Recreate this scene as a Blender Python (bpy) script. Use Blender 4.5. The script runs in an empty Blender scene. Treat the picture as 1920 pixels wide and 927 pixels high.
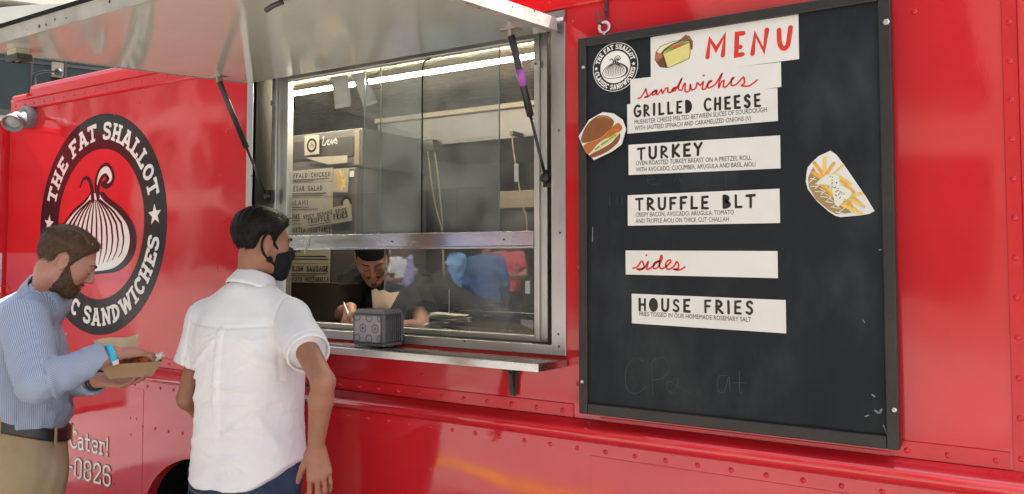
import bpy, bmesh, math, random
import numpy as np
from mathutils import Vector, Matrix, noise as mnoise

random.seed(7)
rad = math.radians
scene = bpy.context.scene
COL = scene.collection

# ------------------------------------------------------------------ camera
CAM = np.array([0.0, -2.35, 1.60])
YAW, PITCH, FOC, SHIFT_PX = 0.563827, 0.0452226, 1502.19, 50.15   # pixels of the 1920 x 927 photograph
cam_data = bpy.data.cameras.new('camera')
cam = bpy.data.objects.new('camera', cam_data)
COL.objects.link(cam)
cam.location = CAM
cam.rotation_euler = (math.pi / 2 + PITCH, 0, YAW)
cam_data.sensor_width = 36
cam_data.lens = FOC / 1920 * 36
cam_data.shift_y = -SHIFT_PX / 1920
cam_data.clip_start = 0.05
cam_data.clip_end = 500
scene.camera = cam

# ------------------------------------------------------------------ world, sun, exposure
SUN_EL, SUN_AZ = 61, 34         # degrees; azimuth of the light source, clockwise from +Y
world = bpy.data.worlds.new('World')
scene.world = world
world.use_nodes = True
wn, wl = world.node_tree.nodes, world.node_tree.links
sky = wn.new('ShaderNodeTexSky')
sky.sky_type = 'NISHITA'
sky.sun_disc = False
sky.sun_elevation = rad(SUN_EL)
sky.sun_rotation = rad(SUN_AZ)
sky.air_density, sky.dust_density, sky.ozone_density = 1.0, 4.0, 0.6
hsv = wn.new('ShaderNodeHueSaturation')          # thin high cloud: the blue washed out of the sky
hsv.inputs['Saturation'].default_value = 0.55
wl.new(sky.outputs[0], hsv.inputs['Color'])
wl.new(hsv.outputs[0], wn['Background'].inputs['Color'])
wn['Background'].inputs['Strength'].default_value = 0.15
sun_data = bpy.data.lights.new('sun', 'SUN')
sun_data.energy = 4.5
sun_data.angle = rad(0.6)
sun_data.color = (1.0, 0.98, 0.95)
sun = bpy.data.objects.new('sun', sun_data)
COL.objects.link(sun)
_d = Vector((math.sin(rad(SUN_AZ)) * math.cos(rad(SUN_EL)), math.cos(rad(SUN_AZ)) * math.cos(rad(SUN_EL)), math.sin(rad(SUN_EL))))
sun.rotation_euler = _d.to_track_quat('Z', 'Y').to_euler()
sun.location = (0, -10, 30)
vs = scene.view_settings
vs.view_transform = 'Standard'
vs.look = 'None'
vs.exposure = 1.82
vs.gamma = 1
vs.use_curve_mapping = False
scene.render.engine = 'CYCLES'
scene.cycles.use_denoising = True
scene.cycles.max_bounces = 10
scene.cycles.transparent_max_bounces = 24
scene.cycles.sample_clamp_indirect = 6
scene.cycles.caustics_reflective = False
scene.cycles.caustics_refractive = False

# ------------------------------------------------------------------ measuring in the photograph
_f = np.array([-math.sin(YAW) * math.cos(PITCH), math.cos(YAW) * math.cos(PITCH), math.sin(PITCH)])
_r = np.array([math.cos(YAW), math.sin(YAW), 0.0])
_u = np.cross(_r, _f)


def ray(px, py):
    return _f + _r * ((px - 960) / FOC) - _u * ((py - (463.5 - SHIFT_PX)) / FOC)


def at(px, py, Y=0.0):
    """the point of the plane y = Y seen at a pixel of the photograph"""
    v = ray(px, py)
    return CAM + v * ((Y - CAM[1]) / v[1])


def dep(px, py, t):
    """the point seen at a pixel, t metres along the lens axis"""
    return CAM + ray(px, py) * t


# ------------------------------------------------------------------ object helpers
OFF = {}


def tag(o, label=None, cat=None, group=None, kind=None):
    if label: o['label'] = label
    if cat: o['category'] = cat
    if group: o['group'] = group
    if kind: o['kind'] = kind
    return o


def thing(name, loc, label, cat, group=None, kind=None):
    o = bpy.data.objects.new(name, None)
    o.empty_display_size = 0.1
    COL.objects.link(o)
    o.location = loc
    OFF[o.name] = Vector(loc)
    return tag(o, label, cat, group, kind)


def mesh_obj(name, verts, faces, mats, parent=None, smooth=False, fmat=None, base=None):
    """verts in world coordinates; base: origin of a top-level mesh"""
    off = OFF[parent.name] if parent is not None else Vector(base or (0, 0, 0))
    v = np.asarray(verts, dtype=np.float64).reshape(-1, 3) - np.array(off)
    me = bpy.data.meshes.new(name)
    me.from_pydata(v.tolist(), [], [tuple(int(i) for i in f) for f in faces] if not isinstance(faces, np.ndarray) else faces.tolist())
    for m in (mats if isinstance(mats, (list, tuple)) else [mats]):
        me.materials.append(m)
    if fmat is not None:
        me.polygons.foreach_set('material_index', fmat)
    if smooth is True:
        me.polygons.foreach_set('use_smooth', [True] * len(me.polygons))
    me.update()
    o = bpy.data.objects.new(name, me)
    COL.objects.link(o)
    if parent is not None:
        o.parent = parent
    else:
        o.location = off
    OFF[o.name] = off
    return o


def copy_child(o, parent, shift):
    """a copy of a child mesh, moved by shift"""
    c = o.copy()
    COL.objects.link(c)
    c.parent = parent
    c.location = o.location + Vector(shift)
    OFF[c.name] = OFF[parent.name]
    return c


class MB:
    def __init__(s):
        s.v, s.f, s.m, s.sm = [], [], [], []

    def add(s, verts, faces, mi=0, smooth=False):
        n = len(s.v)
        s.v += [tuple(map(float, p)) for p in verts]
        s.f += [tuple(i + n for i in f) for f in faces]
        s.m += [mi] * len(faces)
        s.sm += [smooth] * len(faces)
        return s

    def box(s, a, b, mi=0, bev=0.0, M=None):
        x0, y0, z0 = [min(a[i], b[i]) for i in range(3)]
        x1, y1, z1 = [max(a[i], b[i]) for i in range(3)]
        if bev <= 0:
            v = [(x, y, z) for z in (z0, z1) for y in (y0, y1) for x in (x0, x1)]
            f = [(0, 2, 3, 1), (4, 5, 7, 6), (0, 1, 5, 4), (2, 6, 7, 3), (0, 4, 6, 2), (1, 3, 7, 5)]
            if M is not None: v = [M @ Vector(p) for p in v]
            return s.add(v, f, mi)
        bm = bmesh.new()
        bmesh.ops.create_cube(bm, size=1)
        for q in bm.verts:
            q.co = Vector((x0 + (q.co.x + .5) * (x1 - x0), y0 + (q.co.y + .5) * (y1 - y0), z0 + (q.co.z + .5) * (z1 - z0)))
        bmesh.ops.bevel(bm, geom=bm.edges[:], offset=bev, segments=2, profile=0.5, affect='EDGES')
        return s.bm(bm, mi, M)

    def bm(s, bm, mi=0, M=None, smooth=False):
        bm.verts.index_update()
        v = [(M @ q.co if M is not None else q.co.copy()) for q in bm.verts]
        f = [tuple(q.index for q in fc.verts) for fc in bm.faces]
        bm.free()
        return s.add(v, f, mi, smooth)

    def tube(s, pts, r, n=10, mi=0, caps=True, smooth=True):
        pts = [Vector(p) for p in pts]
        rs = r if isinstance(r, (list, tuple)) else [r] * len(pts)
        v, f = [], []
        up = None
        for i, p in enumerate(pts):
            t = (pts[min(i + 1, len(pts) - 1)] - pts[max(i - 1, 0)])
            t.normalize()
            if up is None:
                up = Vector((0, 0, 1)) if abs(t.z) < .9 else Vector((1, 0, 0))
            a = t.cross(up); a.normalize()
            b = a.cross(t); b.normalize(); up = b
            for k in range(n):
                w = 2 * math.pi * k / n
                v.append(p + (a * math.cos(w) + b * math.sin(w)) * rs[i])
        for i in range(len(pts) - 1):
            for k in range(n):
                f.append((i * n + k, i * n + (k + 1) % n, (i + 1) * n + (k + 1) % n, (i + 1) * n + k))
        s.add(v, f, mi, smooth)
        if caps:
            m = len(s.v) - len(v)
            s.f.append(tuple(m + k for k in range(n))[::-1]); s.m.append(mi); s.sm.append(False)
            s.f.append(tuple(m + (len(pts) - 1) * n + k for k in range(n))); s.m.append(mi); s.sm.append(False)
        return s

    def lathe(s, prof, o, axis=(0, 0, 1), n=20, mi=0, smooth=True):
        """prof: (radius, height) along the axis from o"""
        ax = Vector(axis).normalized()
        a = ax.cross(Vector((0, 0, 1)) if abs(ax.z) < .9 else Vector((1, 0, 0))).normalized()
        b = ax.cross(a)
        o = Vector(o)
        v, f = [], []
        for (r, h) in prof:
            for k in range(n):
                w = 2 * math.pi * k / n
                v.append(o + ax * h + (a * math.cos(w) + b * math.sin(w)) * max(r, 1e-5))
        for i in range(len(prof) - 1):
            for k in range(n):
                f.append((i * n + k, i * n + (k + 1) % n, (i + 1) * n + (k + 1) % n, (i + 1) * n + k))
        return s.add(v, f, mi, smooth)

    def sweep_x(s, prof, x0, x1, mi=0, smooth=False, caps=True):
        """closed (y, z) profile swept along x"""
        n = len(prof)
        v = [(x0, y, z) for y, z in prof] + [(x1, y, z) for y, z in prof]
        f = [(k, (k + 1) % n, n + (k + 1) % n, n + k) for k in range(n)]
        s.add(v, f, mi, smooth)
        if caps:
            m = len(s.v) - 2 * n
            s.f += [tuple(m + k for k in range(n)), tuple(m + n + k for k in range(n))[::-1]]
            s.m += [mi, mi]; s.sm += [False, False]
        return s

    def poly(s, pts2, y0, y1, mi=0, fn=None):
        """a flat outline in (x, z) made into a plate from y0 (front) to y1 (back); fn maps (x, z, y) to the world"""
        n = len(pts2)
        fn = fn or (lambda x, z, y: (x, y, z))
        v = [fn(x, z, y0) for x, z in pts2] + [fn(x, z, y1) for x, z in pts2]
        f = [tuple(range(n)), tuple(range(n, 2 * n))[::-1]] + [(k, n + k, n + (k + 1) % n, (k + 1) % n) for k in range(n)]
        return s.add(v, f, mi)

    def build(s, name, mats, parent=None, base=None, fix=False):
        o = mesh_obj(name, s.v, s.f, mats, parent, False, s.m, base)
        o.data.polygons.foreach_set('use_smooth', s.sm)
        if fix:
            bm = bmesh.new(); bm.from_mesh(o.data)
            bmesh.ops.recalc_face_normals(bm, faces=bm.faces[:]); bm.to_mesh(o.data); bm.free()
        return o


# ------------------------------------------------------------------ materials
MATS = {}


def pmat(name, col, rough=0.5, metal=0.0, var=0.0, vscale=6.0, col2=None, bump=0.0, bscale=40.0, coat=0.0, coat_r=0.05,
         stretch=(1, 1, 1), ior=1.5, detail=4, rvar=0.0, sss=0.0, sheen=0.0, emit=None, estr=0.0, bdist=0.01):
    """a Principled material whose colour, gloss and relief vary with noise in object space"""
    m = bpy.data.materials.new(name)
    m.use_nodes = True
    N, L = m.node_tree.nodes, m.node_tree.links
    p = N['Principled BSDF']
    p.inputs['Base Color'].default_value = (*col, 1)
    p.inputs['Roughness'].default_value = rough
    p.inputs['Metallic'].default_value = metal
    p.inputs['IOR'].default_value = ior
    p.inputs['Coat Weight'].default_value = coat
    p.inputs['Coat Roughness'].default_value = coat_r
    if sss:
        p.inputs['Subsurface Weight'].default_value = sss
        p.inputs['Subsurface Radius'].default_value = (0.012, 0.005, 0.003)
        p.inputs['Subsurface Scale'].default_value = 1.0
    if sheen:
        p.inputs['Sheen Weight'].default_value = sheen
        p.inputs['Sheen Roughness'].default_value = 0.4
    if emit:
        p.inputs['Emission Color'].default_value = (*emit, 1)
        p.inputs['Emission Strength'].default_value = estr
    tc = N.new('ShaderNodeTexCoord')
    mp = N.new('ShaderNodeMapping')
    mp.inputs['Scale'].default_value = stretch
    L.new(tc.outputs['Object'], mp.inputs['Vector'])

    def noise(sc, det=detail, ro=0.6):
        n = N.new('ShaderNodeTexNoise')
        n.inputs['Scale'].default_value = sc
        n.inputs['Detail'].default_value = det
        n.inputs['Roughness'].default_value = ro
        L.new(mp.outputs[0], n.inputs['Vector'])
        return n
    if var or col2:
        n = noise(vscale)
        r = N.new('ShaderNodeValToRGB')
        r.color_ramp.elements[0].position, r.color_ramp.elements[1].position = 0.3, 0.7
        c2 = col2 or tuple(c * (1 - var) for c in col)
        c1 = col if col2 else tuple(min(1, c * (1 + var)) for c in col)
        r.color_ramp.elements[0].color = (*c2, 1)
        r.color_ramp.elements[1].color = (*c1, 1)
        L.new(n.outputs['Fac'], r.inputs[0])
        L.new(r.outputs[0], p.inputs['Base Color'])
    if rvar:
        n = noise(vscale * 1.7)
        mr = N.new('ShaderNodeMapRange')
        mr.inputs['From Min'].default_value, mr.inputs['From Max'].default_value = 0.3, 0.7
        mr.inputs['To Min'].default_value, mr.inputs['To Max'].default_value = max(0.02, rough - rvar), rough + rvar
        L.new(n.outputs['Fac'], mr.inputs['Value'])
        L.new(mr.outputs[0], p.inputs['Roughness'])
    if bump:
        n = noise(bscale, 3)
        b = N.new('ShaderNodeBump')
        b.inputs['Strength'].default_value = bump
        b.inputs['Distance'].default_value = bdist
        L.new(n.outputs['Fac'], b.inputs['Height'])
        L.new(b.outputs[0], p.inputs['Normal'])
    m['p'] = 1
    MATS[name] = m
    return m


def red_paint():
    """gloss enamel on riveted sheet metal: long shallow waves in the sheet, fine orange peel, a little dust"""
    m = pmat('red_paint', (0.57, 0.018, 0.024), 0.08, var=0.07, vscale=2.5, rvar=0.05)
    N, L = m.node_tree.nodes, m.node_tree.links
    p = N['Principled BSDF']
    tc = N.new('ShaderNodeTexCoord')
    n1 = N.new('ShaderNodeTexNoise'); n1.inputs['Scale'].default_value = 2.2; n1.inputs['Detail'].default_value = 1.5
    n2 = N.new('ShaderNodeTexNoise'); n2.inputs['Scale'].default_value = 160; n2.inputs['Detail'].default_value = 1
    L.new(tc.outputs['Object'], n1.inputs['Vector']); L.new(tc.outputs['Object'], n2.inputs['Vector'])
    b1 = N.new('ShaderNodeBump'); b1.inputs['Strength'].default_value = 0.6; b1.inputs['Distance'].default_value = 0.010
    b2 = N.new('ShaderNodeBump'); b2.inputs['Strength'].default_value = 0.015; b2.inputs['Distance'].default_value = 0.002
    L.new(n1.outputs['Fac'], b1.inputs['Height']); L.new(n2.outputs['Fac'], b2.inputs['Height'])
    L.new(b1.outputs[0], b2.inputs['Normal']); L.new(b2.outputs[0], p.inputs['Normal'])
    p.inputs['IOR'].default_value = 1.62
    return m


def steel(name, col=(0.52, 0.52, 0.50), rough=0.32, stretch=(1, 1, 1), var=0.15):
    return pmat(name, col, rough, 1.0, var=var, vscale=7, stretch=stretch, rvar=0.06, bump=0.02, bscale=30)


def speckle(m, col, scale, thr, amount=1.0):
    """chips of another colour scattered over a material"""
    N, L = m.node_tree.nodes, m.node_tree.links
    p = N['Principled BSDF']
    tc = N.new('ShaderNodeTexCoord')
    v = N.new('ShaderNodeTexVoronoi'); v.inputs['Scale'].default_value = scale
    L.new(tc.outputs['Object'], v.inputs['Vector'])
    n = N.new('ShaderNodeTexNoise'); n.inputs['Scale'].default_value = scale * 0.35; n.inputs['Detail'].default_value = 3
    L.new(tc.outputs['Object'], n.inputs['Vector'])
    mul = N.new('ShaderNodeMath'); mul.operation = 'MULTIPLY_ADD'
    L.new(n.outputs['Fac'], mul.inputs[0]); mul.inputs[1].default_value = 0.55; L.new(v.outputs['Distance'], mul.inputs[2])
    lt = N.new('ShaderNodeMath'); lt.operation = 'LESS_THAN'; lt.inputs[1].default_value = thr
    L.new(mul.outputs[0], lt.inputs[0])
    fac = N.new('ShaderNodeMath'); fac.operation = 'MULTIPLY'; fac.inputs[1].default_value = amount
    L.new(lt.outputs[0], fac.inputs[0])
    mx = N.new('ShaderNodeMix'); mx.data_type = 'RGBA'
    L.new(fac.outputs[0], mx.inputs['Factor'])
    src = p.inputs['Base Color']
    if src.is_linked:
        L.new(src.links[0].from_socket, mx.inputs['A'])
    else:
        mx.inputs['A'].default_value = src.default_value
    mx.inputs['B'].default_value = (*col, 1)
    L.new(mx.outputs['Result'], p.inputs['Base Color'])
    return m


def glass_mat(name, tint=(0.93, 0.95, 0.95), rough=0.0, veil=0.02, ior=1.5):
    m = bpy.data.materials.new(name)
    m.use_nodes = True
    N, L = m.node_tree.nodes, m.node_tree.links
    N.remove(N['Principled BSDF'])
    out = N['Material Output']
    tr = N.new('ShaderNodeBsdfTransparent'); tr.inputs[0].default_value = (*tint, 1)
    gl = N.new('ShaderNodeBsdfGlossy'); gl.inputs['Roughness'].default_value = rough
    gl.inputs['Color'].default_value = (1, 1, 1, 1)
    df = N.new('ShaderNodeBsdfDiffuse'); df.inputs[0].default_value = (0.6, 0.6, 0.58, 1)
    fr = N.new('ShaderNodeFresnel')
    ge = N.new('ShaderNodeNewGeometry'); mi_ = N.new('ShaderNodeMapRange')      # the far face of a thin sheet reflects like the near one
    mi_.inputs['To Min'].default_value, mi_.inputs['To Max'].default_value = ior, 1 / ior
    L.new(ge.outputs['Backfacing'], mi_.inputs['Value']); L.new(mi_.outputs[0], fr.inputs['IOR'])
    a = N.new('ShaderNodeMixShader'); b = N.new('ShaderNodeMixShader')
    tc = N.new('ShaderNodeTexCoord')
    n = N.new('ShaderNodeTexNoise'); n.inputs['Scale'].default_value = 5; n.inputs['Detail'].default_value = 6
    L.new(tc.outputs['Object'], n.inputs['Vector'])
    mr = N.new('ShaderNodeMapRange'); mr.inputs['From Min'].default_value = 0.35; mr.inputs['From Max'].default_value = 0.8
    mr.inputs['To Min'].default_value = veil * 0.3; mr.inputs['To Max'].default_value = veil * 3  # patchy diffuse layer that paints a grey haze over the glass
    L.new(n.outputs['Fac'], mr.inputs['Value'])
    L.new(mr.outputs[0], b.inputs[0])
    L.new(fr.outputs[0], a.inputs[0]); L.new(tr.outputs[0], a.inputs[1]); L.new(gl.outputs[0], a.inputs[2])
    L.new(a.outputs[0], b.inputs[1]); L.new(df.outputs[0], b.inputs[2]); L.new(b.outputs[0], out.inputs[0])
    MATS[name] = m
    return m


M_RED = red_paint()
M_REDTRIM = pmat('red_trim_paint', (0.56, 0.016, 0.022), 0.2, var=0.06, vscale=14, bump=0.1, bscale=25)
M_STEEL = steel('brushed_steel', (0.56, 0.56, 0.53), 0.36, (1, 1, 0.5), .05)
M_STEELX = steel('brushed_steel_shelf', (0.64, 0.635, 0.61), 0.24, (0.6, 3, 3), .05)
M_ALU = steel('frame_aluminium', (0.60, 0.60, 0.57), 0.40, (1, 1, 1), 0.06)
M_DKSTEEL = pmat('dark_steel', (0.06, 0.058, 0.052), 0.5, .4, var=.12, vscale=8)
M_BLACK = pmat('black_plastic', (0.012, 0.012, 0.013), 0.35, var=0.2, vscale=20)
M_RUBBER = pmat('black_rubber', (0.008, 0.008, 0.008), 0.7, var=0.25, vscale=12, bump=0.2, bscale=60)
M_RUBBER.node_tree.nodes['Principled BSDF'].inputs['Specular IOR Level'].default_value = .12
M_INK = pmat('black_paint', (0.010, 0.010, 0.012), 0.4, var=0.15, vscale=15)
M_REDINK = pmat('red_lettering', (0.62, 0.035, 0.02), 0.45, var=0.08, vscale=40)
M_WHITEINK = pmat('white_lettering', (0.78, 0.77, 0.72), 0.35, var=0.05, vscale=30)
M_GLASS = glass_mat('window_glass', veil=0.050, ior=1.5)  # grey haze of the panes is put in as diffuse colour
M_TUBE = pmat('lamp_tube', (0.9, 0.9, 0.85), 0.3, emit=(1.0, 0.86, 0.64), estr=48)


# ------------------------------------------------------------------ lettering
def crom(P, n=6, closed=False):
    P = [np.array(p, float) for p in P]
    out = []
    m = len(P)
    seg = m if closed else m - 1
    for i in range(seg):
        p0 = P[(i - 1) % m] if closed or i > 0 else 2 * P[0] - P[1]
        p1, p2 = P[i], P[(i + 1) % m]
        p3 = P[(i + 2) % m] if closed or i + 2 < m else 2 * P[-1] - P[-2]
        for k in range(n):
            t = k / n
            out.append(0.5 * ((2 * p1) + (-p0 + p2) * t + (2 * p0 - 5 * p1 + 4 * p2 - p3) * t * t + (-p0 + 3 * p1 - 3 * p2 + p3) * t ** 3))
    if not closed: out.append(P[-1])
    return [tuple(p) for p in out]


def ribbon(pts, w, round_cap=True, ext=0.0, closed=False):
    """outline quads of a stroke: returns verts (u, v), faces"""
    P = [np.array(p, float) for p in pts]
    n = len(P)
    ws = w if isinstance(w, (list, tuple)) else [w] * n
    if ext and not closed:
        d = P[0] - P[1]; P[0] = P[0] + d / (np.linalg.norm(d) + 1e-9) * ext
        d = P[-1] - P[-2]; P[-1] = P[-1] + d / (np.linalg.norm(d) + 1e-9) * ext
    V, F = [], []
    L, R = [], []
    for i in range(n):
        if closed:
            a, b = P[(i - 1) % n], P[(i + 1) % n]
        else:
            a, b = P[max(i - 1, 0)], P[min(i + 1, n - 1)]
        d0 = P[i] - a; d1 = b - P[i]
        l0, l1 = np.linalg.norm(d0), np.linalg.norm(d1)
        d0 = d0 / l0 if l0 > 1e-9 else d1 / (l1 + 1e-12)
        d1 = d1 / l1 if l1 > 1e-9 else d0
        t = d0 + d1
        tl = np.linalg.norm(t)
        t = t / tl if tl > 0.2 else d0
        nrm = np.array([-t[1], t[0]])
        c = max(0.6, abs(nrm @ np.array([-d0[1], d0[0]])))
        h = ws[i] / 2 / c
        L.append(P[i] + nrm * h); R.append(P[i] - nrm * h)
    V = L + R
    m = n if closed else n - 1
    for i in range(m):
        j = (i + 1) % n
        F.append((i, n + i, n + j, j))
    if round_cap and not closed:
        for e, s in ((0, -1), (n - 1, 1)):
            d = (P[1] - P[0]) if e == 0 else (P[-1] - P[-2])
            d = d / (np.linalg.norm(d) + 1e-9) * s
            nn = np.array([-d[1], d[0]])
            k0 = len(V)
            for k in range(1, 6):
                a = math.pi * k / 6
                V.append(P[e] + (nn * math.cos(a) + d * math.sin(a)) * ws[e] / 2)
            arc = list(range(k0, k0 + 5))
            F.append(tuple(([e] if s > 0 else [n + e]) + arc + ([n + e] if s > 0 else [e])))
    return V, F


class Flat:
    """flat drawing on a surface: each stroke sits a hair above the one before it"""
    def __init__(s, fn, lift=0.0004, step=0.00004):
        s.fn, s.z, s.step, s.mb = fn, lift, step, MB()

    def raw(s, V, F, mi=0):
        s.mb.add([s.fn(p[0], p[1], s.z) for p in V], F, mi)
        s.z += s.step

    def stroke(s, pts, w, mi=0, **k):
        V, F = ribbon(pts, w, **k)
        s.raw(V, F, mi)

    def fill(s, pts, mi=0):
        s.raw(pts, [tuple(range(len(pts)))], mi)

    def ring(s, c, r0, r1, mi=0, n=64, sy=1.0):
        V = [(c[0] + r * math.cos(2 * math.pi * k / n), c[1] + r * sy * math.sin(2 * math.pi * k / n)) for r in (r0, r1) for k in range(n)]
        s.raw(V, [(k, (k + 1) % n, n + (k + 1) % n, n + k) for k in range(n)], mi)

    def disc(s, c, r, mi=0, n=40, ry=None):
        s.fill([(c[0] + r * math.cos(2 * math.pi * k / n), c[1] + (ry or r) * math.sin(2 * math.pi * k / n)) for k in range(n)], mi)

    def star(s, c, r, mi=0, rot=0.0):
        s.fill([(c[0] + (r if k % 2 == 0 else r * .42) * math.sin(rot + math.pi * k / 5), c[1] + (r if k % 2 == 0 else r * .42) * math.cos(rot + math.pi * k / 5)) for k in range(10)], mi)

    def build(s, name, mats, parent):
        return s.mb.build(name, mats, parent, fix=False)


def arc(cx, cy, rx, ry, a0, a1, n=10):
    return [(cx + rx * math.cos(rad(a0 + (a1 - a0) * k / n)), cy + ry * math.sin(rad(a0 + (a1 - a0) * k / n))) for k in range(n + 1)]


# hand lettering: width and strokes in a box one unit high
GL = {
    'A': (.62, [[(0, 0), (.30, 1), (.62, 0)], [(.12, .36), (.52, .36)]]),
    'B': (.55, [[(.05, 0), (.05, 1)], arc(.05, .76, .36, .24, 90, -90) + arc(.05, .26, .46, .26, 90, -90)]),
    'C': (.55, [arc(.36, .5, .36, .5, 50, 310, 14)]),
    'D': (.55, [[(.05, 0), (.05, 1)], arc(.05, .5, .48, .5, 90, -90, 12)]),
    'E': (.48, [[(.46, 1), (.04, .96), (.04, .02), (.48, .0)], [(.04, .5), (.38, .5)]]),
    'F': (.48, [[(.48, 1), (.05, .97), (.05, 0)], [(.05, .52), (.38, .52)]]),
    'G': (.60, [arc(.36, .5, .36, .5, 55, 330, 14) + [(.66, .45), (.42, .45)]]),
    'H': (.55, [[(.03, 0), (.03, 1)], [(.52, 0), (.52, 1)], [(.03, .5), (.52, .5)]]),
    'I': (.10, [[(.05, 0), (.05, 1)]]),
    'K': (.55, [[(.05, 0), (.05, 1)], [(.50, 1), (.07, .48), (.54, 0)]]),
    'L': (.48, [[(.05, 1), (.05, .02), (.48, .03)]]),
    'M': (.80, [[(0, 0), (.10, .98), (.38, .38), (.70, 1), (.74, 0)]]),
    'N': (.62, [[(.0, 0), (.06, .98), (.54, .06), (.60, 1)]]),
    'O': (.62, [arc(.31, .5, .31, .5, 90, 450, 18)]),
    'P': (.52, [[(.05, 0), (.05, 1)], arc(.05, .74, .42, .26, 90, -90)]),
    'Q': (.64, [arc(.31, .5, .31, .5, 90, 450, 18), [(.38, .22), (.62, -.05)]]),
    'R': (.56, [[(.05, 0), (.05, 1)], arc(.05, .74, .40, .26, 90, -90) + [(.54, 0)]]),
    'S': (.50, [crom([(.46, .86), (.30, 1), (.08, .86), (.12, .62), (.36, .46), (.46, .22), (.28, 0), (.03, .12)], 4)]),
    'T': (.60, [[(0, .97), (.60, 1)], [(.30, .97), (.30, 0)]]),
    'U': (.58, [[(.02, 1), (.03, .35)] + arc(.29, .3, .26, .3, 180, 360, 8) + [(.56, 1)]]),
    'V': (.60, [[(0, 1), (.28, 0), (.60, 1)]]),
    'W': (.85, [[(0, 1), (.2, 0), (.42, .7), (.64, 0), (.85, 1)]]),
    'X': (.55, [[(0, 0), (.55, 1)], [(0, 1), (.55, 0)]]),
    'Y': (.56, [[(0, 1), (.27, .5), (.56, 1)], [(.27, .5), (.24, 0)]]),
    'Z': (.55, [[(0, 1), (.54, .97), (0, .03), (.55, 0)]]),
    ' ': (.42, []),
    # lining numerals and lower case of the side lettering
    '0': (.58, [[(.18, 0), (.04, .14), (.04, .86), (.18, 1), (.40, 1), (.54, .86), (.54, .14), (.40, 0), (.18, 0)]]),
    '2': (.56, [[(.04, .74), (.04, .86), (.18, 1), (.38, 1), (.52, .86), (.52, .64), (.05, .08), (.05, 0), (.54, 0), (.54, .16)]]),
    '3': (.56, [[(.04, .8), (.04, .88), (.18, 1), (.38, 1), (.52, .86), (.52, .64), (.40, .53), (.22, .53)], [(.40, .53), (.52, .40), (.52, .14), (.38, 0), (.18, 0), (.04, .14), (.04, .22)]]),
    '6': (.58, [[(.52, .84), (.40, 1), (.18, 1), (.04, .86), (.04, .14), (.18, 0), (.40, 0), (.54, .14), (.54, .42), (.40, .56), (.18, .56), (.05, .46)]]),
    '7': (.54, [[(.02, .84), (.02, 1), (.52, 1), (.52, .86), (.24, .3), (.22, 0)]]),
    '8': (.58, [[(.18, .53), (.06, .64), (.06, .88), (.18, 1), (.40, 1), (.52, .88), (.52, .64), (.40, .53), (.18, .53), (.04, .40), (.04, .14), (.18, 0), (.40, 0), (.54, .14), (.54, .40), (.40, .53)]]),
    '-': (.36, [[(.02, .48), (.34, .48)]]),
    '!': (.12, [[(.06, .32), (.06, 1)], [(.06, 0), (.06, .08)]]),
    'a': (.50, [[(.06, .60), (.14, .68), (.34, .68), (.42, .60), (.42, .08), (.52, 0)], [(.42, .42), (.16, .42), (.06, .34), (.06, .08), (.16, 0), (.32, 0), (.42, .1)]]),
    't': (.40, [[(.14, .95), (.14, .10), (.24, 0), (.38, .04)], [(0, .68), (.36, .68)]]),
    'e': (.50, [[(.05, .37), (.46, .37), (.46, .58), (.36, .68), (.14, .68), (.05, .58), (.05, .10), (.14, 0), (.38, 0), (.46, .10)]]),
    'r': (.42, [[(.0, 0), (.24, 0)], [(.12, 0), (.12, .68), (.0, .68)], [(.12, .50), (.24, .66), (.40, .66), (.40, .54)]]),
}


def letters(fl, text, x, y, h, w, sx=1.0, gap=.22, mi=0, jit=0.0, rng=None, fills='', round_cap=True, ext=0.0, slope=0.0):
    """hand-lettered line; returns the end x"""
    for ch in text:
        gw, st = GL[ch]
        r = (rng.uniform(-jit, jit) if rng else 0)
        dy = (rng.uniform(-jit, jit) * h * .3 if rng else 0)
        hs = 1 + (rng.uniform(-jit, jit) * .5 if rng else 0)

        def tr(p):
            u, v = p[0] * sx * h, p[1] * h * hs
            return (x + u - v * r * .6, y + v + dy + (x + u) * slope)
        for s in st:
            fl.stroke([tr(p) for p in s], w * (1 + (rng.uniform(-.12, .12) if rng else 0)), mi, round_cap=round_cap, ext=ext)
        if ch in fills and len(st) > 0:
            big = st[-1] if ch in 'OD' else st[1]
            fl.fill([tr(p) for p in big][:-1], mi)
        x += (gw * sx + gap) * h
    return x


def letters_width(text, h, sx=1.0, gap=.22):
    return sum((GL[c][0] * sx + gap) * h for c in text) - gap * h


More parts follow.
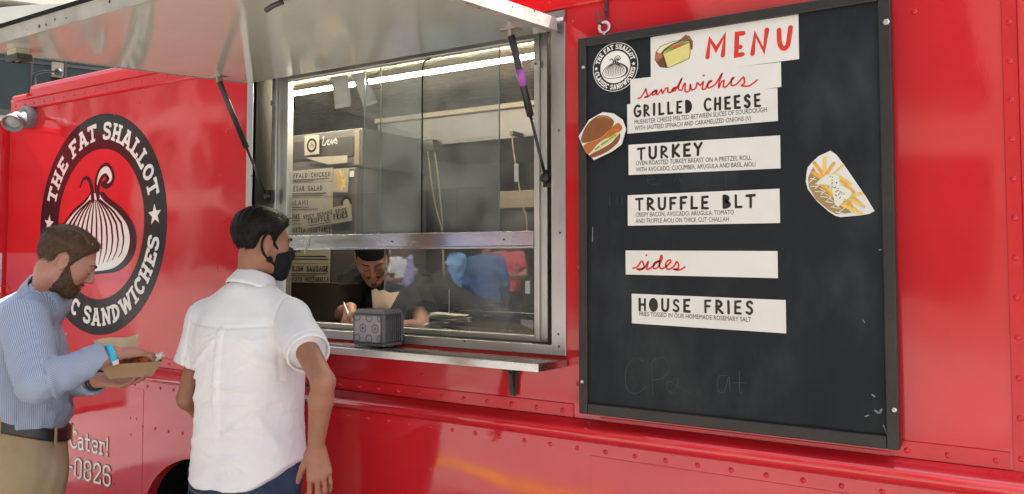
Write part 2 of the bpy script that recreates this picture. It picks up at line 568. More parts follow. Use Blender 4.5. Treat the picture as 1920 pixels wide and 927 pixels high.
# slab capitals for the ring of the emblem: strokes and serif bars (x, y, half length)
SL = {
    'T': (.80, [[(.40, 0), (.40, 1)], [(.0, .90), (.80, .90)], [(.05, .72), (.05, 1)], [(.75, .72), (.75, 1)]], [(.40, 0, .24)]),
    'H': (.90, [[(.20, 0), (.20, 1)], [(.70, 0), (.70, 1)], [(.20, .5), (.70, .5)]], [(.20, 0, .2), (.70, 0, .2), (.20, 1, .2), (.70, 1, .2)]),
    'E': (.78, [[(.20, 0), (.20, 1)], [(.0, .9), (.74, .9)], [(.0, .1), (.76, .1)], [(.2, .5), (.56, .5)], [(.70, .72), (.70, 1)], [(.72, 0), (.72, .3)]], []),
    'F': (.76, [[(.20, 0), (.20, 1)], [(.0, .9), (.74, .9)], [(.2, .48), (.56, .48)], [(.70, .68), (.70, 1)]], [(.20, 0, .24)]),
    'A': (.96, [[(.16, 0), (.46, 1)], [(.80, 0), (.50, 1)], [(.26, .32), (.70, .32)]], [(.16, 0, .2), (.80, 0, .2), (.44, 1, .2)]),
    'S': (.74, [crom([(.66, .72), (.62, .88), (.40, .92), (.14, .86), (.12, .64), (.34, .53), (.58, .45), (.64, .2), (.40, .08), (.14, .12), (.08, .28)], 3)], []),
    'L': (.74, [[(.20, 0), (.20, 1)], [(.0, .1), (.70, .1)], [(.66, 0), (.66, .36)]], [(.20, 1, .22)]),
    'O': (.80, [arc(.40, .5, .30, .42, 90, 450, 14)], []),
    'C': (.78, [arc(.40, .5, .30, .42, 40, 320, 12), [(.68, .66), (.68, .95)]], []),
    'I': (.46, [[(.23, 0), (.23, 1)]], [(.23, 0, .23), (.23, 1, .23)]),
    'N': (.92, [[(.18, 0), (.18, 1)], [(.74, 0), (.74, 1)], [(.18, .98), (.74, .02)]], [(.18, 0, .19), (.74, 1, .19), (.12, 1, .14)]),
    'D': (.84, [[(.20, 0), (.20, 1)], arc(.20, .5, .50, .41, 90, -90, 10)], [(.10, 0, .12), (.10, 1, .12)]),
    'W': (1.2, [[(.14, 1), (.36, .02)], [(.36, .02), (.60, .9)], [(.60, .9), (.84, .02)], [(.84, .02), (1.06, 1)]], [(.14, 1, .18), (1.06, 1, .18)]),
    ' ': (.42, [], []),
}


def ring_text(fl, text, c, r, h, a_mid, spread, top=True, mi=0, weight=.215):
    """slab capitals round a circle; r: radius of the foot line; angles in degrees clockwise from the top"""
    widths = [SL[ch][0] + .12 for ch in text]
    tot = sum(widths)
    pos = 0
    for ch, gw in zip(text, widths):
        mid = (pos + gw / 2) / tot - .5
        pos += gw
        a = rad(a_mid + mid * spread * (1 if top else -1))
        sx = (rad(spread) * (r + h * .4 * (1 if top else -1)) / tot) / h
        ex, ey = (math.cos(a), -math.sin(a)), (math.sin(a), math.cos(a))
        if not top:
            ex, ey = (-ex[0], -ex[1]), (-ey[0], -ey[1])
        o = (c[0] + math.sin(a) * r, c[1] + math.cos(a) * r)
        wch, st, ser = SL[ch]

        def tr(p):
            u, v = (p[0] - wch / 2) * sx * h, p[1] * h
            return (o[0] + ex[0] * u + ey[0] * v, o[1] + ex[1] * u + ey[1] * v)
        for s in st:
            fl.stroke([tr(p) for p in s], weight * h, mi, round_cap=False)
        for (sxx, sy, hl) in ser:
            yy = sy + (.06 if sy < .5 else -.06)
            fl.stroke([tr((sxx - hl, yy)), tr((sxx + hl, yy))], .155 * h, mi, round_cap=False)


def shallot(fl, c, s, ink, white, stripes=9, bulb_fill=True, weight=.035, sy=1.0):
    """the emblem's bulb: striped, with two curled sprouts; s scales the unit drawing"""
    T = lambda p: (c[0] + p[0] * s, c[1] + p[1] * s * sy)
    half = [(.10, .34), (.18, .27), (.38, .15), (.54, -.02), (.585, -.20), (.52, -.38), (.33, -.50), (.0, -.54)]
    right = crom(half, 6)
    left = [(-x, y) for x, y in right][::-1]
    out = [T(p) for p in right + left[1:]]
    if bulb_fill:
        fl.fill(out, ink)
    inner = crom([(.06, .33), (.14, .24), (.33, .12), (.48, -.03), (.52, -.20), (.46, -.36), (.29, -.47), (.0, -.51)], 6)
    fl.fill([T((x - .03, y)) for x, y in inner] + [T((-x - .03, y)) for x, y in inner[::-1][1:]], white)
    for k in range(stripes):
        q = -0.86 + 1.72 * k / (stripes - 1)
        pts = []
        for i in range(13):
            t = i / 12
            y = .26 - t * .70 * (1 - .16 * q * q)
            wd = np.interp(y, [-.5, -.42, -.3, -.17, 0, .13, .26, .34], [.24, .36, .48, .51, .46, .32, .09, .06])
            pts.append(T((-.03 + q * wd, y)))
        fl.stroke(pts, [s * weight * (0.25 + math.sin(math.pi * min(1, .1 + .85 * i / 12))) for i in range(13)], ink, round_cap=False)
    a = crom([(-.06, .26), (-.09, .42), (-.15, .50), (-.22, .49), (-.26, .41)], 5)
    fl.stroke([T(p) for p in a], [s * .055 * (1 - .7 * k / (len(a) - 1)) for k in range(len(a))], ink)
    b = crom([(.02, .28), (.0, .42), (.05, .54), (.14, .57), (.20, .48), (.14, .42), (.08, .42)], 5)
    fl.stroke([T(p) for p in b], [s * (.05 + .07 * math.sin(math.pi * k / (len(b) - 1))) for k in range(len(b))], ink)
    b2 = b[5:-6]
    fl.stroke([T(p) for p in b2], [s * (.008 + .05 * math.sin(math.pi * k / (len(b2) - 1))) for k in range(len(b2))], white)


def type_line(fl_fn, text, x, y, h, width, mat, name, parent, lift=0.0006, narrow=None):
    """small printed line from the built-in type, x to x + width, capitals h high"""
    cu = bpy.data.curves.new('line', 'FONT')
    cu.body = text
    cu.resolution_u = 2
    tmp = bpy.data.objects.new('line', cu)
    COL.objects.link(tmp)
    dg = bpy.context.evaluated_depsgraph_get()
    me = bpy.data.meshes.new_from_object(tmp.evaluated_get(dg))
    bpy.data.objects.remove(tmp)
    V = np.array([q.co[:] for q in me.vertices])
    F = [tuple(p.vertices) for p in me.polygons]
    bpy.data.meshes.remove(me)
    x0, x1 = V[:, 0].min(), V[:, 0].max()
    cap = 0.729
    P = [fl_fn(x + (p[0] - x0) / (x1 - x0) * width, y + p[1] / cap * h, lift) for p in V]
    return P, F
# ================================================================== the setting
M_ASPH = pmat('asphalt', (0.245, 0.243, 0.238), 0.8, var=0.15, vscale=1.3, bump=0.4, bscale=90)
M_WALK = pmat('pavement_concrete', (0.22, 0.21, 0.19), 0.8, var=0.12, vscale=2, bump=0.2, bscale=50)
M_YEL = pmat('yellow_road_paint', (0.86, 0.52, 0.01), 0.6, var=0.2, vscale=14)
M_CONC = pmat('pale_concrete', (0.46, 0.43, 0.37), 0.85, var=0.10, vscale=0.9, bump=0.15, bscale=12)
M_CONC2 = pmat('grey_concrete', (0.34, 0.34, 0.29), 0.8, var=0.10, vscale=1.2, bump=0.1, bscale=10)
M_BRICK = pmat('tan_stone', (0.24, 0.19, 0.15), 0.85, var=0.12, vscale=1.5)
M_DARKGLASS = pmat('dark_window_glass', (0.02, 0.028, 0.026), 0.04, var=0.3, vscale=0.7, bump=0.45, bscale=1.3, ior=1.33, bdist=0.02)
M_CONC3 = pmat('weathered_concrete', (0.27, 0.25, 0.22), 0.85, var=0.12, vscale=0.9)
M_BROWN = pmat('brown_stone', (0.035, 0.031, 0.027), 0.85, var=0.12, vscale=1.5)
M_MULL = pmat('bronze_mullion', (0.07, 0.065, 0.055), 0.45, 0.5, var=0.15)

mb = MB()
mb.add([(-200, -200, 0), (200, -200, 0), (200, 200, 0), (-200, 200, 0)], [(0, 1, 2, 3)])
tag(mb.build('road', M_ASPH), kind='structure')
mb = MB()
p0, p1 = Vector((-9.2, -4.45, 0.004)), Vector((1.6, -1.20, 0.004))
d = (p1 - p0).normalized(); nn = Vector((-d.y, d.x, 0)) * 0.085
mb.add([p0 - nn, p1 - nn, p1 + nn, p0 + nn], [(0, 1, 2, 3)])
tag(mb.build('yellow_road_line', M_YEL), kind='structure')
mb = MB()
mb.box((-60, -24, 0), (40, -5.35, 0.13), bev=0.02)
tag(mb.build('pavement', M_WALK), kind='structure')


def facade(name, x0, x1, y, h, floors, bays, mw, mg, label, depth=12, face=1):
    """a street front facing +y, with real window recesses: piers and spandrels in front of glass"""
    t = thing(name, ((x0 + x1) / 2, y, 0), label, 'building')
    w, g, s = MB(), MB(), MB()
    w.box((x0, y - depth, 0), (x1, y - .45, h), 0)
    fh, bw = h / floors, (x1 - x0) / bays
    for i in range(bays + 1):
        xx = x0 + i * bw
        w.box((max(x0, xx - .55), y - .449, 0), (min(x1, xx + .55), y, h), 0)
    for j in range(floors + 1):
        zz = j * fh
        for i in range(bays):
            a, b = x0 + i * bw + .551, x0 + (i + 1) * bw - .551
            w.box((a, y - .449, max(0, zz - .1)), (b, y - .03, min(h, zz + .95)), 0)
    w.box((x0 - .2, y - .6, h + .001), (x1 + .2, y + .35, h + .6), 0)
    for j in range(floors):
        for i in range(bays):
            a, b = x0 + i * bw + .552, x0 + (i + 1) * bw - .552
            z0, z1 = j * fh + .952, (j + 1) * fh - .101
            g.box((a, y - .30, z0), (b, y - .28, z1), 0)
            m = (a + b) / 2
            s.box((m - .04, y - .279, z0), (m + .04, y - .22, z1), 0)
            s.box((a, y - .279, z0 + 1.3), (m - .041, y - .225, z0 + 1.36), 0)
            s.box((m + .041, y - .279, z0 + 1.3), (b, y - .225, z0 + 1.36), 0)
    w.build('wall', mw, t)
    g.build('glazing', mg, t)
    s.build('mullion_grid', M_MULL, t)
    return t


facade('office_building', -20, -7.2, -13.5, 17.0, 5, 4, M_BROWN, M_DARKGLASS, 'brown stone office block across the street, seen only as a reflection')
facade('stone_building', -6.0, 9, -14.0, 13.5, 4, 5, M_BRICK, M_DARKGLASS, 'tan stone building across the street, seen only as a reflection')
facade('added_corner_building', -52, -25, -21.0, 15.0, 4, 7, M_CONC3, M_DARKGLASS, 'pale concrete corner building added farther down the street for its bright reflection')  # unseen; added so that pale streaks mirror in the red paint

# the concrete building seen past the front of the truck
_az = rad(63)
_e1 = np.array([math.cos(_az), math.sin(_az), 0]); _n = np.array([math.sin(_az), -math.cos(_az), 0])   # image right, towards the camera
_P0 = dep(100, 60, 21.0)


def on_front(px, py, out=0.0):
    v = ray(px, py)
    k = ((_P0 + _n * out - CAM) @ _n) / (v @ _n)
    w = CAM + v * k
    return ((w - _P0) @ _e1, w[2])


FR = lambda u, z, o=0.0: tuple(_P0[:2] + _e1[:2] * u + _n[:2] * o) + (z,)
MF = Matrix(((_e1[0], _n[0], 0, _P0[0]), (_e1[1], _n[1], 0, _P0[1]), (0, 0, 1, 0), (0, 0, 0, 1)))   # u, out, z


def fbox(mb, u0, u1, o0, o1, z0, z1, mi=0, bev=0):
    mb.box((u0, o0, z0), (u1, o1, z1), mi, bev, MF)


conc = thing('concrete_building', FR(0, 0), 'pale concrete building with a rounded ledge and dark windows beyond the truck', 'building')
Z = lambda py: on_front(100, py)[1]
U = lambda px: on_front(px, 60)[0]
zl0, zl1, zs = Z(44), Z(8), Z(208)
mb = MB()
fbox(mb, -9, 12, -7, 0, zl1 - .05, zl1 + 9)                 # wall above the ledge
fbox(mb, -9, 12, -7, -.5, 0, zs)                            # wall below the windows
fbox(mb, -9, 12, -7.0, -3.0, zs + .001, zl1 - .051)         # core behind the rooms
mb.build('wall', M_CONC, conc)
# rounded ledge: a plan-form end with a drooping top edge
led = MB()
uR = U(191)
zt = lambda px, py: on_front(px, py, .7)[1]
ut = lambda px: on_front(px, 30, .7)[0]
top = [(-9, zt(0, 15) + .3)] + [(ut(x), zt(x, y)) for x, y in ((0, 15), (60, 10), (110, 8), (140, 8), (160, 10), (178, 15), (190, 19), (192, 24))]
bot = [(ut(192), zt(192, 34)), (ut(140), zt(140, 40)), (ut(60), zt(60, 43)), (ut(0), zt(0, 45)), (-9, zt(0, 45) + .05)]
led.poly(top + bot, .75, -.30, fn=lambda x, z, y: FR(x, z, y))
led.build('ledge', M_CONC2, conc)
g = MB()
for a, b in ((-9, U(60)), (U(64), U(124)), (U(128), U(230)), (U(234), 12)):
    fbox(g, a + .003, b - .003, -.50, -.45, zs + .003, Z(118))
    fbox(g, a + .003, b - .003, -.50, -.45, Z(112), zl0 - .003)
g.build('window_glass', M_DARKGLASS, conc)
m = MB()
for x in (62, 126, 232):
    fbox(m, U(x) - .03, U(x) + .03, -.52, -.38, zs + .002, zl0 - .002)
fbox(m, -9, 12, -.515, -.40, Z(117.8), Z(112.2))
fbox(m, -9, 12, -.52, -.39, zs - .14, zs + .001)
m.build('window_frame', M_MULL, conc)
tn = MB()
fbox(tn, U(98), U(121), -.38, .02, Z(140), Z(116), bev=.02)
tn.build('lintel_block', M_BRICK, conc)

# street lamp whose curved arm shows between the building and the awning
lp = thing('street_lamp', dep(60, 480, 14) * np.array([1, 1, 0]), 'dark curved street lamp arm in front of the concrete building', 'street lamp')
q0 = dep(64, 141, 14)
mb = MB()
base = np.array(OFF[lp.name])
mb.tube([base + [0, 0, 0], base + [0, 0, q0[2] - .5], q0 + [0, 0, -.12], q0, dep(72, 137, 14), dep(82, 134.5, 14), dep(95, 134, 14), dep(104, 134.5, 14)], [.07, .05, .04, .03, .026, .024, .022, .02], 8)
mb.build('pole', M_BLACK, lp)
mb = MB()
a, b = dep(103, 134.5, 14), dep(118, 137, 14)
mb.tube([a, a + (b - a) * .25, a + (b - a) * .7, b], [.03, .075, .07, .01], 8)
mb.build('lamp_head', M_BLACK, lp)
# ================================================================== the food truck
TX0, TX1 = -4.93, 2.2            # front and rear of the box body
truck = thing('food_truck', (-1.5, 1.1, 0), 'glossy red food truck with riveted sides, open serving hatch and round black emblem', 'food truck')


def hit(px, py, P0, n):
    v = ray(px, py)
    n = np.array(n)
    return CAM + v * (((np.array(P0) - CAM) @ n) / (v @ n))


# --- side skin, with the window opening left out; lower skirt; roof cap
WX0, WX1, WZ0, WZ1 = -2.835, -1.322, 1.300, 2.402
RZ = 1.118
mb = MB()
mb.box((TX0, 0, RZ - .05), (WX0, .035, 2.50))
mb.box((WX1, 0, RZ - .05), (TX1, .035, 2.50))
mb.box((WX0, 0, WZ1), (WX1, .035, 2.50))
mb.box((WX0, 0, RZ - .05), (WX1, .035, WZ0))
side = mb.build('side_panel', M_RED, truck)
mb = MB()
ac, aa, ab = (-3.08, .37), .47, .325      # wheel arch
az_ = .34
n = 24
archp = [(ac[0] + aa * math.cos(math.pi * k / n), ac[1] + ab * math.sin(math.pi * k / n)) for k in range(n + 1)]   # from right to left
out = [(TX0, az_), (TX0, 1.0), (ac[0] - aa, 1.0)]
v, f = [], []
for (x, z) in archp:
    v += [(x, -.016, z), (x, -.016, 1.0), (x, .035, z)]
for k in range(n):
    a = 3 * k
    f += [(a, a + 3, a + 4, a + 1), (a, a + 2, a + 5, a + 3)]
mb.add(v, f)
mb.box((TX0, -.016, az_), (ac[0] - aa, .035, 1.0))
mb.box((ac[0] + aa, -.016, az_), (TX1, .035, 1.0))
mb.build('lower_side_panel', M_RED, truck)
# shell that closes the body: front, rear, far side, floor, roof
mb = MB()
mb.box((TX0, .036, .6), (TX0 + .04, 2.3, 2.499))
mb.box((TX1 - .04, .036, .6), (TX1, 2.3, 2.499))
mb.box((TX0 + .041, 2.26, .6), (TX1 - .041, 2.3, 2.499))
mb.build('body_shell', M_REDTRIM, truck)
mb = MB()
cap = [(.02, 2.50), (.02, 2.555), (.028, 2.577), (.05, 2.588), (1.2, 2.64), (2.28, 2.56), (2.28, 2.50), (2.25, 2.50), (2.25, 2.545), (.05, 2.545), (.05, 2.50)]
mb.sweep_x(cap, -4.765, TX1)
low = [(.0, 2.50), (.0, 2.522), (.01, 2.532), (1.2, 2.56), (2.28, 2.53), (2.28, 2.50)]
mb.sweep_x(low, TX0 + .01, -4.766)
mb.build('roof_cap', M_REDTRIM, truck, fix=True)
M_CEIL = steel('ceiling_steel', (0.55, 0.50, 0.40), 0.30, (0.5, 10, 1))
mb = MB()
mb.box((-4.74, .055, 2.515), (TX1 - .05, 2.245, 2.540))
mb.build('ceiling', M_CEIL, truck)
M_FLOOR = pmat('floor_plate', (0.12, 0.12, 0.115), 0.55, .3, var=.2)
mb = MB(); mb.box((TX0 + .05, .61, .31), (TX1 - .05, 2.25, .35)); mb.build('floor', M_FLOOR, truck)
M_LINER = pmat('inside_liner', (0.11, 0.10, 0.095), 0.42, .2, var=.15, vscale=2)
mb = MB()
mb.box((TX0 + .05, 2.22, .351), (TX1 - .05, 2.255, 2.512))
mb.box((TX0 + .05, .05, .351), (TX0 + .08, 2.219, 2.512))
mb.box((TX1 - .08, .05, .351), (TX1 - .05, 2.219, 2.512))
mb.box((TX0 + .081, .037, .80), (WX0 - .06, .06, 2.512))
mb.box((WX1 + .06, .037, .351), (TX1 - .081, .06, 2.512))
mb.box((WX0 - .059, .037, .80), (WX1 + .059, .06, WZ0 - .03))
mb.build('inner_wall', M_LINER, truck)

# rivets: one dome, shared
_rv = MB(); _rv.lathe([(.0078, 0), (.0068, .0022), (.0042, .0036), (.0001, .0041)], (0, 0, 0), (0, -1, 0), 10)
_rv_proto = None


def rivet(p, parent, mat=None):
    global _rv_proto
    if _rv_proto is None:
        _rv_proto = _rv.build('rivet', mat or M_REDTRIM, parent)
        _rv_proto.location = Vector(p) - OFF[parent.name]
        o = _rv_proto
        for q in o.data.vertices: q.co = q.co + OFF[parent.name]
        o.data.update()
        return o
    o = _rv_proto.copy(); COL.objects.link(o); o.parent = parent
    o.location = Vector(p) - OFF[parent.name]
    return o


# drip rail under the roof edge
mb = MB()
mb.sweep_x([(0.001, 2.432), (-.012, 2.434), (-.016, 2.44), (-.016, 2.486), (-.026, 2.490), (-.026, 2.499), (0.001, 2.4995)], TX0 + .05, TX1)
drip = mb.build('drip_rail', M_REDTRIM, truck, fix=True)
for k in range(54):
    x = -4.845 + .1005 * k
    if x < -2.75 or -1.5 < x: rivet((x, -.016, 2.461), drip)

# strip over the rub rail, rub rail, strip below it
mb = MB()
mb.box((TX0 + .02, -.005, 1.074), (-1.245, 0.0005, RZ), bev=.0015)
mb.box((-1.15, -.0035, 1.06), (-.30, 0.0005, 1.085), bev=.001)
mb.box((-.295, -.005, 1.074), (-.031, 0.0005, RZ), bev=.0015)
strip = mb.build('rivet_strip', M_REDTRIM, truck)
for k in range(37):
    x = -1.285 - .1003 * k
    rivet((x, -.005, 1.094), strip)
for x in (-.26, -.165, -.06): rivet((x, -.005, 1.094), strip)
mb = MB()
prof = [(.0, 1.0735), (-.010, 1.0725), (-.018, 1.066), (-.030, 1.061), (-.044, 1.056), (-.053, 1.047), (-.056, 1.036), (-.054, 1.025), (-.047, 1.016), (-.038, 1.011), (-.030, 1.008), (-.0235, 1.0042), (.0, 1.004)]
mb.sweep_x(prof, TX0, TX1, smooth=True)
mb.sweep_x([(-.0225, 1.0037), (-.0225, .965), (-.016, .9632), (.0, .9632), (.0, 1.0037)], TX0, TX1)
rub = mb.build('rub_rail', M_RED, truck, fix=True)
for k in range(44):
    x = -.62 - .1003 * k
    if x > TX0: rivet((x, -.0225, .982), rub)
for x in (-.52, -.42, -.32, -.22, -.12): rivet((x, -.0225, .982), rub)

# upright joint strip at the right with its rivets
mb = MB()
mb.box((-.024, -.004, RZ - .06), (.010, .0005, 2.44), bev=.0015)
mb.box((.0101, -.0065, RZ - .06), (.014, .0005, 2.44), bev=.001)
js = mb.build('joint_strip', M_REDTRIM, truck)
for k in range(15): rivet((-.007, -.004, 1.105 + .0985 * k), js)
# lap seams of the lower skirt and upper side
mb = MB()
for px, py, wl in ((219, 760, .22), (1108, 860, 2.9)):
    x = at(px, py, -.016)[0]
    mb = MB(); mb.box((x, -.0175, az_ + .01), (x + wl, -.0158, .9625), bev=.0006); mb.build('lap_sheet', M_RED, truck)
for px, py in ((262, 192), (215, 214), (425, 247), (411, 330), (421, 412), (131, 356), (407, 501), (1084, 500), (1084, 720), (1085, 240), (1073, 40), (792, 703), (1715, 22)):
    rivet(at(px, py), side)
low_p = [c for c in truck.children if c.name.startswith('lower_side_panel')][0]
for px, py in ((245, 784), (256, 786), (267, 800), (291, 804), (316, 809), (342, 813), (246, 815), (246, 879), (214, 907), (806, 880)):
    rivet(at(px, py, -.016), low_p)

# wheel in its arch
wh = MB()
wc = (-3.08, .23, .40)
wh.lathe([(.20, .0), (.24, -.03), (.33, -.03), (.37, -.012), (.395, .02), (.40, .08), (.40, .14), (.38, .18), (.2, .19)], wc, (0, 1, 0), 32)
tyre = wh.build('tyre', M_RUBBER, truck)
wh = MB()
wh.lathe([(.0001, .01), (.06, .005), (.07, .03), (.15, .06), (.17, .03), (.20, -.005), (.205, -.02), (.215, -.02), (.21, .03)], wc, (0, 1, 0), 28)
wh.build('rim', M_ALU, tyre)
mb = MB()
mb.box((-3.6, .036, .35), (-3.57, .6, .78)); mb.box((-2.59, .036, .35), (-2.56, .6, .78))
mb.box((-3.569, .036, .75), (-2.591, .6, .78)); mb.box((-3.569, .57, .35), (-2.591, .6, .749))
mb.build('wheel_well', M_RUBBER, truck)

# --- window frame
mb = MB()
fx0, fx1, fz0, fz1 = -2.868, -1.272, 1.272, 2.432
mb.box((fx0, -.006, fz0), (WX0 + .004, .0, fz1), bev=.0015)
mb.box((WX1 - .004, -.006, fz0), (fx1, .0, fz1), bev=.0015)
mb.box((WX0 + .0045, -.0055, fz0), (WX1 - .0045, .0, WZ0 + .004), bev=.0015)
mb.box((WX0 + .0045, -.0055, WZ1 - .004), (WX1 - .0045, .0, fz1), bev=.0015)
frame = mb.build('window_frame', M_STEEL, truck)
mb = MB()
mb.box((WX0 - .02, .0005, WZ0 - .02), (WX0, .13, WZ1 + .02)); mb.box((WX1, .0005, WZ0 - .02), (WX1 + .02, .13, WZ1 + .02))
mb.box((WX0 + .0005, .0005, WZ0 - .02), (WX1 - .0005, .13, WZ0)); mb.box((WX0 + .0005, .0005, WZ1), (WX1 - .0005, .13, WZ1 + .02))
mb.box((WX0 + .001, .014, WZ0 + .001), (WX0 + .004, .05, WZ1 - .001)); mb.box((WX1 - .004, .014, WZ0 + .001), (WX1 - .001, .05, WZ1 - .001))
mb.build('jamb', M_DKSTEEL, frame)
SY0, SY1 = .078, .112
X = lambda px: at(px, 400, SY0)[0]
Zs = lambda px, py: at(px, py, SY0)[2]
sx0, sx1 = X(508), X(1026)
zr0, zr1 = Zs(1000, 466), Zs(1001, 433)
zt_ = Zs(999, 74)
zb_ = Zs(1000, 630)
mb = MB()
mb.box((sx0, SY0, WZ0 + .001), (X(537), SY1, WZ1 - .001), bev=.002)
mb.box((X(1001), SY0, WZ0 + .001), (sx1, SY1, WZ1 - .001), bev=.002)
mb.box((X(537) + .0005, SY0 + .001, zt_), (X(1001) - .0005, SY1, WZ1 - .001), bev=.002)
mb.box((X(537) + .0005, SY0 + .001, WZ0 + .001), (X(1001) - .0005, SY1, zb_), bev=.002)
mb.box((X(511), SY0 - .012, WZ0 + .002), (X(519), SY0 - .001, WZ1 - .002), bev=.002)
mb.box((X(1008), SY0 - .012, WZ0 + .002), (X(1014), SY0 - .001, WZ1 - .002), bev=.002)
mb.build('sash', M_ALU, frame)
mb = MB()
mb.box((X(537) + .0005, SY0 - .008, zr0 + .009), (X(1001) - .0005, SY1 - .004, zr1), bev=.002)
mb.box((X(537) + .0005, SY0 - .016, zr0), (X(1001) - .0005, SY1 - .004, zr0 + .0085), bev=.002)
mb.build('cross_rail', M_STEELX, frame)
mb = MB()
for (px, py) in ((512, 193), (1004, 120)):
    q = at(px, py, SY0 - .014)
    mb = MB(); mb.box(q + [-.018, 0, -.012], q + [.018, .003, .012], bev=.001); mb.build('latch_plate', M_ALU, frame)
mb = MB()
for (px, py, Y) in ((1048, 245, -.006), (1050, 437, -.006), (1047, 627, -.006), (1048, 650, -.006), (871, 640, -.006), (735, 453, SY0 - .008), (945, 449, SY0 - .008), (1008, 378, SY0), (1048, 60, -.006), (472, 330, -.006), (1004, 120, SY0 - .0145), (513, 193, SY0 - .0145)):
    mb = MB(); mb.lathe([(.004, 0), (.0035, .002), (.0001, .0025)], at(px, py, Y), (0, -1, 0), 8); mb.build('screw', M_DKSTEEL, frame)
# panes: two sliding sheets above, one below left half open
M_EDGE = pmat('pane_edge', (0.20, 0.23, 0.23), 0.15, var=.1)
Yp = .092


def pane(px0, px1, z0, z1, y, edge=(True, True)):
    x0, x1 = at(px0, 400, y)[0], at(px1, 400, y)[0]
    mb = MB(); mb.box((x0, y, z0), (x1, y + .005, z1))
    g = mb.build('glass_pane', M_GLASS, frame)
    e = MB()
    if edge[0]: e.box((x0 - .0022, y - .0005, z0), (x0 - .0002, y + .0055, z1))
    if edge[1]: e.box((x1 + .0002, y - .0005, z0), (x1 + .0022, y + .0055, z1))
    if e.v: e.build('pane_edge', M_EDGE, frame)


pane(537.5, 788, zr1 + .001, zt_ - .001, .088, (False, False))
pane(712, 935, zr1 + .001, zt_ - .001, .097)
pane(682, 999.5, zr1 + .001, zt_ - .001, .104, (True, False))
pane(722, 999.5, zb_ + .001, zr0 - .001, .090, (True, False))
mb = MB()
xk = at(790, 400, .088)[0]
mb.tube([(xk + .04, .0905, zt_ - .004), (xk + .015, .0905, zt_ - .008), (xk + .004, .0905, zt_ - .02), (xk, .0905, zt_ - .05), (xk, .0905, zr1 + .002)], .0028, 6)
xk2 = at(552, 200, .088)[0]
mb.tube([(xk2 - .05, .086, zt_ - .004), (xk2 - .02, .086, zt_ - .006), (xk2, .086, zt_ - .05), (xk2 + .004, .086, zt_ - .13)], .0022, 6)
mb.build('rubber_seal', M_RUBBER, frame)
mb = MB()
mb.box(at(964, 341, .087), at(972, 307, .087) + [0, .0008, 0]); TAPES = [mb]
mb = MB(); TAPES.append(mb); mb.box(at(985, 551, .088), at(993.5, 527, .088) + [0, .0008, 0])
M_TAPE = pmat('clear_tape', (0.42, 0.43, 0.42), 0.35, var=.15, vscale=40)
for mb in TAPES: mb.build('tape', M_TAPE, frame)
M_WIRE = pmat('white_plastic', (0.75, 0.74, 0.70), 0.4, var=.05)
mb = MB()
mb.tube([at(584, 441, .066), at(577, 446, .062), at(573, 455, .060), at(572, 466, .058), at(571, 476, .060)], .0022, 6)
mb.build('cable_tie', M_WIRE, frame)
# inner sill and counter
mb = MB()
mb.box((WX0 - .3, .131, 1.276), (WX1 + .2, .47, 1.300), bev=.003)
mb.build('inner_counter', M_STEELX, truck)

# --- serving shelf on its bracket
sh_y = -.195
mb = MB()
prof = [(-.007, 1.2365), (-.007, 1.2605), (sh_y + .002, 1.2685), (sh_y, 1.2660), (sh_y, 1.2420), (sh_y + .003, 1.2405), (sh_y + .006, 1.2425), (sh_y + .006, 1.255), (-.012, 1.248), (-.012, 1.2365)]
mb.sweep_x(prof, -2.87, -1.266)
mb.sweep_x([(-.0125, 1.2375), (-.0125, 1.2478), (sh_y + .0065, 1.2545), (sh_y + .0065, 1.2425)], -1.270, -1.2662)
shelf = mb.build('serving_shelf', M_STEELX, truck, fix=True)
for bx in (at(962, 745, -.01)[0], -2.62):
    mb = MB()
    mb.poly([(-.165, 1.238), (-.02, 1.238), (-.02, 1.222), (-.05, 1.222)], bx - .004, bx + .004, fn=lambda y, z, x: (x, y, z))
    mb.poly([(-.0125, 1.232), (-.052, 1.225), (-.052, 1.205), (-.034, 1.20), (-.016, 1.13), (-.0125, 1.125)], bx + .0045, bx + .0085, fn=lambda y, z, x: (x, y, z))
    mb.poly([(bx - .022, 1.232), (bx + .022, 1.232), (bx + .014, 1.125), (bx - .012, 1.125)], -.0125, -.0095)
    mb.box((bx - .028, -.06, 1.234), (bx + .028, -.012, 1.2395))
    mb.tube([(bx - .022, -.044, 1.218), (bx + .026, -.044, 1.218)], .0065, 8)
    mb.lathe([(.008, 0), (.007, .004), (.0001, .005)], (bx + .02, -.0095, 1.205), (0, -1, 0), 8)
    mb.build('shelf_bracket', M_DKSTEEL, shelf, fix=True)

# --- serving hatch, propped open on two gas struts
HY0, HZ0, HY1, HZ1 = -.030, 2.357, -1.118, 2.268      # underside at hinge and at outer edge
hX0, hX1 = -2.832, -1.288
hn = np.array([0, HZ1 - HZ0, HY0 - HY1]); hn /= np.linalg.norm(hn)      # upward normal
hd = np.array([0, HY1 - HY0, HZ1 - HZ0]); hd /= np.linalg.norm(hd)      # outward along the hatch
HP = lambda x, s, u: tuple(np.array([x, HY0, HZ0]) + hd * s + hn * u)
HL = math.hypot(HY1 - HY0, HZ1 - HZ0)
M_HATCH = pmat('hatch_lining', (0.43, 0.445, 0.385), 0.10, var=.05, vscale=2.2, rvar=.03, ior=1.45)
M_WORN = speckle(pmat('worn_white_paint', (0.33, 0.32, 0.285), 0.6, var=.32, vscale=7, detail=8, bump=.2, bscale=40), (0.03, 0.028, 0.025), 30, 0.40)


def hbox(mb, x0, x1, s0, s1, u0, u1, mi=0):
    v = [HP(x, s, u) for u in (u0, u1) for s in (s0, s1) for x in (x0, x1)]
    mb.add(v, [(0, 1, 3, 2), (4, 6, 7, 5), (0, 4, 5, 1), (2, 3, 7, 6), (0, 2, 6, 4), (1, 5, 7, 3)], mi)


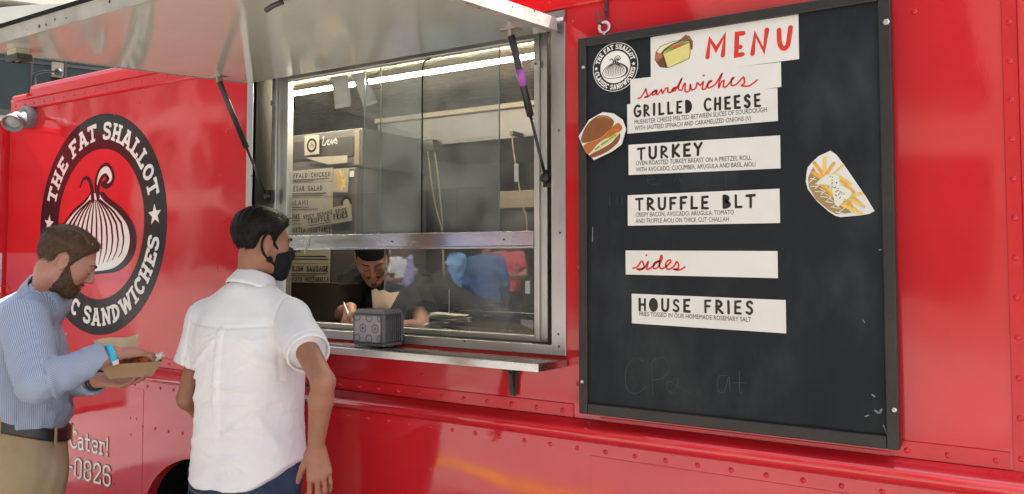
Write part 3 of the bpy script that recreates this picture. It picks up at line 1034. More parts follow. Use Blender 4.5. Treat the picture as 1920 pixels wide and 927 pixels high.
mb = MB(); hbox(mb, hX0, hX1, 0, HL - .004, 0, .036)
hatch = mb.build('serving_hatch', M_HATCH, truck, fix=True)
mb = MB()
hbox(mb, hX0 - .002, hX1 + .002, HL - .0035, HL, -.004, .040)
hbox(mb, hX1 + .0005, hX1 + .0035, .01, HL - .004, -.003, .040)
hbox(mb, hX1 - .030, hX1 + .0003, .01, HL - .004, -.003, -.0003)
hbox(mb, hX0 - .0035, hX0 - .0005, .01, HL - .004, -.003, .040)
mb.build('edge_trim', M_WORN, hatch, fix=True)
mb = MB(); hbox(mb, hX0 - .004, hX1 + .004, HL - .03, HL + .004, .0405, .052)
mb.build('rain_seal', M_RUBBER, hatch, fix=True)
mb = MB()
hbox(mb, hX0, hX1, .045, HL - .035, .0362, .038)
mb.build('hatch_skin', M_RED, hatch, fix=True)
mb = MB()
mb.tube([(hX0 + .01, -.016, 2.395), (hX1 + .02, -.016, 2.395)], .009, 8)
mb.box((hX0 + .01, -.014, 2.396), (hX1 + .02, -.0065, 2.427))
mb.build('hinge', M_STEEL, hatch)
mb = MB(); q = at(1022, 33, -.02)
mb.box(at(1003, 40, -.010), at(1050, 27, -.010) + [0, .003, .01], bev=.001)
mb.lathe([(.006, 0), (.005, .004), (.0001, .005)], at(1046, 34, -.010), (0, -1, 0), 8)
mb.build('hinge_bracket', M_REDTRIM, hatch)
mb = MB()
hbox(mb, hX0 + .15, hX1 - .15, .565, .566, -.0008, -.0002)
hbox(mb, -2.35, -2.347, .03, HL - .03, -.0008, -.0002)
# lamp under the front corner, hook under the middle
ph = hit(35, 105, HP(0, 0, -.02), hn)
s_ = (ph - np.array([ph[0], HY0, HZ0])) @ hd
lam = MB()
hbox(lam, ph[0] - .028, ph[0] + .028, s_ - .022, s_ + .022, -.018, -.0005)
lam.build('lamp_base', pmat('beige_plastic', (.45, .42, .33), .5, var=.1), hatch, fix=True)
lam = MB()
for a, b in ((-.036, -.030), (.030, .036)):
    hbox(lam, ph[0] + a, ph[0] + b, s_ - .024, s_ + .024, -.040, -.0185)
hbox(lam, ph[0] - .0295, ph[0] + .0295, s_ - .024, s_ - .019, -.040, -.0185); hbox(lam, ph[0] - .0295, ph[0] + .0295, s_ + .019, s_ + .024, -.040, -.0185)
hbox(lam, ph[0] - .0295, ph[0] + .0295, s_ - .0185, s_ + .0185, -.024, -.0185)
lam.tube([HP(ph[0] - .02, s_, -.033), HP(ph[0] + .02, s_, -.033)], .006, 8)
lam.build('hatch_lamp', M_DKSTEEL, hatch, fix=True)
ph = hit(530, 6, HP(0, 0, -.015), hn)
lam = MB()
s2 = (ph - np.array([ph[0], HY0, HZ0])) @ hd
hbox(lam, ph[0] - .01, ph[0] + .05, s2 - .012, s2 + .012, -.006, -.0005)
lam.tube([HP(ph[0] + .0, s2, -.012), HP(ph[0] - .03, s2 + .01, -.02), HP(ph[0] - .05, s2 + .015, -.03)], .007, 8)
lam.build('latch_handle', M_DKSTEEL, hatch, fix=True)
M_PURPLE = pmat('purple_tape', (0.32, 0.08, 0.36), 0.5, var=.15, vscale=40)
for (pt, pm, pb, tape, Yb) in (((411, 153), (465, 278), (500, 369), False, .03), ((958, 66), (1000, 220), (1023, 334), True, .0)):
    top = hit(*pt, HP(0, 0, -.02), hn)
    bot = at(*pb, Yb)
    mid = top + (bot - top) * (np.linalg.norm(np.array(pm) - pt) / np.linalg.norm(np.array(pb) - pt) * .97)
    mb = MB(); mb.tube([top, top + (mid - top) * .02, mid - (mid - top) * .01, mid], [.009, .0125, .0125, .008], 12)
    st = mb.build('gas_strut', M_BLACK, hatch)
    mb = MB(); mb.tube([mid, bot], .0055, 8); mb.build('strut_rod', M_BLACK, hatch)
    mb = MB()
    mb.lathe([(.0001, -.02), (.016, -.02), (.016, .012), (.0001, .014)], bot, (0, -1, 0), 10)
    mb.box(bot + [-.018, .012, -.03], bot + [.018, .028, .03], bev=.002)
    mb.build('strut_foot', M_BLACK, hatch)
    mb = MB()
    hbox(mb, top[0] - .03, top[0] + .03, (top[1] - HY0) / hd[1] - .02, (top[1] - HY0) / hd[1] + .02, -.004, -.0005)
    hbox(mb, top[0] - .006, top[0] + .006, (top[1] - HY0) / hd[1] - .012, (top[1] - HY0) / hd[1] + .012, -.024, -.0045)
    mb.build('strut_bracket', steel('zinc', (.5, .42, .38), .4) if 'zinc' not in MATS else MATS['zinc'], hatch, fix=True)
    if tape:
        a, b = top + (mid - top) * .42, top + (mid - top) * .62
        mb = MB(); mb.tube([a, b], .0135, 12); mb.build('purple_tape', M_PURPLE, hatch)

# --- open cab door standing out from the front corner
M_CREAM = pmat('white_enamel', (0.62, 0.60, 0.57), 0.3, var=.04)
M_BLUE = pmat('pale_blue_enamel', (0.36, 0.50, 0.58), 0.3, var=.04)
dX = TX0 - .03
mb = MB()
zd = lambda py: hit(8, py, (dX, 0, 0), (1, 0, 0))[2]
z_top, z_w, z_b0, z_b1 = zd(226), zd(475), zd(505), zd(535)
mb.box((dX - .04, -.80, .62), (dX, .06, z_top), bev=.012)
door = mb.build('cab_door', M_RED, truck)
mb = MB()
mb.box((dX + .0005, -.78, .66), (dX + .002, -.012, z_b1 - .0002)); mb.box((dX + .0005, -.78, z_b0), (dX + .002, -.012, z_w))
mb.build('white_band', M_CREAM, door)
mb = MB(); mb.box((dX + .0005, -.78, z_b1), (dX + .0021, -.012, z_b0 - .0002)); mb.build('blue_band', M_BLUE, door)
mb = MB()
e = [(-.70, z_w + .04), (-.70, z_top - .06), (-.66, z_top - .03), (-.08, z_top - .03), (-.035, z_top - .07), (-.03, z_w + .06), (-.05, z_w + .03)]
mb.tube([(dX + .001, y, z) for y, z in e], .004, 6)
mb.build('window_bead', M_REDTRIM, door)
q = hit(-12, 580, (dX, 0, 0), (1, 0, 0))
fl = Flat(lambda u, v, l: (dX + .0022 + l, u, v))
c0 = (q[1], q[2])
for k in range(9):
    w = -1 + 2 * k / 8
    pts = [(c0[0] + w * .10 * math.sin(math.pi * (.12 + .8 * i / 10)), c0[1] + .09 - .18 * i / 10) for i in range(11)]
    fl.stroke(pts, .007)
fl.stroke([(c0[0] + .0, c0[1] + .08), (c0[0] + .02, c0[1] + .13), (c0[0] + .06, c0[1] + .13)], .008)
fl.build('door_emblem', M_REDINK, door)

# --- emblem on the side
LC, LR = (at(186, 420)[0], at(186, 420)[2]), .570
M_DECAL = speckle(pmat('black_decal', (0.013, 0.012, 0.014), 0.16, var=.15, vscale=3), (.6, .55, .5), 34, 0.172)
M_DECAL.node_tree.nodes['Principled BSDF'].inputs['Specular IOR Level'].default_value = .28
M_DECALW = speckle(pmat('white_decal', (0.74, 0.73, 0.68), 0.25, var=.05, vscale=8), (.12, .1, .1), 30, 0.15)
LF = lambda u, v, l: (u, -.0006 - l, v)
fl = Flat(LF, .0)
fl.ring(LC, LR * .68, LR, 0, 96)
emb = fl.build('emblem', M_DECAL, truck)
fl = Flat(LF, .0003, .000008)
ring_text(fl, 'THE FAT SHALLOT', LC, LR * .765, LR * .155, 0, 150)
ring_text(fl, 'CLASSIC SANDWICHES', LC, LR * .915, LR * .155, 180, 164, top=False)
fl.star((LC[0] + math.sin(rad(-90)) * LR * .84, LC[1] + LR * .02), LR * .085, rot=.1)
fl.star((LC[0] + math.sin(rad(90)) * LR * .83, LC[1] + LR * .06), LR * .095, rot=-.1)
fl.build('lettering', M_DECALW, emb)
fl = Flat(LF, .0002, .00001)
shallot(fl, (LC[0] - LR * .045, LC[1] + LR * .0), LR * 1.06, 0, 1, stripes=12, weight=.021, sy=.80)
fl.build('shallot_drawing', [M_DECAL, M_DECALW], emb)

# --- side lettering
fl = Flat(lambda u, v, l: (u, -.0168 - l, v), 0, .00006)
a, b = at(132, 848, -.017), at(203, 859, -.017)
for wd, mi in ((.0165, 1), (.0115, 0)):
    for txt, key, x0, x1, z, hh in (('We Cater!', 'Cater!', at(132, 848, -.017)[0], at(203, 850, -.017)[0], at(168, 846, -.017)[2], .083), ('3-0826', '3-0826', at(112, 890, -.017)[0], at(208, 905, -.017)[0], at(160, 899, -.017)[2], .093)):
        n_ = sum(GL[c][0] for c in key) + .2 * (len(key) - 1)
        sxx = (x1 - x0) / hh / n_
        pre = txt[:-len(key)]
        xs = x0 - sum((GL[c][0] + .2) * sxx for c in pre) * hh
        letters(fl, txt, xs, z, hh, wd, sxx, .20 * sxx, mi, round_cap=False, ext=wd * .45)
    fl.z += .0008
fl.build('side_lettering', [M_WHITEINK, M_INK], truck)

V3f = lambda *a: np.array(a, float)
# --- twin floodlight at the front corner
M_GREY = pmat('grey_enamel', (0.17, 0.17, 0.17), 0.5, .1, var=.1, vscale=20)
M_LENS = pmat('lamp_lens', (0.34, 0.34, 0.33), 0.3, var=.05)
c = at(59, 221, 0)
mb = MB(); mb.lathe([(.062, 0), (.064, .02), (.060, .045), (.05, .055), (.0001, .058)], c, (0, -1, 0), 22)
fld = mb.build('floodlight', M_GREY, truck)
a = c + [0, -.05, .005]
l1 = at(30, 217, -.12); l2 = at(50, 212, -.14)
mb = MB(); mb.tube([a, (a + l1) / 2 + [0, -.01, .01], l1], .012, 8); mb.build('arm', M_GREY, fld)
mb = MB(); ax = (at(16, 250, -.20) - l1)
mb.lathe([(.015, -.02), (.022, 0), (.026, .025), (.042, .042), (.052, .070), (.054, .082), (.047, .082), (.033, .05)], l1, ax, 20); mb.build('lamp_head', M_GREY, fld)
mb = MB(); mb.lathe([(.0001, .072), (.025, .069), (.046, .058)], l1, ax, 16); mb.build('lens', M_LENS, fld)
mb = MB(); mb.lathe([(.0001, 0), (.012, .0), (.036, .055), (.030, .06), (.0001, .062)], at(46, 213, -.10), V3f(.25, -.5, -.75), 16); mb.build('lamp_head', M_GREY, fld)

# --- light tube, hood and soffit inside
tb0, tb1 = at(520, 181, .6), at(1040, 98.5, .6)
mb = MB(); mb.tube([tb0 + [-.3, 0, 0], tb1 + [.3, 0, 0]], .011, 10)
TUBE_Z = tb0[2]
mb.build('lamp_tube', M_TUBE, truck)
# ================================================================== inside the truck
mb = MB()
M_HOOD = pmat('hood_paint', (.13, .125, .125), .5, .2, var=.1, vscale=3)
hood = thing('exhaust_hood', (-1.9, 1.75, 2.1), 'grey steel exhaust hood under the truck ceiling, behind the window glass', 'hood')
y1 = 1.3
zt2, zb2 = at(997, 186, y1)[2], at(988, 257, y1)[2]
hx0 = at(708, 250, y1)[0]
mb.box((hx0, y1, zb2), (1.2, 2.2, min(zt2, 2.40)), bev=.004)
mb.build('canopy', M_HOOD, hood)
mb = MB(); mb.box((hx0, y1 - .03, min(zt2, 2.40) + .001), (1.2, y1 + .3, min(zt2, 2.40) + .03), bev=.003)
mb.build('trim', pmat('beige_trim', (.21, .175, .12), .45, var=.1), hood)
# ================================================================== menu board hung on the truck side
BY = -.048                                     # face of the chalkboard
bc = [at(1088.5, 74, BY), at(1086, 774.5, BY), at(1688.5, 843.5, BY)]
bx0, bx1 = (bc[0][0] + bc[1][0]) / 2, bc[2][0] - .001
bz0, bz1 = (bc[1][2] + bc[2][2]) / 2, bc[0][2]
board = thing('menu_board', ((bx0 + bx1) / 2, BY + .02, bz0), 'framed black chalkboard menu with white lettered strips hung on the red truck side', 'menu board')
M_CHALK = pmat('chalkboard', (0.0070, 0.0108, 0.0145), 0.65, col2=(0.0300, 0.0350, 0.0385), vscale=2.2, detail=11, rvar=.12)
M_CHALK.node_tree.nodes['Principled BSDF'].inputs['Specular IOR Level'].default_value = .3
for n_ in M_CHALK.node_tree.nodes:
    if n_.type == 'VALTORGB': n_.color_ramp.elements[0].position, n_.color_ramp.elements[1].position = .30, .50
    if n_.type == 'MAPPING': n_.inputs['Scale'].default_value = (1.6, 1, .8)
speckle(M_CHALK, (.20, .21, .21), 26, .135, .45)
M_FRAME = pmat('black_frame', (0.010, 0.010, 0.011), 0.5, col2=(0.026, 0.021, 0.017), vscale=5, detail=8, bump=.2, bscale=60)
speckle(M_FRAME, (.16, .12, .08), 22, .16, .7)
M_STRIP = pmat('strip_card', (0.69, 0.68, 0.64), 0.42, var=.045, vscale=5, detail=6, rvar=.08)
M_STRIPEDGE = M_STRIP
fw = .030
mb = MB()
mb.box((bx0 + .01, BY, bz0 + .01), (bx1 - .01, BY + .030, bz1 - .01))
mb.build('chalkboard', M_CHALK, board)
mb = MB()
yf = BY - .012
mb.box((bx0, yf, bz0), (bx0 + fw, BY + .032, bz1), bev=.003)
mb.box((bx1 - fw, yf, bz0), (bx1, BY + .032, bz1), bev=.003)
mb.box((bx0 + fw + .0005, yf + .0005, bz0), (bx1 - fw - .0005, BY + .032, bz0 + .034), bev=.003)
mb.box((bx0 + fw + .0005, yf + .0005, bz1 - fw), (bx1 - fw - .0005, BY + .032, bz1), bev=.003)
frm = mb.build('frame', M_FRAME, board)
for px, py, big in ((1662, 42, 1), (1094, 127, .7), (1677, 769, .8), (1092, 716, .7)):
    mb = MB(); mb.lathe([(.0085 * big, 0), (.0085 * big, .004), (.006 * big, .006), (.0035 * big, .0062), (.0001, .003)], at(px, py, yf), (0, -1, 0), 6, smooth=False)
    mb.build('bolt', M_ALU, frm)
# ring bolt on the board, hook strap on the truck
rx = at(1133, 52, -.035)
mb = MB()
mb.tube([rx + np.array([math.cos(a) * .0175, 0, math.sin(a) * .0175]) for a in np.linspace(0, 2 * math.pi, 25)], .0052, 8, caps=False)
mb.tube([rx + np.array([0, 0, -.017]), rx + np.array([0, 0, bz1 - rx[2]])], .005, 8)
mb.build('ring_bolt', M_ALU, board)
q0, q1 = at(1136, 3, -.006), at(1137, 26, -.006)
mb = MB()
mb.box(q1 + [-.007, -.002, -.01], q0 + [.007, .002, .02], bev=.001)
for py in (5, 20):
    mb.lathe([(.0055, 0), (.005, .003), (.0001, .004)], at(1136.5, py, -.0085), (0, -1, 0), 8)
zr = rx[2] + .0135
mb.tube([q1 + [0, 0, -.005], (q1[0], -.012, zr + .03), (q1[0] - .002, -.022, zr + .004), (q1[0] - .003, -.036, zr - .002), (q1[0] - .010, -.050, zr + .006), (q1[0] - .012, -.052, zr + .042)], [.004, .004, .0045, .005, .0045, .0035], 8)
hook = mb.build('hook', M_DKSTEEL, truck)
rx2 = rx + np.array([bx1 - .09 - (rx[0] - bx0) * .5 - rx[0], 0, 0])
_h2 = copy_child(hook, truck, (rx2[0] - rx[0], 0, 0))
_b2 = copy_child([c for c in board.children if c.name == 'ring_bolt'][0], board, (rx2[0] - rx[0], 0, 0))

STRIP_N = [0]


def strip(name, px_l, px_r, tl, bl, tr, br, lab=None):
    """strip from its pixel corners: left/right x, top/bottom y on each side"""
    STRIP_N[0] += 1
    y = BY - .0012 - .00012 * STRIP_N[0]
    x0 = at(px_l, (tl + bl) / 2, y)[0]; x1 = at(px_r, (tr + br) / 2, y)[0]
    q = [(x0, at(px_l, bl, y)[2]), (x1, at(px_r, br, y)[2]), (x1, at(px_r, tr, y)[2]), (x0, at(px_l, tl, y)[2])]
    mb = MB(); mb.poly(q, y, BY - .0001)
    o = mb.build(name, M_STRIP, board, fix=True)
    if lab: o['label'] = lab
    return o, y


def px_fn(y):
    return lambda u, v, l: (u, y - l, v)


def caption(parent, y, text, pL, pR, h_px, mat, name, w=.012, gap=.42, fills='', seed=1, sx=1.0, jit=.04):
    """hand-lettered capitals from pixel pL (foot of first letter) to pR (foot of the last letter's right side)"""
    a, b = at(*pL, y), at(*pR, y)
    h = at(pL[0], pL[1] - h_px, y)[2] - a[2]
    slope = (b[2] - a[2]) / (b[0] - a[0])
    nat = letters_width(text, h, 1, gap)
    k = (b[0] - a[0]) / nat
    fl = Flat(px_fn(y), .0004, .00003)
    letters(fl, text, a[0], a[2] - a[0] * slope, h, w, sx * k, gap * k, 0, jit, random.Random(seed), fills, slope=slope)
    return fl.build(name, mat, parent)


def print_line(parent, y, text, pL, pR, h_px, mat=None):
    a, b = at(*pL, y), at(*pR, y)
    h = at(pL[0], pL[1] - h_px, y)[2] - a[2]
    s = (b[2] - a[2]) / (b[0] - a[0])
    P, F = type_line(lambda u, v, l: (u, y - l, v + (u - a[0]) * s), text, a[0], a[2], h, b[0] - a[0], mat, 'line', parent, .0005)
    return mesh_obj('printed_line', P, F, mat or M_INK, parent)


def script_word(parent, y, pts_px, mat, w=.006, extra=()):
    """cursive word drawn through pixels of the photograph"""
    fl = Flat(px_fn(y), .0004, .00003)
    for pl in [pts_px] + list(extra):
        P = [at(px, py, y) for px, py in pl]
        c = crom([(p[0], p[2]) for p in P], 5) if len(P) > 2 else [(p[0], p[2]) for p in P]
        fl.stroke(c, w)
    return fl.build('lettering', mat, parent)


# header
o, y = strip('heading_strip', 1220, 1497.5, 63, 147, 20, 111)
K = lambda x, yy, s=5.15, ox=1180, oy=20: (ox + x / s, oy + yy / s)      # enlarged crop -> photograph
fl = Flat(px_fn(y), .0004, .00003)
for ch in ([(755, 450), (778, 280), (838, 378), (921, 240), (903, 433)], [(1100, 220), (1040, 226), (1032, 435), (1092, 424)], [(1038, 358), (1072, 354)], [(1190, 418), (1216, 226), (1300, 392), (1328, 188)],
           [(1446, 190), (1450, 300), (1470, 355), (1500, 366), (1530, 335), (1545, 250), (1556, 165)]):
    P = [at(*K(*p), y) for p in ch]
    c = [(p[0], p[2]) for p in P]
    if len(c) > 5: c = crom(c, 4)
    fl.stroke(c, .0135)
fl.build('lettering', M_REDINK, o)
# sandwich drawing
fl = Flat(px_fn(y), .0003, .00004)
D_ = lambda pts: [(p[0], p[2]) for p in (at(*K(*q), y) for q in pts)]
pal = [pmat('bread_yellow', (.66, .58, .20), .5, var=.04, vscale=40), pmat('crust_brown', (.13, .05, .022), .5), pmat('bacon', (.36, .13, .07), .5, var=.3, vscale=90), pmat('leaf_green', (.16, .36, .07), .5, var=.2, vscale=60), pmat('tomato_red', (.60, .06, .035), .5), pmat('ink_outline', (.03, .02, .015), .5), pmat('light_bread', (.72, .66, .42), .5)]
fl.fill(D_([(258, 400), (300, 350), (420, 300), (500, 290), (575, 290), (586, 310), (330, 420), (262, 460)]), 6)
fl.fill(D_([(475, 298), (545, 238), (578, 252), (610, 295), (614, 340), (608, 380), (590, 378), (586, 310)]), 2)
fl.stroke(D_([(520, 282), (552, 262), (590, 300), (600, 350)]), .004, 1)
fl.fill(D_([(250, 470), (262, 395), (300, 420), (320, 400), (330, 440), (345, 552), (300, 545), (262, 505)]), 2)
fl.fill(D_([(262, 500), (340, 440), (360, 552), (298, 545)]), 1)
fl.fill(D_([(345, 385), (420, 335), (500, 303), (580, 292), (580, 306), (420, 375), (352, 402)]), 3)
fl.fill(D_([(372, 374), (440, 340), (530, 312), (545, 318), (440, 366)]), 4)
fl.fill(D_([(300, 418), (340, 370), (420, 318), (500, 290), (500, 302), (420, 334), (350, 388), (318, 425)]), 1)
fl.fill(D_([(320, 425), (360, 404), (585, 306), (588, 420), (575, 465), (520, 500), (400, 545), (360, 552)]), 0)
fl.fill(D_([(320, 425), (333, 430), (372, 548), (358, 553)]), 1)
for pl in ([(262, 395), (300, 350), (420, 300), (500, 288), (580, 290)], [(320, 424), (360, 404), (585, 306), (588, 420), (575, 465), (400, 546), (358, 553), (298, 545), (250, 480), (258, 395)], [(320, 424), (358, 553)], [(475, 298), (545, 238), (580, 252), (612, 300), (606, 380)]):
    fl.stroke(D_(pl), .0016, 5)
fl.build('sandwich_drawing', pal, o)

o, y = strip('section_strip', 1182, 1464.5, 149, 203, 116.5, 163)
S1 = [(85, 848), (110, 840), (150, 780), (160, 758), (170, 800), (178, 830), (150, 838), (190, 826), (225, 790), (262, 770), (230, 790), (222, 815), (245, 810), (268, 772), (262, 805), (275, 812), (305, 770), (312, 765), (322, 800), (345, 762), (372, 748), (372, 785), (400, 790), (425, 765), (450, 742), (425, 752), (412, 775), (440, 775), (462, 742), (508, 655), (480, 730), (478, 765), (510, 765), (520, 730), (540, 705), (540, 780), (580, 775), (590, 715), (600, 765), (640, 750), (655, 700), (685, 722), (715, 690), (705, 755), (735, 755), (755, 715), (795, 680), (765, 690), (760, 745), (800, 735), (840, 700), (895, 610), (868, 690), (865, 745), (890, 690), (915, 680), (908, 735), (935, 735), (975, 690), (1010, 650), (990, 660), (985, 720), (1030, 715), (1085, 660), (1105, 645), (1112, 700), (1085, 725), (1150, 730), (1200, 700), (1235, 672)]
script_word(o, y, [K(*p) for p in S1], M_REDINK, .0052, [[K(716, 630), K(722, 628)]])

o, y = strip('menu_strip', 1176, 1458, 196, 251, 165, 227)
caption(o, y, 'GRILLED CHEESE', (1190, 219), (1425, 199), 20, M_INK, 'lettering', .0072, .52, 'D', 3)
print_line(o, y, 'MUENSTER CHEESE MELTED BETWEEN SLICES OF SOURDOUGH', (1190, 233.5), (1438, 210), 8.6)
print_line(o, y, 'WITH SAUTEED SPINACH AND CARAMELIZED ONIONS (V)', (1190, 245), (1408, 226), 8.6)

o, y = strip('menu_strip', 1178.5, 1463, 272, 328.5, 254, 316)
caption(o, y, 'TURKEY', (1196, 299.5), (1316, 290), 20.5, M_INK, 'lettering', .0078, .42, '', 4)
print_line(o, y, 'OVEN ROASTED TURKEY BREAST ON A PRETZEL ROLL', (1192.5, 310.5), (1409, 300), 8.6)
print_line(o, y, 'WITH AVOCADO, CUCUMBER, ARUGULA AND BASIL AIOLI', (1192.5, 322.5), (1416.5, 312), 8.6)

o, y = strip('menu_strip', 1177, 1462, 366.5, 423.5, 354, 418.5)
caption(o, y, 'TRUFFLE BLT', (1193, 394), (1415, 388.5), 20.5, M_INK, 'lettering', .0078, .42, 'B', 6)
print_line(o, y, 'CRISPY BACON, AVOCADO, ARUGULA, TOMATO', (1192, 407), (1376, 402.5), 8.6)
print_line(o, y, 'AND TRUFFLE AIOLI ON THICK CUT CHALLAH', (1192, 418.5), (1366.5, 415.5), 8.6)

o, y = strip('section_strip', 1173, 1458, 470, 515, 471, 522)
K7 = lambda x, yy: (1060 + x / 1.828, 420 + yy / 1.828)
S2 = [(233, 153), (248, 146), (262, 128), (270, 148), (258, 158), (247, 155), (270, 152), (284, 130), (279, 155), (292, 152), (310, 135), (322, 128), (306, 134), (303, 153), (318, 148), (332, 118), (328, 110), (322, 140), (330, 154), (346, 146), (362, 130), (356, 124), (344, 138), (352, 156), (372, 146), (382, 130), (388, 140), (386, 154), (372, 156), (392, 158), (410, 148)]
script_word(o, y, [K7(*p) for p in S2], M_REDINK, .0056, [[K7(277, 108), K7(279, 107)]])

o, y = strip('menu_strip', 1184.5, 1473.5, 551, 606.5, 563, 625.5)
caption(o, y, 'HOUSE FRIES', (1199, 581.5), (1411, 589), 21, M_INK, 'lettering', .0076, .46, 'O', 9)
print_line(o, y, 'FRIES TOSSED IN OUR HOMEMADE ROSEMARY SALT', (1199, 592.5), (1408.5, 604), 8.6)

# round emblem sticker
y = BY - .0014
ec = at(1153.5, 126, y)
er = (at(1153.5, 80.5, y)[2] - at(1153.5, 172, y)[2]) / 2
mb = MB(); mb.poly([(ec[0] + er * math.cos(a), ec[2] + er * math.sin(a)) for a in np.linspace(0, 2 * math.pi, 48, endpoint=False)], y, BY - .0001)
stk = mb.build('emblem_sticker', M_INK, board, fix=True)
fl = Flat(px_fn(y), .0002, .00003)
cc = (ec[0], ec[2])
fl.ring(cc, er * .975, er * 1.0, 0, 64)
fl.disc(cc, er * .66, 0, 48)
fl.build('ring', M_WHITEINK, stk)
fl = Flat(px_fn(y), .0004, .00003)
ring_text(fl, 'THE FAT SHALLOT', cc, er * .73, er * .19, 0, 150, weight=.2)
ring_text(fl, 'CLASSIC SANDWICHES', cc, er * .92, er * .19, 180, 165, top=False, weight=.2)
for s_ in (-1, 1): fl.star((cc[0] + s_ * er * .83, cc[1] + er * .02), er * .09)
fl.build('lettering', M_WHITEINK, stk)
fl = Flat(px_fn(y), .0004, .00003)
shallot(fl, (cc[0], cc[1] - er * .05), er * .98, 0, 1, stripes=12, weight=.026, sy=.80)
fl.build('shallot_drawing', [M_INK, M_WHITEINK], stk)

# burger sticker
K4 = lambda x, yy: (1080 + x / 3.707, 190 + yy / 3.707)
y = BY - .0135


def sticker(name, pts_px, y, lab=None):
    P = [at(*p, y) for p in pts_px]
    mb = MB(); mb.poly([(p[0], p[2]) for p in P], y, y + .0012)
    return mb.build(name, M_STRIP, board, fix=True)


def drawer(y, K, lift=.0003):
    fl = Flat(px_fn(y), lift, .00004)
    return fl, (lambda pts, sm=0: (lambda c: crom(c, sm, True) if sm else c)([(p[0], p[2]) for p in (at(*K(*q), y) for q in pts)]))


o = sticker('burger_sticker', [K4(*p) for p in ((18, 245), (90, 130), (185, 76), (262, 85), (325, 130), (348, 195), (318, 300), (250, 350), (125, 410), (60, 345))], y)
fl, D_ = drawer(y, K4)
pal = [pmat('bun_brown', (.22, .075, .022), .45, var=.1, vscale=30), pmat('patty_orange', (.42, .12, .02), .5, var=.25, vscale=120), pmat('bun_light', (.50, .30, .12), .5), MATS['leaf_green'], MATS['ink_outline'], pmat('sauce', (.62, .58, .25), .5)]
fl.fill(D_([(55, 330), (62, 300), (190, 240), (280, 155), (312, 165), (320, 195), (270, 235), (200, 265), (150, 300), (95, 365), (70, 360)], 3), 1)
fl.fill(D_([(98, 372), (180, 330), (250, 285), (300, 222), (308, 245), (290, 290), (220, 350), (130, 390), (102, 388)], 3), 0)
fl.fill(D_([(112, 355), (180, 290), (250, 240), (292, 215), (296, 235), (220, 300), (140, 345)], 2), 5)
fl.stroke(D_([(135, 335), (160, 315)]), .006, 3); fl.stroke(D_([(180, 300), (222, 275)]), .007, 3); fl.stroke(D_([(235, 262), (275, 235)]), .007, 3)
fl.fill(D_([(36, 275), (42, 235), (80, 160), (150, 105), (215, 102), (258, 130), (262, 160), (235, 200), (180, 250), (110, 280), (50, 290)], 4), 0)
fl.stroke(crom(D_([(48, 292), (110, 282), (180, 252), (225, 210)]), 4), .0022, 2)
fl.stroke(crom(D_([(150, 118), (190, 106), (235, 122)]), 4), .002, 2)
fl.build('burger_drawing', pal, o)

# fries sticker
K6 = lambda x, yy: (1480 + x / 5.4545, 260 + yy / 5.4545)
y = BY - .0016
o = sticker('fries_sticker', [K6(*p) for p in ((420, 125), (480, 165), (560, 270), (780, 590), (872, 742), (820, 770), (740, 785), (520, 805), (470, 790), (400, 745), (280, 640), (190, 520), (168, 440), (175, 360), (188, 295), (230, 245), (300, 180))], y)
fl, D_ = drawer(y, K6)
pal = [pmat('fry_gold', (.68, .36, .05), .5, var=.15, vscale=60), pmat('fry_pale', (.72, .50, .12), .5, var=.1, vscale=60), pmat('basket_brown', (.33, .22, .08), .5), pmat('dip_white', (.68, .69, .58), .5), MATS['ink_outline'], M_STRIP]
fl.fill(D_([(190, 400), (245, 290), (310, 420), (450, 600), (640, 760), (480, 775), (400, 730), (270, 620), (200, 500)]), 2)
for k in range(6):
    a = k / 5
    fl.stroke(D_([(205 + 60 * k, 480 + 62 * k - 30), (260 + 62 * k, 395 + 62 * k)]), .0022, 5)
    fl.stroke(D_([(215 + 50 * k, 410 + 50 * k), (270 + 50 * k, 420 + 60 * k)]), .0018, 5)
    fl.stroke(D_([(215 + 52 * k, 490 + 52 * k), (290 + 52 * k, 490 + 56 * k)]), .0022, 5)
for k, (p, q, w) in enumerate((((255, 250), (350, 370), 9), ((362, 200), (355, 350), 9), ((455, 255), (380, 365), 9), ((550, 270), (450, 370), 6), ((245, 350), (330, 400), 10), ((510, 390), (620, 470), 9), ((530, 430), (660, 545), 8), ((745, 562), (640, 578), 7), ((340, 480), (440, 590), 8), ((380, 490), (450, 560), 7), ((640, 590), (765, 700), 6), ((620, 620), (750, 690), 7), ((560, 650), (680, 730), 7), ((540, 680), (740, 770), 8), ((600, 640), (640, 700), 8))):
    fl.stroke(D_([p, q]), w * .001, k % 2)
fl.fill(D_([(275, 460), (330, 410), (380, 372), (450, 365), (510, 385), (518, 470), (600, 510), (640, 555), (610, 610), (540, 660), (505, 695), (470, 670), (445, 560), (420, 480), (350, 470)], 3), 3)
rg = random.Random(3)
for k in range(26):
    t = rg.random()
    px, py = 400 + 150 * t + rg.uniform(-60, 60) * (1 - t * .5), 400 + 220 * t + rg.uniform(-25, 40)
    P = D_([(px, py)])[0]
    fl.disc(P, .0016, 4, 6)
fl.build('fries_drawing', pal, o)

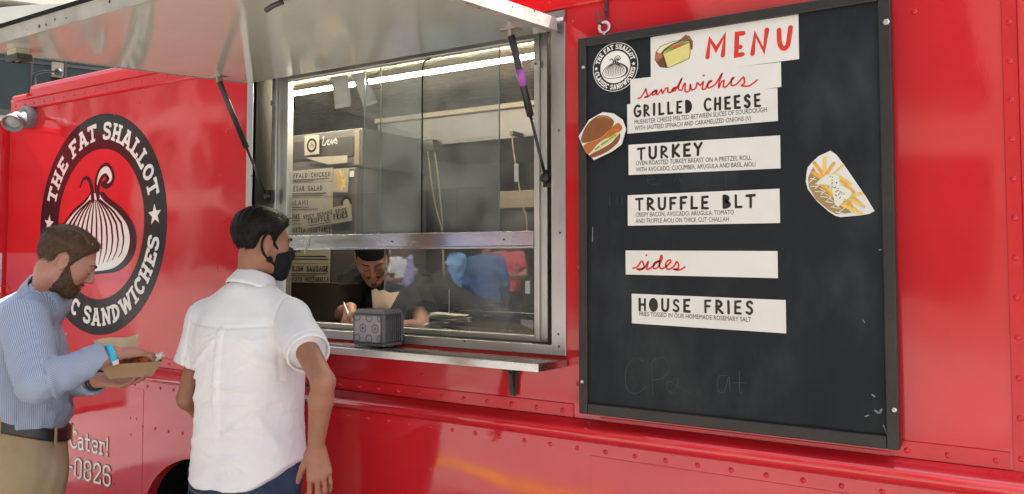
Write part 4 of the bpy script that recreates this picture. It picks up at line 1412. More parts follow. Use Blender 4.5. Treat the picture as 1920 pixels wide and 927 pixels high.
# old chalk marks and scratches
fl = Flat(px_fn(BY), .0003, .00002)
C7 = lambda *pts: crom([(p[0], p[2]) for p in (at(*K7(*q), BY) for q in pts)], 5)
C4 = lambda *pts: crom([(p[0], p[2]) for p in (at(*K4(*q), BY) for q in pts)], 4)
fl.stroke(C7((268, 470), (235, 462), (208, 500), (210, 560), (240, 582), (275, 560)), .0018)
fl.stroke(C7((300, 590), (296, 500), (300, 470), (340, 460), (355, 500), (330, 530), (300, 535)), .0016)
fl.stroke(C7((350, 545), (385, 530), (375, 575), (350, 570), (352, 540), (390, 560), (425, 580)), .0014)
fl.stroke(C7((555, 520), (525, 525), (522, 570), (545, 575), (560, 525), (565, 575)), .002)
fl.stroke(C7((597, 505), (598, 570), (606, 580)), .002); fl.stroke(C7((575, 545), (620, 545)), .0016)
fl.stroke(C4((500, 575), (505, 545), (540, 545), (530, 525), (500, 530), (510, 575), (590, 575)), .0014)
fl.stroke(C4((680, 570), (705, 510), (735, 570)), .0012); fl.stroke(C4((1040, 515), (1042, 610)), .0012)
fl.stroke(C4((233, 650), (234, 722)), .0016); fl.stroke(C4((285, 650), (287, 722)), .0014); fl.stroke(C4((320, 650), (321, 720)), .0014)
fl.build('chalk_mark', pmat('faded_chalk', (.042, .046, .048), .8, var=.4, vscale=60), board)
fl = Flat(px_fn(BY), .0003, .00002)
fl.stroke(C7((1062, 640), (1075, 648), (1084, 636)), .005); fl.stroke(C7((94, 12), (93, 60)), .0025)
fl.stroke(C7((1052, 586), (1060, 592)), .004); fl.stroke(C7((1028, 660), (1040, 656)), .003); fl.stroke(C7((525, 672), (600, 676)), .0016)
fl.stroke(C7((1090, 690), (1102, 720)), .0022); fl.stroke(C7((1075, 90), (1082, 88)), .003); fl.stroke(C7((1020, 330), (1026, 338)), .002)
fl.build('scuff', pmat('scuff_grey', (.20, .21, .21), .7, var=.3, vscale=60), board)
# ================================================================== people: solid shapes blended into one skin
def V3(*a): return np.array(a, dtype=np.float64)


def p_cone(a, b, ra, rb):
    a, b = np.array(a, float), np.array(b, float)
    ab = b - a; L2 = max(ab @ ab, 1e-12)
    def f(P):
        t = np.clip((P - a) @ ab / L2, 0, 1)
        return np.linalg.norm(P - a - t[:, None] * ab, axis=1) - (ra + (rb - ra) * t)
    return f


def p_ell(c, r, R=None):
    c, r = np.array(c, float), np.array(r, float)
    def f(P):
        q = P - c
        if R is not None: q = q @ R
        k0 = np.linalg.norm(q / r, axis=1); k1 = np.linalg.norm(q / (r * r), axis=1)
        return k0 * (k0 - 1) / np.maximum(k1, 1e-6)
    return f


def p_loft(rows, R, o, power=2.4):
    """upright body form: rows of (z, x centre, y centre, half width, half depth) in the frame R, o"""
    rows = np.array(sorted(rows), float)
    def f(P):
        q = (P - o) @ R
        z = np.clip(q[:, 2], rows[0, 0], rows[-1, 0])
        cx, cy, a, b = [np.interp(z, rows[:, 0], rows[:, k]) for k in (1, 2, 3, 4)]
        x, y = np.abs(q[:, 0] - cx) / a, np.abs(q[:, 1] - cy) / b
        k = (x ** power + y ** power) ** (1 / power)
        d = (k - 1) * np.minimum(a, b)
        dz = np.abs(q[:, 2] - z)
        return np.where(dz > 0, np.sqrt(np.maximum(d, 0) ** 2 + dz ** 2) + np.minimum(d, 0) * (dz == 0), d)
    return f


def p_box(c, r, R, rr=.004):
    c, r = np.array(c, float), np.array(r, float)
    def f(P):
        q = np.abs((P - c) @ R) - (r - rr)
        return np.linalg.norm(np.maximum(q, 0), axis=1) + np.minimum(q.max(axis=1), 0) - rr
    return f


def smin(a, b, k):
    if k <= 0: return np.minimum(a, b)
    h = np.clip(.5 + .5 * (b - a) / k, 0, 1)
    return b + (a - b) * h - k * h * (1 - h)


def smax(a, b, k): return -smin(-a, -b, k)


def solid(prims, lo, hi, h, post=None, B=8):
    """prims: (op, function, blend); returns verts, quads of the zero surface, evaluated only in blocks near it"""
    lo, hi = np.array(lo, float) - 2 * h, np.array(hi, float) + 2 * h
    nb = np.ceil((hi - lo) / (h * B)).astype(int)
    n = nb * B
    gi = np.stack(np.meshgrid(*[np.arange(k) for k in nb], indexing='ij'), -1).reshape(-1, 3)
    cen = lo + (gi * B + (B - 1) / 2) * h
    half = B * h * .9
    ds = [f(cen) for _, f, _ in prims]

    def combine(vals):
        d = np.full(len(vals[0]), 1e3)
        for (op, _, k), v in zip(prims, vals):
            d = smin(d, v, k) if op == '+' else smax(d, -v, k) if op == '-' else smax(d, v, k)
        return d
    dc = combine(ds)
    if post: dc = post(cen, dc)
    act = np.abs(dc) < half * 1.5
    idx = np.where(act)[0]
    F = np.repeat(np.repeat(np.repeat(np.where(dc < 0, -1., 1.).reshape(nb).astype(np.float32), B, 0), B, 1), B, 2)
    loc = np.stack(np.meshgrid(*[np.arange(B)] * 3, indexing='ij'), -1).reshape(-1, 3)
    npb = B ** 3
    P = (lo + (gi[idx][:, None, :] * B + loc[None]) * h).reshape(-1, 3)
    d = np.full(len(P), 1e3)
    for (op, f, k), v in zip(prims, ds):
        need = np.ones(len(idx), bool) if op == '^' else v[idx] < half * 2.2 + k
        if not need.any(): continue
        m = np.repeat(need, npb)
        w = f(P[m])
        d[m] = smin(d[m], w, k) if op == '+' else smax(d[m], -w, k) if op == '-' else smax(d[m], w, k)
    if post: d = post(P, d)
    g = gi[idx][:, None, :] * B + loc[None]
    g = g.reshape(-1, 3)
    F[g[:, 0], g[:, 1], g[:, 2]] = np.clip(d, -1, 1)
    return nets(F, lo, h)


def nets(F, lo, h):
    S = F < 0
    c = np.zeros(tuple(k - 1 for k in F.shape), np.int8)
    offs = [(i, j, k) for i in (0, 1) for j in (0, 1) for k in (0, 1)]
    sl = lambda o: tuple(slice(o[a], F.shape[a] - 1 + o[a]) for a in range(3))
    for o in offs: c += S[sl(o)]
    I = np.argwhere((c > 0) & (c < 8))
    idm = np.full(c.shape, -1, np.int32)
    idm[I[:, 0], I[:, 1], I[:, 2]] = np.arange(len(I))
    val = {o: F[I[:, 0] + o[0], I[:, 1] + o[1], I[:, 2] + o[2]].astype(np.float64) for o in offs}
    acc, cnt = np.zeros((len(I), 3)), np.zeros(len(I))
    for a in offs:
        for ax in range(3):
            if a[ax]: continue
            b = list(a); b[ax] = 1; b = tuple(b)
            fa, fb = val[a], val[b]
            m = (fa < 0) != (fb < 0)
            t = np.where(m, fa / np.where(m, fa - fb, 1), 0)
            p = np.array(a, float)[None] + t[:, None] * (np.array(b) - np.array(a))[None]
            acc[m] += p[m]; cnt[m] += 1
    V = lo + (I + acc / np.maximum(cnt, 1)[:, None]) * h
    Q = []
    for ax in range(3):
        u, v = (ax + 1) % 3, (ax + 2) % 3
        s0 = [slice(None)] * 3; s1 = [slice(None)] * 3
        s0[ax] = slice(0, -1); s1[ax] = slice(1, None)
        A, Bm = S[tuple(s0)], S[tuple(s1)]
        E = np.argwhere(A != Bm)
        E = E[(E[:, u] > 0) & (E[:, v] > 0) & (E[:, u] < F.shape[u] - 1) & (E[:, v] < F.shape[v] - 1)]
        fl = A[E[:, 0], E[:, 1], E[:, 2]]
        cs = []
        for du, dv in ((-1, -1), (0, -1), (0, 0), (-1, 0)):
            q = E.copy(); q[:, u] += du; q[:, v] += dv
            cs.append(idm[q[:, 0], q[:, 1], q[:, 2]])
        q = np.stack(cs, 1)
        q[~fl] = q[~fl][:, ::-1]
        Q.append(q[(q >= 0).all(1)])
    return V, np.concatenate(Q)


def normals(V, Q):
    n = np.cross(V[Q[:, 2]] - V[Q[:, 0]], V[Q[:, 3]] - V[Q[:, 1]])
    N = np.zeros_like(V)
    for k in range(4): np.add.at(N, Q[:, k], n)
    return N / (np.linalg.norm(N, axis=1)[:, None] + 1e-12)


def relax(V, Q, it=2, lam=.5):
    for _ in range(it):
        A, c = np.zeros_like(V), np.zeros(len(V))
        for a, b in ((0, 1), (1, 2), (2, 3), (3, 0)):
            np.add.at(A, Q[:, a], V[Q[:, b]]); np.add.at(A, Q[:, b], V[Q[:, a]])
            np.add.at(c, Q[:, a], 1); np.add.at(c, Q[:, b], 1)
        V = V + lam * (A / np.maximum(c, 1)[:, None] - V)
    return V


def fbm(P, scale, seed=0, octv=3, stretch=(1, 1, 1)):
    st = np.array(stretch, float)
    return np.array([mnoise.fractal(Vector((p * st * scale + seed * 7.3).tolist()), .6, 2.1, octv) for p in P])


def rot(az, pitch=0, roll=0):
    """columns: person's right, forward, up; az turns left from +Y; pitch nods down"""
    a, p, r = rad(az), rad(pitch), rad(roll)
    R1 = np.array([[math.cos(a), -math.sin(a), 0], [math.sin(a), math.cos(a), 0], [0, 0, 1]])
    R2 = np.array([[1, 0, 0], [0, math.cos(-p), -math.sin(-p)], [0, math.sin(-p), math.cos(-p)]])
    R3 = np.array([[math.cos(r), 0, math.sin(r)], [0, 1, 0], [-math.sin(r), 0, math.cos(r)]])
    return R1 @ R2 @ R3


# ---- head, in its own frame: x right, y forward, z up, origin mid head
def head_prims(c, R, s=1.0, ears=True):
    g = lambda x, y, z: c + R @ (V3(x, y, z) * s)
    E = lambda x, y, z, a, b, d, RR=None: p_ell(g(x, y, z), V3(a, b, d) * s, R if RR is None else R @ RR)
    K = lambda a, b, r0, r1: p_cone(g(*a), g(*b), r0 * s, r1 * s)
    L = [('+', E(0, -.016, .034, .075, .094, .080), 0), ('+', E(0, .022, -.018, .062, .070, .088), .03 * s)]
    for x in (-1, 1):
        L += [('+', K((x * .054, -.012, -.050), (x * .018, .058, -.096), .020, .019), .03 * s),
              ('+', E(x * .044, .058, -.016, .024, .022, .020), .025 * s)]
    L += [('+', K((-.032, .080, .024), (.032, .080, .024), .012, .012), .02 * s),
          ('+', E(0, .072, -.098, .022, .020, .018), .018 * s)]
    for x in (-1, 1): L.append(('-', E(x * .031, .101, .000, .019, .017, .014), .012 * s))
    for x in (-1, 1):
        L.append(('+', E(x * .031, .0765, .000, .0150, .0142, .0142), .003 * s))
    L += [('+', K((0, .088, .018), (0, .111, -.026), .0075, .0105), .010 * s),
          ('+', E(0, .098, -.032, .017, .013, .009), .006 * s)]
    L += [('+', E(0, .0885, -.0565, .023, .0095, .0062), .006 * s), ('+', E(0, .0865, -.0675, .020, .0105, .0066), .004 * s)]
    L.append(('-', K((-.021, .094, -.0615), (.021, .094, -.0615), .0022, .0022), .004 * s))
    if ears:
        for x in (-1, 1):
            RR = rot(x * -18, 0, 0) @ rot(0, -12, x * 6)
            L += [('+', E(x * .0785, -.014, -.006, .0085, .021, .034, RR), .008 * s),
                  ('-', E(x * .0900, -.006, .000, .0075, .010, .018, RR), .006 * s)]
    return L


def hand_prims(wrist, d, n, side, curl=(25, 35, 25), thumb=(40, 20), spread=6, s=1.0, fingers=None, thumb_fold=0.0):
    """wrist point, direction of the fingers d, palm side n, thumb side +-1 along d x n"""
    d = np.array(d, float); d /= np.linalg.norm(d)
    n = np.array(n, float); n -= d * (n @ d); n /= np.linalg.norm(n)
    t = np.cross(d, n) * side                    # towards the thumb
    L = []
    W = np.array(wrist, float)
    kn = []
    for k, (u, ln) in enumerate(((.030, .092), (.010, .096), (-.011, .091), (-.030, .082))):
        q = W + (d * ln + t * u) * s - n * (.004 if k in (1, 2) else 0) * s
        kn.append(q)
        L.append(('+', p_cone(W + (d * .012 + t * u * .55) * s, q, .0155 * s, .0115 * s), .012 * s))
    tips = []
    segs = ((.044, .026, .022), (.048, .030, .023), (.045, .028, .022), (.036, .021, .019))
    for k in range(4):
        c = (fingers[k] if fingers else curl)
        ang, q = 0.0, kn[k]
        sp = rad(spread) * (1.5 - k) * -1
        dd0 = d * math.cos(sp) - t * math.sin(sp)
        r0 = (.0094, .0096, .0092, .0080)[k] * s
        for j in range(3):
            ang += rad(c[j])
            dd = dd0 * math.cos(ang) + n * math.sin(ang)
            q2 = q + dd * segs[k][j] * s
            L.append(('+', p_cone(q, q2, r0 * (1 - .08 * j), r0 * (1 - .08 * (j + 1)) - .0006 * s), .004 * s))
            q = q2
        tips.append(q)
    b = W + (d * .022 + t * .022 + n * .006) * s
    a1 = rad(thumb[0])
    dd = d * math.cos(a1) + t * math.sin(a1) + n * (.25 + thumb_fold); dd /= np.linalg.norm(dd)
    m = b + dd * .046 * s
    L.append(('+', p_cone(b, m, .0165 * s, .0115 * s), .012 * s))
    a2 = rad(thumb[0] - thumb[1])
    dd = d * math.cos(a2) + t * math.sin(a2) + n * (.3 + thumb_fold * 1.6); dd /= np.linalg.norm(dd)
    m2 = m + dd * .033 * s
    L.append(('+', p_cone(m, m2, .0108 * s, .0098 * s), .005 * s))
    dd = dd + (d * .2 + n * .15); dd /= np.linalg.norm(dd)
    L.append(('+', p_cone(m2, m2 + dd * .024 * s, .0098 * s, .0075 * s), .004 * s))
    return L


def hair_mesh(c, R, s, line, thick, h=.0035, waves=(90, .0016), flow=None, top=None, name='hair', ear_gap=True):
    """hair: the skull grown by thick(p) above the hairline; line(angle) gives its height"""
    hp = head_prims(c, R, s, ears=False)[:2]

    def post(P, d):
        q = (P - c) @ R / s
        th = np.degrees(np.arctan2(np.abs(q[:, 0]), q[:, 1]))
        zl = np.interp(th, *line)
        up = np.clip((q[:, 2] - zl) / .030, -1.2, 1)
        T = thick(q, th) * np.where(up > 0, np.sqrt(np.maximum(up, 0)), up * 1.5)
        if flow is not None:
            u = flow(q)
            T = T + waves[1] * (np.sin(u * waves[0]) * .6 + np.sin(u * waves[0] * 2.3 + 1) * .4) * np.clip(up, 0, 1)
        return d - T * s
    lo, hi = c - .17 * s, c + .17 * s
    return solid(hp, lo, hi, h, post)


def strands(V, N, tang, n, ln, w, rng, lift=.25, jitter=.25):
    """thin tapered blades lying over a hair surface: returns verts, faces"""
    idx = rng.integers(0, len(V), n)
    out, F = [], []
    for i in idx:
        p, nn = V[i], N[i]
        t = tang(p, nn) + rng.normal(0, jitter, 3)
        t -= nn * (t @ nn) * .9
        t /= np.linalg.norm(t) + 1e-9
        b = np.cross(t, nn)
        l = ln * rng.uniform(.5, 1.2)
        k = len(out)
        a0 = p - nn * .003
        a1 = p + t * l * .55 + nn * (l * lift * rng.uniform(.0, 1))
        a2 = a1 + t * l * .45 - nn * l * .12
        out += [a0 - b * w, a0 + b * w, a1 - b * w * .8, a1 + b * w * .8, a2]
        F += [(k, k + 1, k + 3, k + 2), (k + 2, k + 3, k + 4)]
    return out, F


def skin_obj(name, V, Q, mat, parent, rl=1):
    if rl: V = relax(V, Q, rl)
    return mesh_obj(name, V, Q, mat, parent, smooth=True)


def grow(prims, h, pad=.02, post=None, lo=None, hi=None, pts=None):
    return solid(prims, lo, hi, h, post)


def stat(o, **k):
    for a, b in k.items(): o[a] = b
    return o


class Person:
    """a posed figure: joints in the world, one skin for the body, clothes as children"""
    def __init__(s, label, foot, az, H=1.75, group=None):
        s.k = H / 1.75
        s.o = np.array([foot[0], foot[1], foot[2] if len(foot) > 2 else 0.0])
        s.R = rot(az)
        s.root = thing('person', tuple(s.o), label, 'person', group)
        J = {'pelvis': (0, 0, .93), 'chest': (0, .005, 1.27), 'neck': (0, -.015, 1.45), 'head': (0, .025, 1.625)}
        for n, x in (('r', 1), ('l', -1)):
            J.update({'sh_' + n: (x * .178, -.01, 1.405), 'el_' + n: (x * .245, -.04, 1.12), 'wr_' + n: (x * .25, .06, .88),
                      'hip_' + n: (x * .09, 0, .89), 'kn_' + n: (x * .10, .02, .48), 'an_' + n: (x * .105, -.02, .09), 'toe_' + n: (x * .125, .14, .035)})
        s.J = {n: s.L(*p) for n, p in J.items()}
        s.hR = rot(az)
        s.hs = 1.0
        s.g = s.o[2]

    def stand(s, g=0.0):
        """feet brought to the ground when the hips stay where they are"""
        s.g = g
        for n in 'rl':
            dz = g - s.o[2]
            for j, f in (('kn_', .5), ('an_', 1), ('toe_', 1)): s.J[j + n] = s.J[j + n] + V3(0, 0, dz * f)

    def L(s, x, y, z): return s.o + s.R @ (V3(x, y, z) * s.k)

    def body(s, mat, h=.005, bare_arm=True, hands=None, legs=True, neck_r=.051, extra=(), arm_r=1.0, sides=('r', 'l')):
        J = s.J; k = s.k
        P = head_prims(J['head'], s.hR, s.hs)
        hb = J['head'] + s.hR @ V3(0, -.03, -.055)
        P.append(('+', p_cone(J['neck'], hb, neck_r * 1.06, neck_r), .02))
        tr = J['chest'] - J['pelvis']
        P += [('+', p_ell(J['chest'] + s.R @ V3(0, 0, .03), V3(.150, .085, .17) * k, s.R), .04),
              ('+', p_ell(J['pelvis'] + tr * .25, V3(.130, .085, .22) * k, s.R), .04)]
        for n in ('r', 'l'):
            if n not in sides: continue
            P.append(('+', p_cone(J['neck'] - V3(0, 0, .02), J['sh_' + n], .036 * k, .036 * k), .03))
            a, e, w = J['sh_' + n], J['el_' + n], J['wr_' + n]
            P.append(('+', p_cone(a, e, .044 * k * arm_r, .037 * k * arm_r), .02))
            m = e + (w - e) * .28
            P.append(('+', p_cone(e, m, .035 * k * arm_r, .039 * k * arm_r), .015))
            P.append(('+', p_cone(m, w, .039 * k * arm_r, .0255 * k * arm_r), .012))
            if hands and n in hands: P += hands[n]
        if legs:
            for n in ('r', 'l'):
                P += [('+', p_cone(J['hip_' + n], J['kn_' + n], .070 * k, .045 * k), .03), ('+', p_cone(J['kn_' + n], J['an_' + n], .045 * k, .032 * k), .02),
                      ('+', p_cone(J['an_' + n] - [0, 0, .02], J['toe_' + n], .034 * k, .028 * k), .02)]
        P += list(extra)
        allp = np.array(list(J.values()))
        V, Q = solid(P, allp.min(0) - .22, allp.max(0) + .22, h)
        s.body_o = skin_obj('body', V, Q, mat, s.root, 1)
        return s.body_o

    def trousers(s, mat, h=.008, top=1.0, waist=(.165, .125), hipw=(.185, .14), leg=.095, low=.062, tilt=0.0, post=None, name='trousers', disp=.006):
        J = s.J; k = s.k
        rows = [(top + .0, 0, 0, *waist), (.93, 0, -.01, *hipw), (.88, 0, -.01, hipw[0] * .98, hipw[1]), (.80, 0, -.005, hipw[0] * .86, hipw[1] * .82)]
        P = [('+', p_loft([(z * k, x, y, a * k, b * k) for z, x, y, a, b in rows], s.R, s.o), 0)]
        for n in ('r', 'l'):
            P += [('+', p_cone(J['hip_' + n], J['kn_' + n], leg * k, low * 1.12 * k), .07), ('+', p_cone(J['kn_' + n], J['an_' + n] + [0, 0, .0], low * 1.1 * k, low * k), .03)]
        def pst(Pp, d):
            q = (Pp - s.o) @ s.R / k
            d = smax(d, q[:, 2] - top - tilt * q[:, 1], .006)
            d = np.maximum(d, s.g + .055 - Pp[:, 2])
            return post(q, d) if post else d
        V, Q = solid(P, s.o + [-.42, -.42, .0], s.o + [.42, .42, 1.35], h, pst)
        V = relax(V, Q, 1)
        if disp:
            N = normals(V, Q)
            V = V + N * (fbm(V, 7, 3, 3, (1, 1, .5)) * disp)[:, None]
        return mesh_obj(name, V, Q, mat, s.root, smooth=True)

    def shoes(s, mat, h=.008):
        J = s.J; k = s.k
        for n in ('r', 'l'):
            a, t = J['an_' + n], J['toe_' + n]
            P = [('+', p_cone(a + (a - t) * .25 * V3(1, 1, 0) + V3(0, 0, -.035), t, .040 * k, .038 * k), 0), ('+', p_cone(a + V3(0, 0, .0), a - V3(0, 0, .04), .038, .042), .02)]
            V, Q = solid(P, np.minimum(a, t) - .16, np.maximum(a, t) + .16, h, lambda Pp, d: smax(d, .002 + s.g - Pp[:, 2], .006))
            mesh_obj('shoe', V, Q, mat, s.root, smooth=True)


def fabric(name, col, var=.05, rough=.85, weave=900, wrinkle=.25, wscale=9, sheen=0.0, stretch=(1, 1, 1)):
    m = pmat(name, col, rough, var=var, vscale=8, sheen=sheen, stretch=stretch)
    N, L = m.node_tree.nodes, m.node_tree.links
    p = N['Principled BSDF']
    p.inputs['Specular IOR Level'].default_value = .15
    tc = N.new('ShaderNodeTexCoord')
    mp = N.new('ShaderNodeMapping'); mp.inputs['Scale'].default_value = stretch
    L.new(tc.outputs['Object'], mp.inputs['Vector'])
    n1 = N.new('ShaderNodeTexNoise'); n1.inputs['Scale'].default_value = wscale; n1.inputs['Detail'].default_value = 4; n1.inputs['Distortion'].default_value = 1.2
    n1.noise_type = 'RIDGED_MULTIFRACTAL'
    L.new(mp.outputs[0], n1.inputs['Vector'])
    n2 = N.new('ShaderNodeTexNoise'); n2.inputs['Scale'].default_value = weave; n2.inputs['Detail'].default_value = 1
    L.new(tc.outputs['Object'], n2.inputs['Vector'])
    b1 = N.new('ShaderNodeBump'); b1.inputs['Strength'].default_value = wrinkle; b1.inputs['Distance'].default_value = .006
    b2 = N.new('ShaderNodeBump'); b2.inputs['Strength'].default_value = .15; b2.inputs['Distance'].default_value = .001
    L.new(n1.outputs['Fac'], b1.inputs['Height']); L.new(n2.outputs['Fac'], b2.inputs['Height'])
    L.new(b1.outputs[0], b2.inputs['Normal']); L.new(b2.outputs[0], p.inputs['Normal'])
    return m


def skin_mat(name, col, red=.24):
    c2 = (col[0] * 1.0, col[1] * (1 - red), col[2] * (1 - red * 1.2))
    return pmat(name, col, .58, col2=c2, vscale=24, detail=5, sss=.10, bump=.15, bscale=220, bdist=.002, ior=1.4)


def hair_mat(name, col, col2, rough=.38):
    m = pmat(name, col, rough, col2=col2, vscale=90, bump=.2, bscale=200, bdist=.002, detail=3, ior=1.38)
    m.node_tree.nodes['Principled BSDF'].inputs['Specular IOR Level'].default_value = .22
    return m


def tube_part(name, pts, r, mat, parent, n=8, smooth=4):
    P = crom(pts, smooth) if len(pts) > 2 and smooth else pts
    mb = MB(); mb.tube(P, r, n)
    return mb.build(name, mat, parent)
# ================================================================== the people
NR = np.random.default_rng(11)
SKIN_W = skin_mat('skin_tan', (0.29, 0.150, 0.094))
SKIN_B = skin_mat('skin_fair', (0.38, 0.212, 0.155))
SKIN_C = skin_mat('skin_olive', (0.50, 0.30, 0.22))
HAIR_BK = hair_mat('hair_black', (0.007, 0.0065, 0.0065), (0.014, 0.012, 0.011), .5)
HAIR_BR = hair_mat('hair_brown', (0.055, 0.033, 0.020), (0.095, 0.060, 0.037), .48)
BEARD_BR = hair_mat('beard_brown', (0.045, 0.027, 0.018), (0.11, 0.064, 0.042), .6)
M_WHITECLOTH = fabric('white_cotton', (0.70, 0.70, 0.72), .03, .9, wrinkle=.22, wscale=7)
M_JEANS = fabric('denim', (0.030, 0.048, 0.085), .3, .85, wrinkle=.3, wscale=10)
M_KHAKI = fabric('khaki_twill', (0.30, 0.225, 0.135), .08, .85, wrinkle=.3, wscale=7)
M_LEATHER = pmat('black_leather', (0.010, 0.010, 0.011), .38, var=.3, vscale=30, bump=.15, bscale=200, bdist=.002)
M_SHOE = pmat('brown_shoe_leather', (0.05, 0.03, 0.02), .4, var=.2)
M_MASK = fabric('black_mask_cloth', (0.012, 0.013, 0.016), .2, .85, wrinkle=.1)
M_BLACKTEE = fabric('black_jersey', (0.011, 0.012, 0.015), .2, .9, wrinkle=.3, wscale=6)


def stripe_fabric(name, c1, c2, period):
    m = fabric(name, c1, .03, .85, wrinkle=.25, wscale=8)
    N, L = m.node_tree.nodes, m.node_tree.links
    p = N['Principled BSDF']
    at_ = N.new('ShaderNodeAttribute'); at_.attribute_name = 'thread'
    ml = N.new('ShaderNodeMath'); ml.operation = 'MULTIPLY'; ml.inputs[1].default_value = 2 * math.pi / period
    sn = N.new('ShaderNodeMath'); sn.operation = 'SINE'
    mr = N.new('ShaderNodeMapRange'); mr.inputs['From Min'].default_value = -.3; mr.inputs['From Max'].default_value = .3
    L.new(at_.outputs['Fac'], ml.inputs[0]); L.new(ml.outputs[0], sn.inputs[0]); L.new(sn.outputs[0], mr.inputs['Value'])
    mx = N.new('ShaderNodeMix'); mx.data_type = 'RGBA'
    mx.inputs['A'].default_value = (*c1, 1); mx.inputs['B'].default_value = (*c2, 1)
    L.new(mr.outputs[0], mx.inputs['Factor'])
    for l in list(p.inputs['Base Color'].links): L.remove(l)
    L.new(mx.outputs['Result'], p.inputs['Base Color'])
    return m


M_STRIPE = stripe_fabric('blue_striped_cotton', (0.19, 0.23, 0.33), (0.35, 0.39, 0.475), .0046)


def thread_attr(o, vals):
    a = o.data.attributes.new('thread', 'FLOAT', 'POINT')
    a.data.foreach_set('value', np.asarray(vals, np.float32))


def creases(q, segs):
    """ridges of pressed or strained cloth; q: body-frame points; segs: (x0, z0, x1, z1, height, width, back)"""
    d = np.zeros(len(q))
    for x0, z0, x1, z1, am, w, bk in segs:
        a, b = V3(x0, z0), V3(x1, z1)
        ab = b - a
        p = q[:, [0, 2]]
        t = (p - a) @ ab / (ab @ ab)
        tc = np.clip(t, 0, 1)
        dist = np.linalg.norm(p - a - tc[:, None] * ab, axis=1)
        m = (q[:, 1] < .02) if bk else (q[:, 1] > -.02)
        d += am * np.exp(-(dist / w) ** 2) * np.sin(math.pi * np.clip(.12 + .76 * tc, 0, 1)) * m
    return d


def face_bits(pr, brow_mat, h=.0025, lash=True, brow_w=.0045):
    """eyebrows and lowered lashes"""
    c, R, s = pr.J['head'], pr.hR, pr.hs
    g = lambda x, y, z: c + R @ (V3(x, y, z) * s)
    mb = MB()
    for x in (-1, 1):
        mb.tube(crom([g(x * .014, .0945, .0235), g(x * .026, .0965, .028), g(x * .040, .088, .029), g(x * .051, .074, .022)], 4), [brow_w * .9] * 4 + [brow_w] * 5 + [brow_w * .5] * 4, 6)
    mb.build('eyebrow', brow_mat, pr.root)
    if lash:
        mb = MB()
        for x in (-1, 1):
            mb.tube(crom([g(x * .0185, .0875, -.0035), g(x * .027, .0925, -.0065), g(x * .036, .0905, -.0065), g(x * .0445, .083, -.003)], 4), .0013, 5)
        mb.build('eyelash', HAIR_BK, pr.root)


def face_shell(pr, T, region, h=.0035, ears=False, extra=()):
    c, R, s = pr.J['head'], pr.hR, pr.hs
    P = head_prims(c, R, s, ears=False) + list(extra)
    P.append(('+', p_cone(c + R @ V3(0, -.03, -.055), pr.J['neck'], .053, .056), .02))
    def post(Pp, d):
        q = (Pp - c) @ R / s
        return region(q, d - (T(q) if callable(T) else T))
    return solid(P, c - .19 * s, c + .19 * s, h, post)


def collar(pr, mat, c0, c1, r0, r1, h=.004, opening=None, wing=0.012, name='collar', attr=False):
    """turned-down collar: a flared shell round the neck from c0 (foot) to c1 (fold)"""
    c0, c1 = np.array(c0), np.array(c1)
    ax = (c1 - c0) / np.linalg.norm(c1 - c0)
    f0 = p_cone(c0, c1, r0, r1)
    hh = np.linalg.norm(c1 - c0)
    def post(P, d):
        t = (P - c0) @ ax
        q = (P - c0) @ pr.R
        rr = np.linalg.norm((P - c0) - t[:, None] * ax, axis=1)
        rad_ = r0 + (r1 - r0) * np.clip(t / hh, 0, 1.1)
        # two leaves: inner stand and outer fall, joined at the fold
        stand = np.abs(rr - rad_) - .0035
        fall = np.abs(rr - (rad_ + wing * (1.05 - np.clip(t / hh, 0, 1)))) - .0038
        d = np.minimum(stand, fall)
        d = smax(d, t - hh, .004)
        low = -.010 - (np.clip(q[:, 1], 0, .1) * .28 if opening else 0)
        d = np.maximum(d, low - t)
        if opening:
            th = np.degrees(np.arctan2(np.abs(q[:, 0]), q[:, 1]))
            d = np.maximum(d, (opening - th) * .0012)
        return d
    lo, hi = np.minimum(c0, c1) - r0 - .06, np.maximum(c0, c1) + r0 + .05
    V, Q = solid([('+', f0, 0)], lo, hi, h, post)
    o = mesh_obj(name, relax(V, Q, 1), Q, mat, pr.root, smooth=True)
    if attr:
        q = (V - c0) @ pr.R
        thread_attr(o, np.arctan2(q[:, 0], q[:, 1]) * r0)
    return o


# ------------------------------------------------------------------ man in the white shirt, at the window
SW = 1.10
wat = lambda px, py, Y: at(px, py, CAM[1] + (Y - CAM[1]) * SW)
W = Person('man in a white short-sleeved shirt and black mask leaning to the serving window', (-2.115 * SW, CAM[1] + 1.75 * SW, CAM[2] * (1 - SW)), 10, 1.77 * SW)
W.stand()
W.J['head'] = wat(492, 455, -.575)
W.hR = rot(-17, 10, 0)
W.hs = .98
W.J['neck'] = W.L(.015, -.005, 1.49)
W.J['sh_r'] = W.L(.166, -.01, 1.395); W.J['sh_l'] = W.L(-.162, -.01, 1.385)
W.J['el_r'] = wat(606, 716, -.73)
W.J['wr_r'] = wat(592, 838, -.70)
W.J['el_l'] = wat(351, 748, -.68)
W.J['wr_l'] = W.L(-.20, .17, .965)
hw = W.J['wr_r']
hd_ = wat(601, 905, -.70) - hw
W.body(SKIN_W, .0042, arm_r=.87, neck_r=.046, hands={
    'r': hand_prims(hw, hd_, W.R @ V3(-.75, .65, 0), -1, s=1.0, thumb=(30, 10), spread=2, fingers=((30, 34, 22), (20, 30, 20), (16, 26, 16), (14, 22, 14)), thumb_fold=.3),
    'l': hand_prims(W.J['wr_l'], V3(.02, .10, -.16), W.R @ V3(1, 0, 0), 1, curl=(20, 30, 20))})

